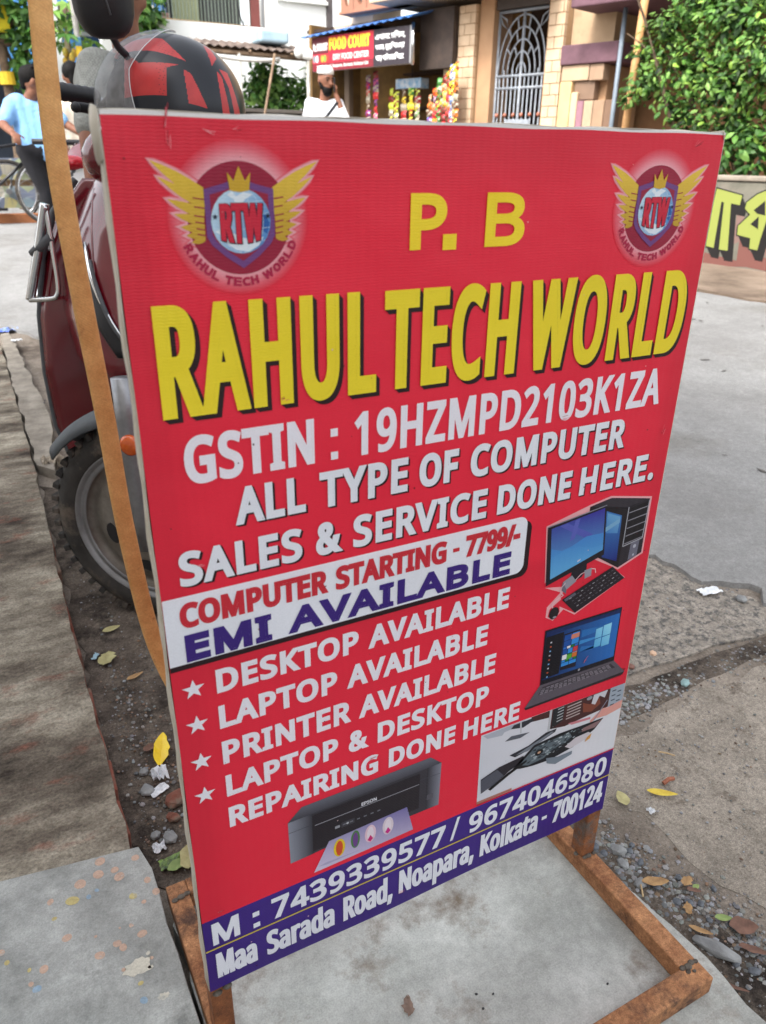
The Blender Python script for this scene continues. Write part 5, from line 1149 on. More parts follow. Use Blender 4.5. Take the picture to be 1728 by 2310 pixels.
def head_parts(mb, c, look, r=.1):
    look = Vector(look).normalized(); up = Vector((0, 0, 1)); up = (up-look*up.dot(look)).normalized(); rt = look.cross(up); c = Vector(c)
    Mh = Matrix(((look.x, rt.x, up.x), (look.y, rt.y, up.y), (look.z, rt.z, up.z)))
    k = r/.1
    mb.sphere(c+up*.018*k, (.095*k, .075*k, .098*k), 18, 12, Mh); capsule(mb, c+look*.042*k-up*.05*k, c+look*.05*k-up*.085*k, .05*k, .034*k)
    capsule(mb, c+look*.088*k+up*.015*k, c+look*.108*k-up*.018*k, .010*k, .015*k, 8)                # nose
    capsule(mb, c+look*.078*k-up*.052*k+rt*.018*k, c+look*.078*k-up*.052*k-rt*.018*k, .011*k, .011*k, 8)   # mouth
    for s_ in (-1, 1):
        mb.sphere(c+rt*s_*.078*k-look*.005*k-up*.002*k, (.02*k, .012*k, .032*k), 10, 8, Mh); mb.sphere(c+look*.08*k+rt*s_*.03*k+up*.03*k, (.014*k, .022*k, .010*k), 10, 6, Mh)
    return look, rt, up, Mh, k
def face_details(parent, c, fr):
    look, rt, up, Mh, k = fr; c = Vector(c)
    for s_ in (-1, 1):
        q = MB(); q.sphere(c+look*.084*k+rt*s_*.031*k+up*.014*k, (.006*k, .014*k, .008*k), 10, 6, Mh); q.build('eye', mat('eye_dark', lin(40, 30, 28), None, 9, .3), parent, smooth=True)
        q = MB(); q.tube([c+look*.092*k+rt*s_*.016*k+up*.034*k, c+look*.088*k+rt*s_*.034*k+up*.04*k, c+look*.075*k+rt*s_*.05*k+up*.033*k], .0045*k, 6); q.build('eyebrow', HAIR, parent, smooth=True)
def hand(mb, w, d, palm_n, k=1.0, curl=.5):
    """palm and five fingers from wrist w along d, curling towards palm_n"""
    w, d, pn_ = Vector(w), Vector(d).normalized(), Vector(palm_n); pn_ = (pn_-d*pn_.dot(d)).normalized(); sd_ = d.cross(pn_)
    for s_ in (-.028, -.009, .010, .028): capsule(mb, w+d*.01*k+sd_*s_*.7*k, w+d*.075*k+sd_*s_*k, .014*k, .013*k, 8)
    for s_, ln in ((-.029, .055), (-.010, .072), (.010, .078), (.029, .070)):
        a = w+d*.08*k+sd_*s_*k; c1 = curl; b = a+(d*math.cos(c1)+pn_*math.sin(c1))*ln*.5*k; e_ = b+(d*math.cos(2*c1)+pn_*math.sin(2*c1))*ln*.5*k
        capsule(mb, a, b, .0095*k, .009*k, 8); capsule(mb, b, e_, .009*k, .0078*k, 8)
    a = w+d*.025*k+sd_*.03*k; b = a+(d*.55+sd_*.75+pn_*.3).normalized()*.045*k; capsule(mb, a, b, .012*k, .0105*k, 8); capsule(mb, b, b+(d*.8+sd_*.2+pn_*.5).normalized()*.03*k, .0105*k, .009*k, 8)
def torso(mb, pel, che, lat, w0, w1, r0, r1):
    pel, che, lat = Vector(pel), Vector(che), Vector(lat).normalized(); mid = pel.lerp(che, .45)
    for s_ in (-1, 0, 1):
        capsule(mb, pel+lat*s_*w0, mid+lat*s_*w0*.92, r0, r0*.93); capsule(mb, mid+lat*s_*w0*.92, che+lat*s_*w1, r0*.93, r1)
def foot(mb, ank, d, k=1.0, r=.036):
    ank, d = Vector(ank), Vector((d[0], d[1], 0)).normalized(); base = Vector((ank.x, ank.y, ank.z-.045*k))
    capsule(mb, ank, base-d*.03*k+Vector((0, 0, .0)), r*k, r*.85*k); capsule(mb, base-d*.03*k, base+d*.13*k-Vector((0, 0, .006)), r*.85*k, r*.62*k)

# boy in the pale blue shirt, mounting his bicycle
def person(name, loc, lab): return empty(name, loc, 0, lab, 'person')
boy = person('person', (.70, 7.47, .15), 'person in light blue shirt and black trousers leaning over a bicycle')
lat = Vector((.95, -.12, -.30)); he = (.775, 7.50, 1.415)
pel = Vector((.715, 7.45, .90)); che = Vector((.715, 7.55, 1.20)); shl = Vector((.575, 7.53, 1.235)); shr = Vector((.875, 7.53, 1.20))
ell = Vector((.475, 7.40, 1.075)); wrl = Vector((.52, 7.20, 1.01)); elr = Vector((.99, 7.50, 1.10)); wrr = Vector((1.10, 7.40, 1.02))
hpl, hpr = pel+Vector((-.085, 0, -.02)), pel+Vector((.085, 0, -.04))
kn1, an1 = Vector((.735, 7.44, .55)), Vector((.715, 7.46, .235)); kn2, an2 = Vector((.80, 7.72, .62)), Vector((.78, 7.95, .40))
q = MB(); torso(q, pel, che, lat, .065, .085, .085, .09); capsule(q, che+Vector((0, .01, .05)), Vector(he)-Vector((.015, .0, .07)), .058, .052)
fr = head_parts(q, he, (.86, -.05, -.12))
for a, b, c in ((shl, ell, wrl), (shr, elr, wrr)): capsule(q, che+(a-che)*.6, a, .07, .055); capsule(q, a, b, .05, .04); capsule(q, b, c, .04, .028)
hand(q, wrl, wrl-ell, (0, 0, -1), 1, .6); hand(q, wrr, wrr-elr, (0, 0, -1), 1, .7)
for a, b, c in ((hpl, kn1, an1), (hpr, kn2, an2)): capsule(q, a, b, .078, .055); capsule(q, b, c, .052, .036)
foot(q, an1, (.5, .8, 0)); foot(q, an2, (.5, .8, 0))
body = blob('body', q, SKIN, boy, .011, 5); face_details(boy, he, fr)
q = MB(); torso(q, pel+Vector((0, 0, .0)), che, lat, .072, .09, .098, .105)
for a, b in ((shl, ell), (shr, elr)): capsule(q, che+(a-che)*.55, a, .085, .07); capsule(q, a, a.lerp(b, .72), .068, .066)
M_shirt = mat('shirt_blue', lin(132, 178, 222), lin(116, 160, 208), 9, .85, spec=.15, bump=.02, bscale=9)
blob('shirt', q, M_shirt, boy, .012, 5)
q = MB()
for a, b, c in ((hpl, kn1, an1), (hpr, kn2, an2)): capsule(q, a, b, .092, .068); capsule(q, b, b.lerp(c, .96), .066, .056)
capsule(q, pel+Vector((-.06, 0, -.02)), pel+Vector((.06, 0, -.02)), .1, .1)
blob('trousers', q, mat('trousers_black', lin(24, 24, 30), lin(16, 16, 20), 9, .9, bump=.01, bscale=14), boy, .012, 5)
def hair(parent, c, fr, back=.02, top=.045, m=HAIR, k2=1.0, tuft=True):
    look, rt, up, Mh, k = fr; c = Vector(c); q = MB()
    q.sphere(c+up*.042*k-look*back*k, (.098*k*k2, .086*k*k2, .088*k*k2), 18, 12, Mh); capsule(q, c-look*.07*k+up*.02*k, c-look*.075*k-up*.045*k, .045*k, .03*k)
    if tuft:
        rnd = random.Random(3)
        for i in range(26):
            d = (up*rnd.uniform(.5, 1)+rt*rnd.uniform(-.7, .7)+look*rnd.uniform(-.6, .75)).normalized(); s_ = c+up*.04*k-look*back*k+d*.07*k; capsule(q, s_, s_+(d*.6+look*.6).normalized()*rnd.uniform(.03, .045)*k, .014*k, .006*k, 6)
    return blob('hair', q, m, parent, .009, 3)
hair(boy, he, fr)
q = MB()
for a in (an1, an2):
    foot(q, a-Vector((0, 0, .008)), (.5, .8, 0), 1.08, .04)
blob('shoes', q, M_gry, boy, .01, 3)
# man in white with a cap, phone at his ear
man = person('person', (3.79, 8.08, .15), 'bearded person in white shirt and white cap holding a phone to the ear')
he = Vector((3.79, 8.07, 1.60)); che = Vector((3.785, 8.10, 1.33)); pel = Vector((3.79, 8.13, .98)); lat = Vector((.91, -.41, 0))
shl, shr = che+lat*-.15+Vector((0, 0, .05)), che+lat*.15+Vector((0, 0, .05))
ell, wrl = shl+Vector((-.05, .05, -.26)), shl+Vector((.0, -.1, -.48)); elr, wrr = shr+Vector((.03, -.14, -.17)), Vector((3.875, 7.985, 1.475))
q = MB(); torso(q, pel, che, lat, .065, .07, .08, .08); capsule(q, che+Vector((0, 0, .06)), he-Vector((0, 0, .07)), .058, .054)
fr = head_parts(q, he, (.18, -.95, -.12), .105)
for a, b, c in ((shl, ell, wrl), (shr, elr, wrr)): capsule(q, che+(a-che)*.6, a, .055, .045); capsule(q, a, b, .042, .036); capsule(q, b, c, .036, .027)
hand(q, wrl, wrl-ell, (1, 0, 0), 1, .35); hand(q, wrr, (-.0, .02, 1), (-1, .1, 0), .9, .9)
hp = [pel+lat*-.09, pel+lat*.09]
for k, h in enumerate(hp):
    kn, an = h+Vector((.0, -.02, -.40)), h+Vector((0, .0, -.745)); capsule(q, h, kn, .085, .06); capsule(q, kn, an, .058, .038); foot(q, an, (.3, -.95, 0))
blob('body', q, SKIN, man, .011, 5); face_details(man, he, fr)
q = MB(); torso(q, pel-Vector((0, 0, .22)), che, lat, .085, .082, .10, .1)
for a, b in ((shl, ell), (shr, elr)): capsule(q, che+(a-che)*.55, a, .08, .068); capsule(q, a, b, .064, .056); 
capsule(q, ell, ell.lerp(wrl, .85), .055, .045); capsule(q, elr, elr.lerp(wrr, .35), .054, .05)
M_shw = mat('shirt_white', lin(232, 234, 238), lin(216, 219, 226), 7, .85, spec=.15, bump=.02, bscale=8)
blob('shirt', q, M_shw, man, .012, 5)
q = MB()
for h in hp: capsule(q, h, h+Vector((0, -.02, -.4)), .1, .08); capsule(q, h+Vector((0, -.02, -.4)), h+Vector((0, 0, -.70)), .08, .07)
blob('trousers', q, M_shw, man, .012, 5)
look, rt, up, Mh, k = fr
q = MB(); q.lathe([(.0, .062), (.04, .061), (.068, .055), (.084, .04), (.09, .015), (.092, -.012), (.086, -.014)], 28, Matrix.Translation(he+up*.082-look*.008) @ Mh.to_4x4()); q.build('cap', mat('cap_white', lin(230, 230, 228), lin(212, 211, 208), 60, .9, bump=.002, bscale=150), man, smooth=True)
q = MB(); q.sphere(he+look*.048-up*.085, (.052, .06, .062), 16, 10, Mh); capsule(q, he+look*.03-up*.06+rt*.06, he-up*.0+rt*.077, .022, .014); capsule(q, he+look*.03-up*.06-rt*.06, he-up*.0-rt*.077, .022, .014); blob('beard', q, HAIR, man, .008, 3)
q = MB(); q.tube([shr+Vector((-.05, -.10, .02)), che+Vector((-.02, -.135, -.06)), che+lat*-.13+Vector((0, -.12, -.22)), pel+lat*-.2+Vector((0, -.04, 0))], .016, 8, flat=(.3, (0, 1, 0))); q.build('bag_strap', mat('strap_black', lin(36, 38, 44), None, 9), man, smooth=True)
q = MB(); q.box(-.036, .036, -.005, .005, -.07, .07, Matrix.Translation(wrr+Vector((-.012, .01, .085))) @ Matrix.Rotation(R(60), 4, 'Z') @ Matrix.Rotation(R(10), 4, 'Y')); o = q.build('phone', mat('phone_black', lin(30, 30, 34), None, 9, .25), None, bevel=.003); tag(o, 'black phone held to the ear of the bearded person', 'phone')

# person in the grey shirt behind the scooter, arm hanging down
gp = person('person', (.64, 2.75, ground_z(.64, 2.75)), 'person in grey checked shirt standing behind the scooter'); gz = ground_z(.64, 2.75)
he = Vector((.585, 2.68, 1.37)); che = Vector((.595, 2.70, 1.10)); pel = Vector((.62, 2.76, .77)); lat = Vector((1, .05, 0))
shl, shr = che+lat*-.125+Vector((0, -.02, .055)), che+lat*.16+Vector((0, 0, .05)); ell, wrl = Vector((.405, 2.58, .93)), Vector((.385, 2.54, .70)); elr, wrr = Vector((.82, 2.66, .93)), Vector((.78, 2.45, .80))
q = MB(); torso(q, pel, che, lat, .075, .095, .09, .095); capsule(q, che+Vector((0, 0, .06)), he-Vector((0, 0, .07)), .055, .052); fr = head_parts(q, he, (.3, .9, -.25))
for a, b, c in ((shl, ell, wrl), (shr, elr, wrr)): capsule(q, che+(a-che)*.6, a, .07, .055); capsule(q, a, b, .05, .042); capsule(q, b, c, .041, .028)
hand(q, wrl, wrl-ell, (1, 0, 0), 1, .4); hand(q, wrr, wrr-elr, (0, 0, -1), 1, .6)
hp = [pel+lat*-.085, pel+lat*.085]
for h in hp:
    kn, an = h+Vector((0, -.03, -.38)), Vector((h.x, h.y+.02, gz+.075)); capsule(q, h, kn, .08, .056); capsule(q, kn, an, .054, .037); foot(q, an, (.2, -.9, 0))
blob('body', q, SKIN, gp, .011, 5); face_details(gp, he, fr); hair(gp, he, fr)
q = MB(); torso(q, pel, che, lat, .08, .1, .105, .11)
for a, b in ((shl, ell), (shr, elr)): capsule(q, che+(a-che)*.55, a, .085, .07); capsule(q, a, a.lerp(b, .8), .068, .064)
def check_mat():
    m = mat('shirt_grey_check', lin(150, 152, 148), lin(128, 130, 126), 12, .9, spec=.1, bump=.012, bscale=14); nt = m.node_tree; L = nt.links
    b = nt.nodes['Principled BSDF']; src = b.inputs['Base Color'].links[0].from_socket; tc = nn(nt, 'ShaderNodeTexCoord'); ck = nn(nt, 'ShaderNodeTexChecker', Scale=150); L.new(tc.outputs['Object'], ck.inputs['Vector'])
    mx = nn(nt, 'ShaderNodeMix', data_type='RGBA', blend_type='MULTIPLY'); mx.inputs['Factor'].default_value = .35; L.new(src, mx.inputs[6]); L.new(ck.outputs['Color'], mx.inputs[7]); L.new(mx.outputs[2], b.inputs['Base Color']); return m
blob('shirt', q, check_mat(), gp, .012, 5)
q = MB()
for h in hp: capsule(q, h, h+Vector((0, -.03, -.38)), .095, .072); capsule(q, h+Vector((0, -.03, -.38)), Vector((h.x, h.y+.02, gz+.1)), .07, .06)
capsule(q, hp[0], hp[1], .1, .1); blob('trousers', q, mat('trousers_brown', lin(84, 62, 50), lin(64, 46, 38), 9, .9, bump=.01, bscale=14), gp, .012, 5)
q = MB()
for h in hp: foot(q, Vector((h.x, h.y+.02, gz+.068)), (.2, -.9, 0), 1.08, .04)
blob('shoes', q, M_blk, gp, .01, 3)

# boy further back in a pale shirt
kd = person('person', (1.12, 7.95, .15), 'person in cream shirt half hidden behind the bicycle rider')
he = Vector((1.165, 7.93, 1.50)); che = Vector((1.16, 7.95, 1.22)); pel = Vector((1.16, 7.97, .86)); lat = Vector((1, -.1, 0))
shl, shr = che+lat*-.14+Vector((0, 0, .05)), che+lat*.14+Vector((0, 0, .05)); ell, wrl = shl+Vector((-.05, -.04, -.26)), shl+Vector((0, -.18, -.42)); elr, wrr = shr+Vector((.04, -.04, -.26)), shr+Vector((0, -.2, -.4))
q = MB(); torso(q, pel, che, lat, .07, .09, .085, .09); capsule(q, che+Vector((0, 0, .05)), he-Vector((0, 0, .07)), .055, .05); fr = head_parts(q, he, (.1, .95, -.1))
for a, b, c in ((shl, ell, wrl), (shr, elr, wrr)): capsule(q, che+(a-che)*.6, a, .07, .055); capsule(q, a, b, .048, .04); capsule(q, b, c, .04, .027); hand(q, c, c-b, (0, 0, -1), 1, .5)
hp = [pel+lat*-.08, pel+lat*.08]
for h in hp:
    kn, an = h+Vector((0, .02, -.36)), h+Vector((0, .03, -.63)); capsule(q, h, kn, .078, .055); capsule(q, kn, an, .052, .036); foot(q, an, (.1, 1, 0))
blob('body', q, SKIN, kd, .012, 5); hair(kd, he, fr, tuft=False); face_details(kd, he, fr)
q = MB(); torso(q, pel, che, lat, .075, .095, .1, .105)
for a, b in ((shl, ell), (shr, elr)): capsule(q, che+(a-che)*.55, a, .08, .066); capsule(q, a, a.lerp(b, .7), .064, .062)
blob('shirt', q, mat('shirt_cream', lin(216, 206, 190), lin(196, 184, 168), 9, .9, bump=.01, bscale=12), kd, .013, 5)
q = MB()
for h in hp: capsule(q, h, h+Vector((0, .02, -.36)), .09, .07); capsule(q, h+Vector((0, .02, -.36)), h+Vector((0, .03, -.6)), .068, .058)
capsule(q, hp[0], hp[1], .095, .095); blob('trousers', q, mat('trousers_grey', lin(96, 100, 108), None, 9, .9), kd, .013, 5)

# ================================================================ VEHICLES behind
def spoke_wheel(c, axis, r, tyre_r, parent, mt, spokes=24, hubr=.03):
    ax = Vector(axis).normalized(); M = Matrix.Translation(c) @ ax.to_track_quat('Z', 'Y').to_matrix().to_4x4()
    q = MB(); q.lathe([(r-tyre_r+tyre_r*math.cos(t), tyre_r*math.sin(t)) for t in [2*math.pi*k/10 for k in range(10)]], 48, M, True); q.build('tyre', mt, parent, smooth=True)
    q = MB(); q.lathe([(r-2*tyre_r-.008, -.008), (r-2*tyre_r+.006, -.012), (r-2*tyre_r+.006, .012), (r-2*tyre_r-.008, .008)], 48, M, True); q.build('rim', M_chr, parent, smooth=True)
    q = MB()
    for i in range(spokes):
        t = 2*math.pi*i/spokes; s_ = 1 if i % 2 else -1
        q.tube([M @ Vector((hubr*math.cos(t+.5*s_), hubr*math.sin(t+.5*s_), s_*.025)), M @ Vector(((r-2*tyre_r)*math.cos(t), (r-2*tyre_r)*math.sin(t), 0))], .0014, 4)
    q.build('spokes', M_alu, parent, fix=False); q = MB(); q.lathe([(0, -.04), (hubr, -.04), (hubr*.7, -.02), (hubr*.7, .02), (hubr, .04), (0, .04)], 16, M); q.build('hub', M_alu, parent)
# bicycle of the rider
bk = empty('bicycle', (.78, 9.0, .15), 0, 'black bicycle under the rider in the light blue shirt', 'bicycle')
bd = Vector((.97, -.24, 0)); bl_ = Vector((.24, .97, 0)); B0 = Vector((.90, 8.7, .15))
bp_ = lambda x, z, y=0: B0+bd*x+bl_*y+Vector((0, 0, z))
M_bkf = mat('bicycle_black', lin(34, 34, 38), None, 9, .35)
for x in (0, -1.06): spoke_wheel(bp_(x, .335), bl_, .335, .019, bk, M_tyre)
BBk, ST_, HT, HD2 = bp_(-.63, .28), bp_(-.80, .74), bp_(-.19, .79), bp_(-.15, .66)
for a, b, nm in [(BBk, ST_, 'seat_tube'), (ST_+Vector((0, 0, -.04)), HT, 'top_tube'), (BBk, HD2, 'down_tube'), (HT+Vector((0, 0, .06)), HD2, 'head_tube'), (HD2, bp_(-.02, .335, .05), 'fork'), (HD2, bp_(-.02, .335, -.05), 'fork'), (BBk, bp_(-1.06, .335, .05), 'chain_stay'), (BBk, bp_(-1.06, .335, -.05), 'chain_stay'), (ST_+Vector((0, 0, -.05)), bp_(-1.06, .335, .05), 'seat_stay'), (ST_+Vector((0, 0, -.05)), bp_(-1.06, .335, -.05), 'seat_stay')]:
    q = MB(); q.tube([a, b], .015 if nm not in ('fork', 'chain_stay', 'seat_stay') else .009, 10); q.build(nm, M_bkf, bk, smooth=True)
q = MB(); q.tube([ST_, ST_+Vector((0, 0, .1))], .012, 8); q.build('seat_post', M_chr, bk); q = MB(); rows = []
for x, w, h in [(-.14, .085, .02), (-.06, .08, .03), (.04, .04, .028), (.14, .018, .02)]: rows.append([ST_+Vector((0, 0, .12))+bd*x+bl_*w*math.cos(t)+Vector((0, 0, h*math.sin(t))) for t in [2*math.pi*k/12 for k in range(12)]])
q.grid(rows, True); q.build('saddle', M_blk, bk, smooth=True)
hbz = HT+Vector((0, 0, .16)); q = MB(); q.tube([HT+Vector((0, 0, .04)), hbz], .012, 8); q.tube(smooth_path([hbz-bd*.16-bl_*.28, hbz+bd*.04-bl_*.2, hbz+bd*.05, hbz+bd*.04+bl_*.2, hbz-bd*.16+bl_*.28], 5), .011, 8); q.build('handlebar', M_chr, bk, smooth=True)
for x in (0, -1.06):
    q = MB(); rows = []
    for i in range(15):
        a = R(25)+R(150)*i/14; rows.append([bp_(x+.365*math.cos(a), .335+.365*math.sin(a), y) for y in (-.03, 0, .03)])
    q.grid(rows); q.build('mudguard', M_bkf, bk, smooth=True, solid=.003)
q = MB(); q.lathe([(0, -.004), (.095, -.004), (.095, .004), (0, .004)], 28, Matrix.Translation(BBk+bl_*-.04) @ bl_.to_track_quat('Z', 'Y').to_matrix().to_4x4()); q.build('chain_ring', M_chr, bk)
for s_ in (-1, 1):
    q = MB(); q.tube([BBk+bl_*.06*s_, BBk+bl_*.08*s_+(bd*.12+Vector((0, 0, -.12)))*s_], .008, 8); q.box(-.05, .05, -.04, .04, -.012, .012, Matrix.Translation(BBk+bl_*.13*s_+(bd*.12+Vector((0, 0, -.12)))*s_)); q.build('pedal', M_blk, bk)
q = MB(); q.box(-.16, .16, -.07, .07, 0, .012, Matrix.Translation(bp_(-1.05, .74)) @ Matrix.Rotation(math.atan2(bd.y, bd.x), 4, 'Z')); q.build('carrier', M_bkf, bk)
# flatbed cargo tricycle behind it, with crates
ct = empty('cargo_tricycle', (.15, 9.7, .15), 0, 'flatbed cargo tricycle with patterned side panels behind the bicycle', 'tricycle')
q = MB(); q.box(-.75, .85, 9.35, 10.25, .52, .58); q.build('bed', mat('bed_wood', lin(120, 96, 70), lin(92, 72, 52), 14, .9), ct)
def patt(name, cs, sc):
    m = bpy.data.materials.new(name); m.use_nodes = True; nt = m.node_tree; tc = nn(nt, 'ShaderNodeTexCoord'); v = nn(nt, 'ShaderNodeTexVoronoi', Scale=sc); nt.links.new(tc.outputs['Object'], v.inputs['Vector']); r_ = nn(nt, 'ShaderNodeValToRGB'); r_.color_ramp.interpolation = 'CONSTANT'
    sx = nn(nt, 'ShaderNodeSeparateColor'); nt.links.new(v.outputs['Color'], sx.inputs[0]); nt.links.new(sx.outputs[0], r_.inputs[0])
    for i, c in enumerate(cs):
        el = r_.color_ramp.elements[i] if i < 2 else r_.color_ramp.elements.new(i/len(cs))
        el.position = i/len(cs); el.color = (*c, 1)
    nt.links.new(r_.outputs[0], nt.nodes['Principled BSDF'].inputs['Base Color']); nt.nodes['Principled BSDF'].inputs['Roughness'].default_value = .6; MATS[name] = m; return m
M_pan = patt('panel_print', [lin(120, 140, 150), lin(150, 160, 130), lin(176, 170, 120), lin(110, 120, 140), lin(190, 186, 170)], 9)
q = MB(); q.box(-.75, .85, 9.33, 9.348, .30, .52); q.build('side_panel', M_pan, ct); q = MB(); q.box(-.75, .85, 9.33, 9.348, .585, .80); q.build('side_panel', M_pan, ct)
for x in (-.45, .55): spoke_wheel(Vector((x, 9.28, .47)), (0, 1, 0), .32, .022, ct, M_tyre)
spoke_wheel(Vector((1.45, 9.8, .47)), (0, 1, 0), .32, .022, ct, M_tyre)
q = MB(); q.tube([(.8, 9.8, .55), (1.1, 9.8, .45), (1.35, 9.8, .95), (1.45, 9.8, .47)], .018, 8); q.tube([(1.33, 9.5, 1.05), (1.35, 9.8, 1.0), (1.33, 10.1, 1.05)], .012, 8); q.tube([(1.0, 9.8, .5), (.98, 9.8, .95)], .015, 8); q.box(.87, 1.1, 9.72, 9.88, .95, 1.0); q.build('frame', M_bkf, ct)
M_sack = patt('sack_print', [lin(96, 116, 180), lin(170, 180, 206), lin(206, 210, 220), lin(120, 136, 190)], 14)
for i, (x, y, z, w) in enumerate([(.1, 9.6, .60, .30), (.5, 9.62, .60, .28), (-.3, 9.6, .6, .3), (.25, 9.65, .79, .3), (.0, 9.9, .6, .3)]):
    q = MB(); q.box(x-w/2, x+w/2, y-.16, y+.16, z, z+.17, jit=.015); o = q.build('sack', M_sack, None, bevel=.05, segs=4); tag(o, 'blue and white printed sack stacked on the cargo tricycle', 'sack', 'sacks on the cargo tricycle')
# motorcycle parked behind the scooter: seen by its tail lamp and plate
mc = empty('motorcycle', (.42, 3.05, ground_z(.42, 3.05)), 0, 'dark motorcycle with red tail lamp and white plate behind the scooter', 'motorcycle'); mg = ground_z(.42, 3.1)
md = Vector((.25, .97, 0)); ml = Vector((-.97, .25, 0)); mp_ = lambda x, z, y=0: Vector((.385, 3.0, mg))+md*x+ml*y+Vector((0, 0, z))
for x in (.12, 1.38): spoke_wheel(mp_(x, .30), ml, .30, .045, mc, M_tyre, 6, .06)
q = MB(); rows = []
for x, w, z0, z1 in [(-.02, .05, .80, .86), (.15, .10, .76, .88), (.45, .13, .72, .84), (.7, .14, .70, .82)]: rows.append([mp_(x, (z0+z1)/2+(z1-z0)/2*math.sin(t), w*math.cos(t)) for t in [2*math.pi*k/14 for k in range(14)]])
q.grid(rows, True); q.build('seat', M_blk, mc, smooth=True); q = MB(); rows = []
for x, w, z0, z1 in [(.66, .06, .72, .84), (.8, .14, .70, .95), (1.0, .15, .70, .97), (1.15, .06, .78, .92)]: rows.append([mp_(x, (z0+z1)/2+(z1-z0)/2*math.sin(t), w*math.cos(t)) for t in [2*math.pi*k/14 for k in range(14)]])
q.grid(rows, True); q.build('tank', M_mar, mc, smooth=True)
q = MB(); q.sphere((0, 0, 0), (.045, .075, .032), 14, 9, Matrix(((md.x, ml.x, 0), (md.y, ml.y, 0), (0, 0, 1)))); q.v = [v+mp_(-.06, .865) for v in q.v]; q.build('tail_lamp', mat('lamp_red', lin(196, 30, 46), lin(150, 14, 30), 30, .15, spec=.6), mc, smooth=True)
q = MB(); rows = []
for i in range(10): a = R(60)+R(110)*i/9; rows.append([mp_(.12+.36*math.cos(a), .30+.36*math.sin(a), y) for y in (-.06, 0, .06)])
q.grid(rows); q.build('rear_mudguard', M_blk, mc, smooth=True, solid=.005)
q = MB(); q.box(-.075, .075, -.003, .003, -.05, .05, Matrix.Translation(mp_(-.10, .80, -.06)) @ Matrix.Rotation(math.atan2(md.y, md.x)-math.pi/2, 4, 'Z') @ Matrix.Rotation(R(-18), 4, 'X')); q.build('number_plate', patt('plate_print', [lin(206, 206, 206), lin(196, 196, 200), lin(70, 70, 76), lin(206, 206, 206), lin(200, 200, 204)], 60), mc)
for a, b, r_ in [((.1, .30, .07), (.35, .72, .1), .018), ((.1, .30, -.07), (.35, .72, -.1), .018), ((1.38, .30, .08), (1.12, .95, .09), .02), ((1.38, .30, -.08), (1.12, .95, -.09), .02)]:
    q = MB(); q.tube([mp_(a[0], a[1], a[2]), mp_(b[0], b[1], b[2])], r_, 8); q.build('shock_absorber', M_alu, mc, smooth=True)
q = MB(); q.box(-.2, .22, -.13, .13, -.16, .2, Matrix.Translation(mp_(.72, .42)) @ Matrix.Rotation(math.atan2(md.y, md.x), 4, 'Z')); q.build('engine', M_gry, mc, bevel=.05, segs=4)
q = MB(); q.tube([mp_(1.05, .95, -.3), mp_(1.12, .95, -.12), mp_(1.12, .95, .12), mp_(1.05, .95, .3)], .014, 8); q.build('handlebar', M_blk, mc, smooth=True)
q = MB(); q.tube([mp_(.8, .25, .16), mp_(.4, .25, .18), mp_(-.05, .36, .18)], [.025, .035, .045], 12); q.build('exhaust', M_chr, mc, smooth=True)

# ================================================================ HOUSES across the street
FACM = Matrix(((-UX, NX, 0, 0), (-UY, NY, 0, 0), (0, 0, 1, 0), (0, 0, 0, 1)))    # (x right along the facade, b across, z)
fp = lambda x, b, z: FACM @ Vector((x, b, z))
def fbox(name, x0, x1, b0, b1, z0, z1, m, parent, bevel=.006, jit=0, **k):
    q = MB(); q.box(x0, x1, b0, b1, z0, z1, FACM, jit); return q.build(name, m, parent, bevel=bevel, **k)
BZ = .12
M_plas = mat('plaster_beige', lin(190, 164, 134), lin(172, 146, 118), 2.2, .9, spec=.2, bump=.003, bscale=60, c3=lin(150, 128, 104), c3amt=.14, c3scale=1.6)
M_plas2 = mat('plaster_tan', lin(176, 142, 110), lin(160, 126, 98), 2.2, .9, spec=.2, bump=.003, bscale=60)
M_tile = mat('tile_cream', lin(206, 182, 154), lin(188, 162, 134), 4, .7, spec=.3, bump=.004, bscale=90)
M_joint = mat('tile_joint', lin(176, 146, 112), None, 20, .95)
M_purp = mat('ledge_purple', lin(112, 82, 92), lin(92, 66, 74), 5, .8, bump=.002, bscale=50)
M_iron = mat('gate_grey_paint', lin(150, 156, 164), lin(128, 134, 142), 20, .5, spec=.4)
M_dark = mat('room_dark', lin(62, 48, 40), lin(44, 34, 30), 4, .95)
hs_ = empty('house', fp(-5.4, 7.6, BZ), RZ_FACADE, 'beige plastered house with tiled pilasters and grey iron gate', 'house')
# pilasters with separate tiles
def pilaster(x0, x1, b0, z0, z1, bw=.17):
    fbox('pilaster', x0+.004, x1-.004, b0+.012, b0+.3, z0, z1, M_joint, hs_, 0)
    z = z0; r_ = 0; h = .105
    while z < z1-.03:
        zz = min(h, z1-z); x = x0-(bw/2 if r_ % 2 else 0)
        while x < x1-.005:
            a, b = max(x, x0), min(x+bw, x1)
            if b-a > .015: fbox('tile', a+.003, b-.003, b0-.004*random.random(), b0+.05, z+.003, z+zz-.003, M_tile, hs_, .004)
            x += bw
        z += h; r_ += 1
pilaster(-4.90, -4.70, 7.42, BZ, 2.62); pilaster(-6.10, -5.86, 7.40, BZ, 2.40); pilaster(-6.36, -6.104, 7.46, 1.5, 2.40)
fbox('jamb', -5.858, -5.66, 7.47, 7.8, BZ, 2.45, M_plas2, hs_); fbox('jamb', -4.965, -4.902, 7.5, 7.8, BZ, 2.45, M_plas2, hs_)
fbox('lintel', -5.66, -4.965, 7.5, 7.8, 2.33, 2.45, mat('lintel_dark', lin(74, 66, 62), None, 8), hs_)
fbox('passage', -6.3, -3.4, 8.9, 8.5, BZ, 2.6, M_dark, hs_, 0)
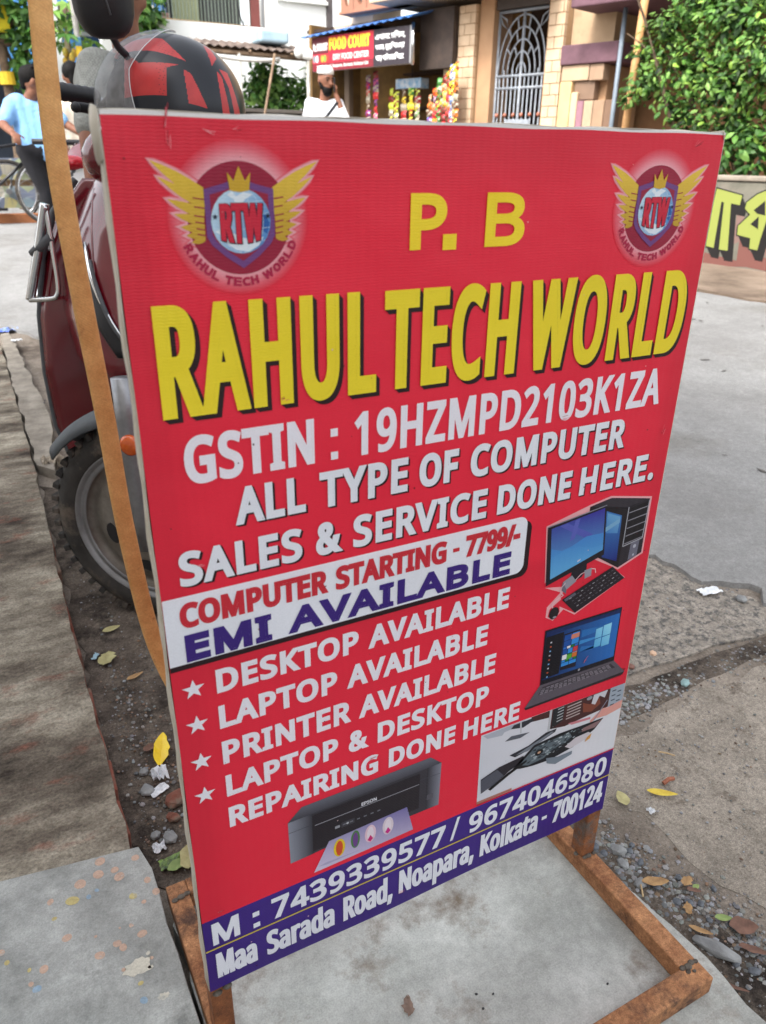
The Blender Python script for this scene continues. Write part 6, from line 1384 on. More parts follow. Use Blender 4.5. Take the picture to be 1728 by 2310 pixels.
fbox('wall', -4.698, -4.20, 7.55, 8.2, 1.93, 4.6, M_plas, hs_); fbox('wall', -4.698, -4.22, 7.56, 8.2, BZ, 1.745, M_plas2, hs_)
fbox('ledge', -4.705, -4.05, 7.40, 7.95, 1.75, 1.925, M_purp, hs_, .01)
# corner piers and stacked blocks below the ledge
for x0, x1, z0, z1, c in [(-4.69, -4.55, BZ, 1.60, (214, 180, 130)), (-4.545, -4.47, BZ, 1.5, (206, 178, 146)), (-4.465, -4.39, BZ, 1.42, (150, 110, 122)), (-4.385, -4.28, BZ, 1.42, (184, 158, 132)), (-4.275, -4.15, BZ, 1.42, (160, 132, 108)), (-4.145, -4.03, BZ, 1.42, (124, 98, 80))]:
    fbox('pier', x0, x1, 7.42+.03*(x0+4.7), 7.55, z0, z1, mat('pier_%d' % c[0], lin(*c), None, 6, .85), hs_)
fbox('block', -4.69, -4.37, 7.43, 7.55, 1.605, 1.745, mat('block_brown', lin(190, 162, 134), None, 6), hs_); fbox('block', -4.36, -4.2, 7.43, 7.55, 1.6, 1.745, mat('block_brown2', lin(164, 136, 112), None, 6), hs_); fbox('block', -4.54, -4.3, 7.46, 7.55, 1.43, 1.60, mat('block_brown3', lin(128, 104, 86), None, 6), hs_)
# porch to the right: recess with purple canopy, brown back wall
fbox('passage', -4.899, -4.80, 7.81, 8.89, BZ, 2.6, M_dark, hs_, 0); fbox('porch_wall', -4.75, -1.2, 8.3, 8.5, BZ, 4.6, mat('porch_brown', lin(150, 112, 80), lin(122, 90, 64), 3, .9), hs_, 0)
fbox('canopy', -4.44, -2.4, 7.1, 8.28, 2.19, 2.30, M_purp, hs_, .012); fbox('wall', -4.198, -1.2, 7.8, 8.2, 2.32, 4.6, M_plas, hs_)
q = MB(); q.tube([fp(-3.99, 7.35, BZ), fp(-3.99, 7.35, 2.18)], .022, 10); q.build('drain_pipe', mat('pipe_grey_blue', lin(122, 134, 146), None, 9, .5), hs_, smooth=True)
# canopy slab over gate and shop corner, upper storey, balcony parapet with oval holes
fbox('sunshade', -7.1, -4.75, 6.95, 7.9, 2.47, 2.56, mat('sunshade_cement', lin(206, 184, 156), lin(176, 156, 132), 5, .9), hs_, .012)
fbox('wall', -4.70, -4.2, 7.6, 8.2, 2.6, 4.6, M_plas, hs_, 0) if False else None
fbox('wall', -7.6, -4.90, 7.6, 8.0, 2.62, 4.9, M_plas, hs_); fbox('wall', -8.35, -7.605, 7.5, 8.0, 2.36, 4.9, mat('plaster_pale', lin(226, 206, 182), lin(208, 188, 164), 2, .9, bump=.002, bscale=60), hs_)
M_terra = mat('parapet_terracotta', lin(158, 112, 90), lin(140, 98, 78), 4, .85, bump=.002, bscale=60)
# parapet panels, each with one oval opening
for i in range(5):
    x0 = -7.95+i*.235; x1 = x0+.225; n = 28; cx, cz = (x0+x1)/2, 2.66
    outer = [(x0, 2.50), (x1, 2.50), (x1, 3.1), (x0, 3.1)]
    hole = [(cx+.05*math.cos(2*math.pi*k/n), cz+.115*math.sin(2*math.pi*k/n)) for k in range(n)]
    tr = tessellate_polygon([[Vector((x, z, 0)) for x, z in outer], [Vector((x, z, 0)) for x, z in hole]]); pts = outer+hole
    q = MB(); q.add([fp(x, 7.30, z) for x, z in pts], [tuple(t) for t in tr]); q.build('parapet_panel', M_terra, hs_, solid=.05)
fbox('parapet_back', -7.97, -6.8, 7.42, 7.46, 2.46, 3.1, mat('parapet_back_grey', lin(150, 154, 150), None, 6), hs_, 0); fbox('parapet_rail', -7.99, -6.78, 7.27, 7.45, 2.47, 2.50, M_terra, hs_);  # plain grey sheet behind the oval openings
# iron gate: bars below, fan of arcs above
gate = empty('gate', fp(-5.31, 7.56, BZ), RZ_FACADE, 'grey iron gate with arched fan pattern in the beige house', 'gate')
gx0, gx1, gb = -5.655, -4.97, 7.56; gcx = (gx0+gx1)/2
def gbar(name, pts, r_=.011): q = MB(); q.tube([fp(x, gb, z) for x, z in pts], r_, 8); return q.build(name, M_iron, gate, smooth=True)
for pts in ([(gx0+.012, BZ), (gx0+.012, 2.32)], [(gx1-.012, BZ), (gx1-.012, 2.32)], [(gx0, 2.31), (gx1, 2.31)], [(gx0, 1.70), (gx1, 1.70)], [(gx0, 1.58), (gx1, 1.58)], [(gx0, BZ+.1), (gx1, BZ+.1)], [(gx0, .95), (gx1, .95)]): gbar('gate_rail', pts, .015)
gbar('gate_mullion', [(gcx, BZ), (gcx, 2.30)], .016)
for i in range(1, 12):
    x = gx0+(gx1-gx0)*i/12
    if i != 6: gbar('gate_bar', [(x, BZ+.1), (x, 1.70 if i % 2 else 1.76)], .008)
for rr in (.06, .12, .185, .25, .315):
    gbar('gate_arc', [(gcx+rr*math.cos(t), 1.72+(rr*1.75)*math.sin(t)) for t in [math.pi*k/20 for k in range(21)]], .009)
for r0, r1, aa in [(.12, .185, .9), (.12, .185, 2.2), (.185, .25, .6), (.185, .25, 1.2), (.185, .25, 1.95), (.185, .25, 2.55), (.25, .315, .9), (.25, .315, 2.25), (.25, .315, 1.3), (.25, .315, 1.85)]:
    gbar('gate_strut', [(gcx+r0*math.cos(aa), 1.72+r0*1.75*math.sin(aa)), (gcx+r1*math.cos(aa), 1.72+r1*1.75*math.sin(aa))], .009)
for s_ in (-1, 1): gbar('gate_leaf', [(gcx+s_*.33, 2.29), (gcx+s_*.24, 2.24), (gcx+s_*.21, 2.14), (gcx+s_*.29, 2.2), (gcx+s_*.33, 2.29)], .008)
M_cop = mat('gate_rosette', lin(176, 112, 92), None, 9, .5)
for i in range(1, 12, 2):
    x = gx0+(gx1-gx0)*i/12; q = MB(); q.sphere(fp(x, gb-.01, 1.315), .022, 10, 8); q.build('rosette', M_cop, gate, smooth=True)
fbox('lock_plate', gcx-.16, gcx+.16, gb-.012, gb+.012, 1.18, 1.27, M_iron, gate)

# snack shop with its sign
shop = empty('shop', fp(-7.6, 7.6, BZ), RZ_FACADE, 'small open snack shop below the red food sign', 'shop')
M_shopin = mat('shop_wall', lin(132, 102, 58), lin(90, 70, 44), 3, .9)  # yellow-lit look of the interior is put into this wall colour
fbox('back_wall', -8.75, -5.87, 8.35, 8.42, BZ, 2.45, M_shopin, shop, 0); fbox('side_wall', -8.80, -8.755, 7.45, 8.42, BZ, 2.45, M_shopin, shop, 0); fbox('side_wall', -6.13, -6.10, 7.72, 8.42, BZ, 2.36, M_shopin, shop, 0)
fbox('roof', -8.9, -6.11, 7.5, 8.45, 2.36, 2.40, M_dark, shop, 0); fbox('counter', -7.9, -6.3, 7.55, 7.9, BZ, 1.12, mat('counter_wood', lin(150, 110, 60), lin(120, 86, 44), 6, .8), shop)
fbox('post', -8.06, -7.97, 7.42, 7.5, BZ, 2.3, mat('post_brown', lin(104, 88, 74), None, 6), shop); fbox('shelf', -7.7, -6.45, 8.15, 8.34, 1.45, 1.48, mat('shelf_dark', lin(70, 52, 40), None, 6), shop); fbox('shelf', -7.7, -6.45, 8.15, 8.34, 1.85, 1.88, mat('shelf_dark', lin(70, 52, 40), None, 6), shop)
fbox('fascia', -6.62, -6.11, 7.32, 7.40, 1.80, 2.40, mat('fascia_dark', lin(66, 54, 48), lin(48, 40, 36), 8), shop)
# blue corrugated tin edge above the sign
q = MB(); rows = []
for i in range(61):
    x = -8.4+1.98*i/60; rows.append([fp(x, 6.98, 2.225+.010*math.cos(i*math.pi/2)+.07*i/60), fp(x, 7.6, 2.37+.010*math.cos(i*math.pi/2)+.07*i/60)])
q.grid(rows); q.build('tin_roof', mat('tin_blue', lin(70, 120, 190), lin(54, 96, 160), 8, .5), shop, solid=.006)
# sign panel
fs = empty('shop_sign', fp(-7.39, 7.12, 1.84), RZ_FACADE, 'red and black food shop sign hung over the shop front', 'sign')
fbox('panel', -8.275, -6.505, 7.06, 7.12, 1.845, 2.225, mat('sign_panel_grey', lin(150, 150, 152), None, 9), fs, .01)
P2 = Print(); SR, SB = lin(184, 44, 60), lin(54, 48, 54)
P2.rect(0, 1180, 0, 385, SR, 0); P2.rect(1180, 1800, 0, 385, SB, 0); P2.rect(0, 1180, 0, 90, lin(120, 40, 50), .5); P2.rect(0, 330, 195, 385, lin(96, 40, 48), .5)
P2.text('FOOD COURT', 345, 1120, 225, 365, lin(236, 196, 60), 2, stem=28, space=1.08, shadow=(8, -8, lin(120, 20, 20))); P2.text('DRY FOOD CENTER', 420, 1100, 112, 180, lin(236, 220, 214), 2, stem=11)
P2.text('Ph.: 9748640777', 20, 315, 230, 320, lin(226, 220, 220), 2, stem=10); P2.text('Sarada Road, Noapara, Barasat, Kolkata-124', 90, 1090, 22, 70, lin(226, 214, 210), 2, stem=8)
for i, c in enumerate([(120, 130, 136), (196, 200, 206), (140, 60, 60), (206, 150, 60), (120, 150, 70), (170, 60, 50)]): P2.ell(40+i*54, 140, 30, 42, lin(*c), 1.5, 18)
for i, t in enumerate(['এখানে চিপস,', 'কেক, মুড়ি পাওয়া', 'যায় পাইকারি দরে']): P2.text(t, 1210+i*8, 1730-i*10, 268-i*112, 352-i*112, lin(226, 226, 226), 2, stem=14, font=FONT_BN)
MF = world_m(fs).inverted() @ FACM @ Matrix.Translation((-8.26, 7.055, 1.848)) @ Matrix(((.00096, 0, 0, 0), (0, 0, -.0012, 0), (0, .00097, 0, 0), (0, 0, 0, 1)))
P2.build('sign_print', attr_mat('sign_print', .5, .3), fs, MF, 'printed food shop sign face')
q = MB(); q.tube([fp(-6.50, 7.08, 1.83), fp(-6.50, 7.08, 2.25)], .022, 10); q.build('sign_edge', M_chr, fs, smooth=True)
# strips of snack packets hanging in the shop
def packet_strip(x, b, z1, n, cols, seed, wd=.085):
    n = int(n*1.4); cols = cols+[lin(160, 150, 130), lin(140, 40, 44), lin(90, 60, 40)]
    rnd = random.Random(seed); V, F, Cc = [], [], []
    for i in range(n):
        z = z1-i*.078; w = wd*rnd.uniform(.7, 1.1); c = rnd.choice(cols); c2 = rnd.choice(cols); tw = rnd.uniform(-.35, .35)
        for r_ in range(5):
            for k in range(4):
                u_, v_ = -1+2*k/3, r_/4; bul = .025*math.sin(math.pi*v_)*(1-.5*u_*u_); V.append(tuple(fp(x+u_*w/2, b-bul+tw*u_*w/2+rnd.uniform(-.004, .004), z-.082*v_)))
        k0 = len(V)-20
        for r_ in range(4):
            for k in range(3): F.append((k0+r_*4+k, k0+r_*4+k+1, k0+r_*4+k+5, k0+r_*4+k+4)); cc = c if (r_+k) % 3 else c2; Cc += [cc]*4
    me = bpy.data.meshes.new('packet_strip'); me.from_pydata(V, [], F); at = me.color_attributes.new('Col', 'FLOAT_COLOR', 'CORNER'); at.data.foreach_set('color', [y for c in Cc for y in (*c, 1)])
    o = link_mesh('packet_strip', me, attr_mat('packet_foil', .3, .5)); return o
pc = {'red': lin(196, 50, 50), 'yel': lin(226, 196, 60), 'gre': lin(70, 130, 60), 'ora': lin(226, 120, 40), 'blu': lin(90, 130, 200), 'pur': lin(120, 60, 120), 'whi': lin(220, 220, 224), 'lim': lin(190, 200, 70), 'pin': lin(206, 90, 130)}
for x, b, z1, n, cs, lab in [(-7.55, 7.38, 1.80, 10, 'pur red pur', 'purple and red strip of snack packets by the shop post'), (-7.41, 7.38, 1.84, 10, 'red pin pur', 'red and pink strip of snack packets hanging in the shop'), (-7.15, 7.40, 1.64, 8, 'yel lim', 'plain yellow strip of snack packets above the counter'), (-7.06, 7.40, 1.60, 8, 'yel yel lim', 'shorter yellow strip of snack packets above the counter'), (-6.93, 7.40, 1.62, 8, 'red yel', 'red and yellow strip of snack packets'), (-6.81, 7.40, 1.63, 8, 'lim yel gre', 'lime and green strip of snack packets'), (-6.70, 7.40, 1.62, 8, 'gre lim yel', 'green and yellow strip of snack packets'), (-6.40, 7.3, 1.54, 7, 'blu ora pur', 'orange and blue strip of snack packets beside the pilaster'), (-6.31, 7.28, 1.60, 8, 'pur red ora', 'purple and orange strip of snack packets beside the green strip'), (-6.23, 7.27, 1.70, 9, 'gre gre lim', 'green strip of snack packets beside the pilaster'), (-6.14, 7.25, 1.72, 9, 'ora red yel', 'orange and red strip of snack packets at the pilaster'), (-6.06, 7.24, 1.76, 10, 'ora red gre', 'orange strip of snack packets touching the pilaster'), (-5.99, 7.22, 1.82, 10, 'blu whi yel', 'blue and white strip of snack packets at the pilaster'), (-5.92, 7.2, 1.84, 10, 'yel yel ora', 'yellow and orange strip of snack packets along the pilaster edge')]:
    tag(packet_strip(x, b, z1, n, [pc[c] for c in cs.split()], int(-x*100)), lab, 'snack packets')
q = MB(); q.box(-7.14, -6.71, 7.45, 7.6, 1.63, 1.74, FACM); o = q.build('display_box', mat('box_blue', lin(96, 150, 190), lin(206, 210, 214), 16, .5), None, bevel=.008); tag(o, 'pale blue display box under the shop roof', 'box'); 
q = MB(); q.tube([fp(-6.92, 7.52, 1.735), fp(-6.92, 7.52, 2.362)], .006, 6); ob_ = q.build('hanger', M_blk, o)

# low painted wall on the far side, plants behind it
wl = empty('garden_wall', fp(-1.9, 6.05, .1), RZ_FACADE, 'low cement garden wall with painted letters', 'wall')
M_gw = mat('garden_wall_cement', lin(118, 115, 104), lin(92, 90, 80), 4, .9, bump=.003, bscale=50, c3=lin(120, 112, 102), c3amt=.2, c3scale=3)
fbox('wall', -3.4, 1.5, 6.0, 6.18, .0, .745, M_gw, wl, .01); fbox('coping', -3.42, 1.5, 5.985, 6.2, .748, .785, mat('coping_cement', lin(150, 140, 128), lin(120, 112, 102), 6, .95), wl, .01)
# letters: lime faces, black block shadow, red underpaint
W_ = Print(); LIME, SBK, URED, UPK = lin(136, 144, 74), lin(34, 32, 32), lin(112, 74, 68), lin(122, 98, 92)
L1 = [(-308, 691), (-107, 650), (-112, 583), (-180, 592), (-137, 254), (-206, 257), (-235, 596), (-256, 601), (-250, 266), (-315, 274), (-317, 598)]
L2 = [(54, 687), (0, 661), (-64, 604), (-68, 561), (-21, 521), (-94, 436), (-88, 374), (15, 357), (24, 283), (84, 276), (91, 363), (120, 600), (190, 640), (185, 700), (110, 690)]
W_.poly([(-340, 230), (-55, 187), (-63, 351), (67, 236), (300, 220), (320, 120), (31, 150), (-183, 135), (-340, 150)], URED, 0); W_.poly([(-120, 540), (-60, 560), (-60, 330), (-110, 300)], UPK, .4); W_.poly([(100, 420), (200, 420), (220, 230), (110, 250)], UPK, .4)
for l in (L1, L2):
    for k in range(1, 7): W_.poly([(x+9*k, y-13*k) for x, y in l], SBK, 1+.1*k)
    W_.poly(grow(l if area(l) > 0 else l[::-1], 9), SBK, 2); W_.poly(l, LIME, 3)
W_.poly([(-2, 553), (29, 530), (90, 521), (68, 622)], SBK, 3.5); W_.poly([(-6, 455), (59, 422), (45, 513)], SBK, 3.5)
MW = world_m(wl).inverted() @ FACM @ Matrix.Translation((-1.9, 5.9985, 0)) @ Matrix(((.001, 0, 0, 0), (0, 0, -.0004, 0), (0, .001, 0, 0), (0, 0, 0, 1)))
W_.build('painted_letters', attr_mat('wall_paint', .85, .2), wl, MW, 'lime green painted letters with black block shadow')

# ================================================================ PLANTS
def leaf_cloud(name, clumps, n, size, cols, parent, seed=1, aspect=.5, droop=.3, bias=.55):
    """leaf-sized blades spread through clumps (centre, radii), denser towards each clump's skin"""
    rnd = np.random.default_rng(seed); V, F, Cc = [], [], []
    w = np.array([c[1][0]*c[1][1]*c[1][2] for c in clumps])**.67; w = w/w.sum(); idx = rnd.choice(len(clumps), n, p=w)
    cols = np.array(cols)
    cl_tone = rnd.uniform(.75, 1.2, len(clumps))
    for t in range(n):
        c, r_ = clumps[idx[t]]; d = rnd.normal(size=3); d /= np.linalg.norm(d); rad = rnd.random()**(1-bias)
        p = np.array(c)+d*np.array(r_)*rad
        nrm = d*.5+np.array([rnd.normal()*.45-.15, rnd.normal()*.45-.25, .75+.3*rnd.normal()]); nrm /= np.linalg.norm(nrm)
        ax = rnd.normal(size=3)+d*.6; ax[2] -= droop; ax -= nrm*ax.dot(nrm); ax /= np.linalg.norm(ax); sd_ = np.cross(nrm, ax)
        L_ = size*rnd.uniform(.45, 1.45); wd = L_*aspect*.5; k = len(V)
        V += [p, p+ax*L_*.35+sd_*wd-nrm*L_*.04, p+ax*L_*.75+sd_*wd*.75-nrm*L_*.10, p+ax*L_-nrm*L_*.2, p+ax*L_*.75-sd_*wd*.75-nrm*L_*.10, p+ax*L_*.35-sd_*wd-nrm*L_*.04, p+ax*L_*.5+nrm*L_*.03]
        F += [(k, k+1, k+6), (k+1, k+2, k+6), (k+2, k+3, k+6), (k+3, k+4, k+6), (k+4, k+5, k+6), (k+5, k, k+6)]
        col = cols[rnd.integers(len(cols))]*cl_tone[idx[t]]*rnd.uniform(.6, 1.3); Cc.append(np.clip(col, 0, 1))
    inv = world_m(parent).inverted() if parent else Matrix.Identity(4); im = np.array(inv)
    V = np.array(V) @ im[:3, :3].T+im[:3, 3]
    me = bpy.data.meshes.new(name); me.from_pydata(V.tolist(), [], F)
    at = me.color_attributes.new('Col', 'FLOAT_COLOR', 'CORNER'); ca = np.ones((len(F)*3, 4)); ca[:, :3] = np.repeat(np.array(Cc), 18, axis=0); at.data.foreach_set('color', ca.ravel())
    return link_mesh(name, me, attr_mat('foliage', .5, .35, trans=.35), parent)
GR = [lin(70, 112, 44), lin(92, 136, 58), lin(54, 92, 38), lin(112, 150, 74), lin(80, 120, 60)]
GRL = [lin(110, 150, 66), lin(90, 132, 58), lin(130, 166, 84), lin(70, 112, 48)]
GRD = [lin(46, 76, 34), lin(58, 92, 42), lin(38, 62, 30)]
M_bark = mat('bark', lin(112, 94, 76), lin(80, 66, 54), 18, .95, bump=.006, bscale=30)
def limbs(parent, base, tips, r0, name='trunk', mid=.35):
    q = MB(); base = Vector(base)
    for t in tips:
        t = Vector(t); m_ = base.lerp(t, .5)+Vector((random.uniform(-1, 1)*.06, random.uniform(-1, 1)*.06, mid*.2)); P = smooth_path([base, m_, t], 5); q.tube(P, [r0*(1-.75*i/(len(P)-1)) for i in range(len(P))], 8)
    return q.build(name, M_bark, parent, smooth=True)
bush = empty('bush', fp(-2.3, 6.75, .1), RZ_FACADE, 'large bright green leafy bush behind the painted wall', 'bush')
cl = []
rb = random.Random(11)
def fcl(x, b, z, r): return (tuple(fp(x, b, z)), (r, r, r*.85))
for x, b, z, r in [(-3.35, 6.8, 1.5, .22), (-3.2, 6.8, 1.85, .26), (-2.9, 6.75, 2.1, .32), (-2.95, 6.8, 1.6, .34), (-2.6, 6.7, 1.9, .36), (-2.55, 6.7, 1.45, .36), (-2.2, 6.7, 2.15, .38), (-2.2, 6.65, 1.65, .4), (-1.8, 6.7, 2.0, .4), (-1.8, 6.65, 1.5, .4), (-1.4, 6.7, 1.9, .45), (-1.3, 6.7, 1.4, .45), (-.8, 6.7, 1.7, .5), (-2.9, 6.8, 1.2, .22), (-2.5, 6.75, 1.1, .3), (-2.1, 6.7, 1.15, .3), (-1.7, 6.7, 1.1, .32), (-1.2, 6.7, 1.0, .35), (-.6, 6.7, 1.1, .45), (-3.1, 6.8, 1.32, .16), (-2.7, 6.7, 2.4, .3), (-2.0, 6.7, 2.5, .35), (-3.45, 6.75, 1.72, .1), (-3.5, 6.75, 1.38, .09), (-3.05, 6.7, 2.35, .15)]: cl.append(fcl(x, b, z, r))
leaf_cloud('crown', cl, 12500, .058, GRL+GR+[lin(150, 186, 80), lin(140, 176, 96)], bush, 3)
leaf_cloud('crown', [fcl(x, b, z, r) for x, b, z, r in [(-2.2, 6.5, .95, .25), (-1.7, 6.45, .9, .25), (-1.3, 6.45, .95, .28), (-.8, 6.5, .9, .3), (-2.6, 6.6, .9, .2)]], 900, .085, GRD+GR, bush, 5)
leaf_cloud('crown', [(c, (r_[0]*.8, r_[1]*.8, r_[2]*.8)) for c, r_ in cl], 2600, .085, [lin(34, 58, 26), lin(44, 72, 32), lin(60, 92, 40)], bush, 9, bias=.1)  # inner leaves coloured darker to paint shaded depth into the bush
limbs(bush, fp(-2.1, 6.8, .12), [fp(-3.2, 6.8, 1.7), fp(-2.7, 6.75, 2.1), fp(-2.2, 6.7, 2.2), fp(-1.7, 6.7, 1.9), fp(-1.2, 6.7, 1.7), fp(-2.6, 6.75, 1.3), fp(-1.8, 6.7, 1.2)], .035)
q = MB(); q.tube(smooth_path([fp(-2.6, 6.9, .12), fp(-3.3, 6.7, 1.75), fp(-3.42, 6.62, 2.05), fp(-3.47, 6.6, 2.15)], 5), [.02]*5+[.01]*11, 6); q.tube([fp(-3.2, 6.75, 1.6), fp(-3.38, 6.65, 1.78), fp(-3.5, 6.6, 1.86)], [.008, .006, .003], 6); q.build('stem', M_bark, bush, smooth=True)
bam = MB(); bam.tube([fp(-3.62, 6.95, .12), fp(-3.60, 6.95, 1.2), fp(-3.55, 6.95, 3.0)], .035, 12); o = bam.build('bamboo_pole', mat('bamboo_tan', lin(196, 150, 100), lin(170, 124, 80), 8, .6), smooth=True); tag(o, 'tan bamboo pole standing beside the bush', 'pole')

# ================================================================ END OF THE STREET (faces the sign squarely)
def box(name, x0, x1, y0, y1, z0, z1, m, parent=None, bevel=.008, **k): q = MB(); q.box(x0, x1, y0, y1, z0, z1); return q.build(name, m, parent, bevel=bevel, **k)
G0 = .12
M_ww = mat('whitewash', lin(232, 234, 232), lin(222, 224, 222), 1.5, .9, spec=.2, bump=.002, bscale=40)
shed = empty('shed', (3.9, 12.3, G0), 0, 'white walled shed under the rusty tin awning', 'shed')
box('wall', 2.3, 5.35, 12.4, 12.6, G0, 2.62, M_ww, shed); 
awn = empty('awning', (3.8, 11.2, G0), 0, 'rusty tin awning on thin posts before the white shed', 'awning')
q = MB(); rows = []
for i in range(81):
    x = 2.55+2.3*i/80; w = .014*math.cos(i*math.pi/2); rows.append([Vector((x, 10.75, 2.17-.012*(x-2.55)+w)), Vector((x, 11.35, 2.28+w))])
q.grid(rows); q.build('tin_sheet', mat('tin_rusty', lin(110, 96, 88), lin(74, 62, 56), 5, .75, c3=lin(150, 140, 132), c3amt=.2, c3scale=2), awn, solid=.006)
M_bamb = mat('bamboo_grey', lin(140, 118, 96), lin(104, 86, 70), 8, .8)
for y, z in ((10.8, 2.10), (11.05, 2.155), (11.3, 2.21)):
    q = MB(); q.tube([(2.5, y, z+.01), (4.85, y, z-.02)], .03, 8); q.build('beam', M_bamb, awn, smooth=True)
for i, x in enumerate((2.7, 3.3, 3.9, 4.5)):
    q = MB(); q.tube([(x, 10.72, 2.115), (x, 11.33, 2.235)], .018, 8); q.build('rafter', M_bamb, awn, smooth=True)
for x, y, r in ((3.745, 10.8, .032), (2.7, 10.8, .03), (4.75, 10.8, .03)):
    q = MB(); q.tube([(x, y, G0), (x+.01, y, 2.09)], r, 10); q.build('post', mat('post_pale', lin(190, 190, 184), lin(160, 158, 152), 8, .8), awn, smooth=True)
q = MB(); q.tube([(3.72, 10.65, G0), (4.2, 10.62, 2.10)], .018, 8); o = q.build('bamboo_pole', M_bamb, smooth=True); tag(o, 'thin bamboo pole leaning against the rusty awning', 'pole')
q = MB(); rows = []
for i in range(9): rows.append([Vector((3.35+.12*i, 10.72, 2.07-.045*math.sin(math.pi*i/8))), Vector((3.35+.12*i, 10.74, 2.02-.03*math.sin(math.pi*i/8)))])
q.grid(rows); q.build('torn_sheet', M_ww, awn, smooth=True, solid=.004)
q = MB(); q.tube([(4.55, 10.6, 2.13), (4.75, 10.55, 2.10), (5.0, 10.5, 2.12)], [.06, .085, .08], 12); q.sphere((4.55, 10.6, 2.13), .075); o = q.build('rolled_sheet', M_ww, smooth=True); tag(o, 'rolled white plastic sheet at the awning end', 'sheet')
tk = box('water_tank', 4.12, 4.55, 10.95, 11.3, 2.26, 2.42, mat('tank_blue', lin(176, 200, 214), lin(150, 178, 196), 3, .6), None, .04, segs=4); tag(tk, 'pale blue tank box on the awning roof', 'tank')
lf = empty('low_fence', (4.2, 11.0, G0), 0, 'dark low fence wall below the white shed', 'fence'); box('wall', 2.2, 4.95, 10.95, 11.05, G0, 1.40, mat('fence_dark', lin(84, 82, 78), lin(60, 58, 56), 4, .9), lf); box('rail', 2.2, 4.95, 10.92, 11.08, 1.402, 1.45, mat('fence_rail', lin(110, 104, 98), None, 6), lf)
for nm, cs, n, lab, cols in [('bush', [((4.4, 11.3, 1.75), (.42, .2, .34)), ((4.15, 11.3, 1.6), (.3, .2, .25)), ((4.62, 11.3, 1.55), (.25, .2, .25)), ((4.4, 11.3, 1.4), (.4, .2, .2)), ((4.3, 11.3, 1.95), (.2, .15, .15))], 1500, 'round green bush under the awning beside the shop', GRL+GR), ('bush', [((3.35, 11.3, 1.55), (.18, .2, .2)), ((3.55, 11.3, 1.4), (.28, .2, .2)), ((3.75, 11.3, 1.6), (.13, .15, .15)), ((3.1, 11.3, 1.45), (.3, .2, .3))], 700, 'low green bush by the pale awning post', GRL+GR), ('bush', [((5.0, 11.3, 1.75), (.25, .2, .3)), ((5.05, 11.3, 1.45), (.25, .2, .3))], 500, 'green bush beside the shop post', GRL)]:
    c0 = cs[0][0]; b_ = empty(nm, (c0[0], c0[1], G0), 0, lab, 'bush'); leaf_cloud('crown', cs, n, .11, cols, b_, int(c0[0]*100)); limbs(b_, (c0[0], c0[1], G0), [c[0] for c in cs], .02)
# dark balcony house
bh = empty('house', (4.0, 13.8, G0), 0, 'dark balconied house with window grilles above the shed', 'house')
M_bd = mat('balcony_dark', lin(84, 86, 84), lin(62, 64, 62), 3, .9); M_bg = mat('balcony_green', lin(120, 140, 120), lin(96, 112, 98), 4, .9)
box('wall', 3.1, 5.05, 14.4, 14.6, G0, 6, M_bd, bh); box('balcony_floor', 3.05, 5.0, 13.3, 14.39, 2.48, 2.58, mat('balcony_slab', lin(130, 128, 120), None, 3), bh); box('wall', 3.1, 5.05, 13.9, 14.39, G0, 2.47, M_bd, bh)
for x0, x1, c in [(3.25, 3.75, (70, 116, 170)), (3.85, 4.3, (150, 156, 120)), (4.4, 4.8, (60, 64, 62))]:
    box('window', x0, x1, 14.34, 14.395, 2.62, 3.8, mat('win_%d' % c[0], lin(*c), None, 5, .6), bh)
for i in range(34):
    x = 3.08+i*.057; q = MB(); q.tube([(x, 13.36, 2.585), (x, 13.36, 3.45)], .007, 6); q.build('balcony_bar', mat('grille_paint', lin(120, 132, 120), None, 9), bh)
q = MB(); q.tube([(3.05, 13.36, 3.46), (5.0, 13.36, 3.46)], .015, 8); q.tube([(3.05, 13.36, 2.75), (5.0, 13.36, 2.75)], .012, 8); q.build('balcony_rail', mat('rail_ochre', lin(150, 124, 90), None, 9), bh, smooth=True)
box('pillar', 4.86, 5.0, 13.3, 13.42, 2.585, 6, mat('pillar_maroon', lin(116, 62, 58), None, 4), bh); box('pillar', 3.1, 3.22, 13.42, 13.54, 2.585, 6, M_bg, bh)
q = MB(); q.tube(smooth_path([(4.55, 13.2, 4.0), (4.6, 13.2, 3.0), (4.7, 13.2, 2.7), (4.78, 13.1, 2.5)], 4), .012, 6); q.build('cable', M_blk, bh, smooth=True)
wh = empty('house', (5.5, 13.2, G0), 0, 'tall plain whitewashed house beside the balconied house', 'house'); box('wall', 5.1, 5.95, 12.8, 13.6, G0, 6.5, M_ww, wh); box('pipe_chase', 5.955, 6.06, 12.78, 13.0, G0, 6.5, mat('chase_dark', lin(90, 84, 84), None, 5), wh)
for z in (3.05, 3.9): box('ledge', 5.09, 5.96, 12.74, 12.795, z, z+.05, M_ww, wh)
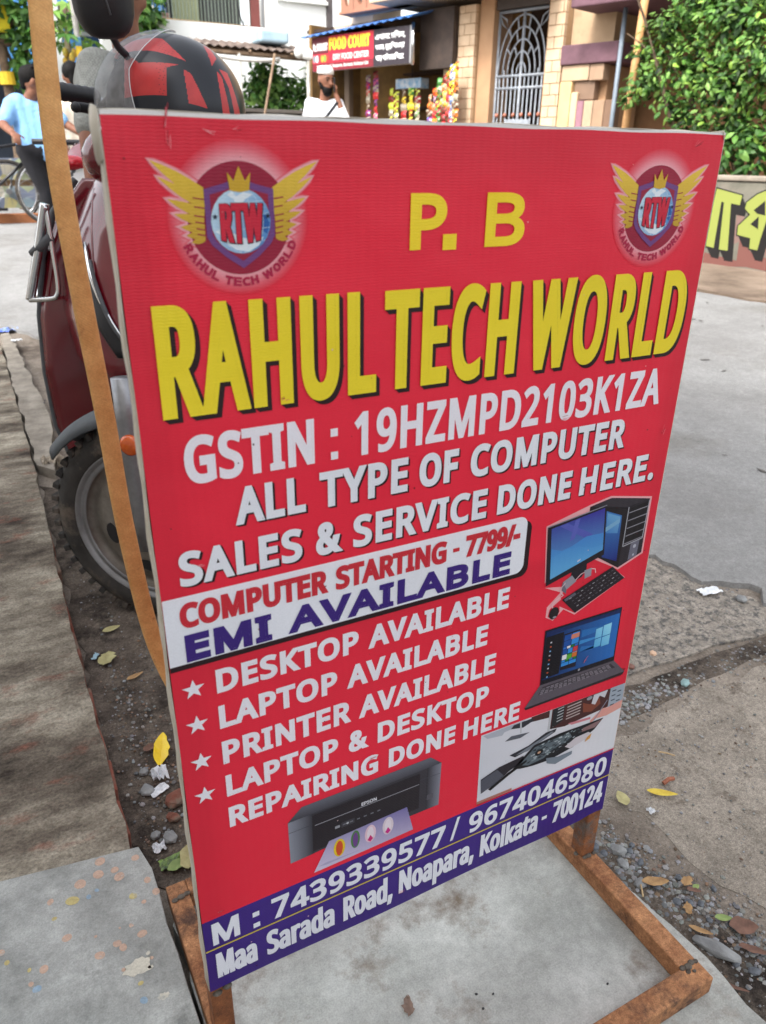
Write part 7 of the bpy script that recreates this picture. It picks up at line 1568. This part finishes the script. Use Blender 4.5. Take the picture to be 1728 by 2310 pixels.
# blue house on the left with white column
bl2 = empty('house', (2.2, 14.2, G0), 0, 'blue painted house behind the trees', 'house'); M_bl = mat('wall_blue', lin(84, 148, 206), lin(70, 130, 190), 1.6, .85, bump=.002, bscale=40)
box('wall', .2, 3.6, 14.0, 14.3, G0, 6.5, M_bl, bl2); box('column', 1.78, 1.93, 13.5, 13.65, G0, 6.5, M_ww, bl2); box('beam', 1.95, 3.6, 13.55, 13.98, 2.72, 2.86, mat('beam_taupe', lin(150, 120, 110), None, 4), bl2); box('plinth', .2, 3.6, 13.7, 13.98, G0, 1.5, mat('plinth_navy', lin(52, 60, 76), None, 3), bl2)
for x0, x1, z0, z1 in [(2.2, 2.75, 3.0, 3.9), (2.95, 3.4, 3.0, 3.9), (2.25, 2.7, 1.7, 2.5)]:
    box('window', x0, x1, 13.93, 13.995, z0, z1, mat('win_blue_dark', lin(50, 84, 130), None, 4, .3), bl2); box('window_frame', x0-.05, x1+.05, 13.95, 13.997, z1+.002, z1+.06, M_ww, bl2); box('window_frame', x0-.05, x1+.05, 13.95, 13.997, z0-.06, z0-.002, M_ww, bl2)
# trees
def tree(name, base, r0, clumps, n, size, cols, lab, seed, cat='tree', aspect=.5):
    t = empty(name, base, 0, lab, cat); leaf_cloud('crown', clumps, n, size, cols, t, seed, aspect)
    b = Vector(base); top = Vector(clumps[0][0]); q = MB(); fork = b.lerp(top, .7); P = smooth_path([b, b.lerp(fork, .5)+Vector((.03, .02, 0)), fork], 5); q.tube(P, [r0*(1-.4*i/(len(P)-1)) for i in range(len(P))], 10)
    for c, r_ in clumps: q.tube(smooth_path([fork, fork.lerp(Vector(c), .5)+Vector((0, 0, .05)), Vector(c)], 3), [r0*.5]*3+[r0*.25]*4, 6)
    q.build('trunk', M_bark, t, smooth=True); return t
tree('tree', (.86, 11.37, G0), .085, [((.9, 11.4, 2.9), (.6, .5, .5)), ((.6, 11.3, 2.6), (.5, .4, .4)), ((1.15, 11.3, 2.35), (.3, .3, .35)), ((1.1, 11.5, 3.4), (.7, .6, .5)), ((1.2, 11.4, 2.0), (.22, .2, .28)), ((.2, 11.4, 3.0), (.6, .5, .6)), ((1.02, 11.5, 1.8), (.16, .2, .2))], 3800, .12, GR, 'leafy tree with pale trunk by the blue house', 21)
tree('tree', (2.6, 12.4, G0), .06, [((2.85, 12.4, 3.0), (.42, .4, .45)), ((2.7, 12.3, 2.65), (.3, .3, .3)), ((3.05, 12.4, 2.5), (.2, .25, .25)), ((2.95, 12.5, 3.6), (.5, .4, .4))], 1800, .12, GRL+GR, 'light green tree between the blue house and the balcony', 22)
tree('tree', (.1, 12.6, G0), .09, [((.1, 12.6, 3.2), (.9, .6, .8)), ((-.6, 12.4, 2.6), (.7, .6, .6)), ((-.2, 12.4, 1.9), (.5, .5, .4)), ((.3, 12.5, 2.2), (.4, .4, .5))], 2600, .13, GRD+GR, 'dense dark tree left of the blue house', 23)
# papaya tree: rosette of long-stalked lobed leaves
pt = empty('papaya_tree', (1.62, 11.0, G0), 0, 'small papaya tree with drooping lobed leaves beside the banded pole', 'tree')
q = MB(); q.tube([(1.62, 11.0, G0), (1.63, 11.0, 1.2), (1.62, 11.0, 2.2)], [.05, .045, .035], 10); q.build('trunk', mat('papaya_bark', lin(140, 128, 106), None, 14, .9), pt, smooth=True)
V, F, Cc = [], [], []; rp = random.Random(4); qs = MB()
for i in range(24):
    a = i*2.4; el = R(rp.uniform(-10, 55)); ln = rp.uniform(.28, .45); p0 = Vector((1.62, 11.0, 2.12+rp.random()*.12)); d = Vector((math.cos(a)*math.cos(el), math.sin(a)*math.cos(el), math.sin(el))); p1 = p0+d*ln-Vector((0, 0, .06)); qs.tube([p0, p0.lerp(p1, .5)+Vector((0, 0, .03)), p1], .007, 5)
    hd = Vector((d.x, d.y, -.35)).normalized(); nr = Vector((0, 0, 1)); nr = (nr-hd*nr.dot(hd)).normalized(); sd_ = hd.cross(nr); c = random.choice(GRL)
    for k in range(7):
        t = R(-130+260*k/6); L_ = .2*(1-.25*abs(k-3)/3); dv = hd*math.cos(t)+sd_*math.sin(t); w = Vector(dv.cross(nr))*.035; k0 = len(V); tip = p1+dv*L_-Vector((0, 0, .05)); mid_ = p1+dv*L_*.55
        V += [p1, mid_+w*1.1, tip, mid_-w*1.1]; F.append((k0, k0+1, k0+2, k0+3)); Cc += [c]*4
qs.build('leaf_stalks', mat('stalk_green', lin(130, 150, 90), None, 9), pt, fix=False)
inv = world_m(pt).inverted(); me = bpy.data.meshes.new('crown'); me.from_pydata([tuple(inv @ v) for v in V], [], F); at = me.color_attributes.new('Col', 'FLOAT_COLOR', 'CORNER'); at.data.foreach_set('color', [y for c in Cc for y in (*c, 1)]); link_mesh('crown', me, attr_mat('foliage', .5, .35, trans=.35), pt)
q = MB()
for i in range(5): q.sphere((1.62+.06*math.cos(i*1.3), 10.96+.03*math.sin(i), 1.98-.05*(i % 3)), (.035, .035, .055), 8, 6)
q.build('fruit', mat('papaya_fruit', lin(190, 150, 60), lin(140, 140, 60), 9), pt, smooth=True)
# banded utility pole, yellow plate on the tree trunk
up_ = empty('utility_pole', (1.77, 10.6, G0), 0, 'thin grey pole with blue and yellow painted bands', 'pole')
q = MB(); q.tube([(1.70, 10.6, G0), (1.67, 10.6, 4.5)], .035, 10); q.build('pole', mat('pole_grey', lin(150, 148, 144), lin(124, 122, 118), 9, .8), up_, smooth=True)
for z0, z1, c in [(2.02, 2.11, (96, 160, 206)), (1.90, 2.02, (222, 186, 50)), (1.82, 1.90, (130, 180, 216))]:
    q = MB(); q.tube([(1.687, 10.6, z0), (1.686, 10.6, z1)], .037, 12); q.build('band', mat('band_%d' % c[0], lin(*c), None, 20), up_, smooth=True)
yp = box('plate', .78, 1.02, 11.26, 11.275, 2.18, 2.52, mat('plate_yellow', lin(226, 206, 30), None, 5, .6), None, .004); yp.rotation_euler = (0, 0, 0); tag(yp, 'bright yellow plate nailed to the pale tree trunk', 'sign')
q = MB(); q.tube([(.895, 11.33, 1.62), (.89, 11.33, 1.76)], .092, 12); o = q.build('trunk_band', mat('band_222', lin(222, 186, 50), None, 20)); tag(o, 'yellow band round the pale tree trunk', 'band')
# low brown kerb at the far road edge, and low wall whose dark colour stands for the shadows behind the people
kb2 = box('kerb', -4, 2.2, 9.0, 9.12, G0-.05, .26, mat('kerb_rust', lin(150, 96, 62), lin(120, 78, 52), 3, .9, bump=.004, bscale=30)); tag(kb2, 'rust brown kerb at the far road edge', 'kerb')
bw = box('shadow_wall', -4, 2.1, 12.9, 13.05, G0, 1.75, mat('wall_shadow_navy', lin(58, 66, 78), lin(44, 50, 60), 2, .9)); tag(bw, 'dark low wall standing in for the shadows behind the people', 'wall')
# unseen building added beside the plinth, its wall sized to shade the pavement
sb = empty('house', (-2.1, -1.2, -.2), RZ_FACADE+math.pi, 'unseen plain plastered building added to shade the pavement', 'house')
for nm, a0, a1, b0, b1, z0, z1 in [('wall', -4.5, 2.9, -2.7, -2.3, -.3, 6.1), ('cornice', -4.55, 2.95, -2.75, -2.1, 6.105, 6.25)]:
    q = MB(); q.box(-a1, -a0, b0, b1, z0, z1, FACM); q.build(nm, mat('shade_wall_plaster', lin(232, 228, 218), lin(222, 218, 208), 3, .9), sb)
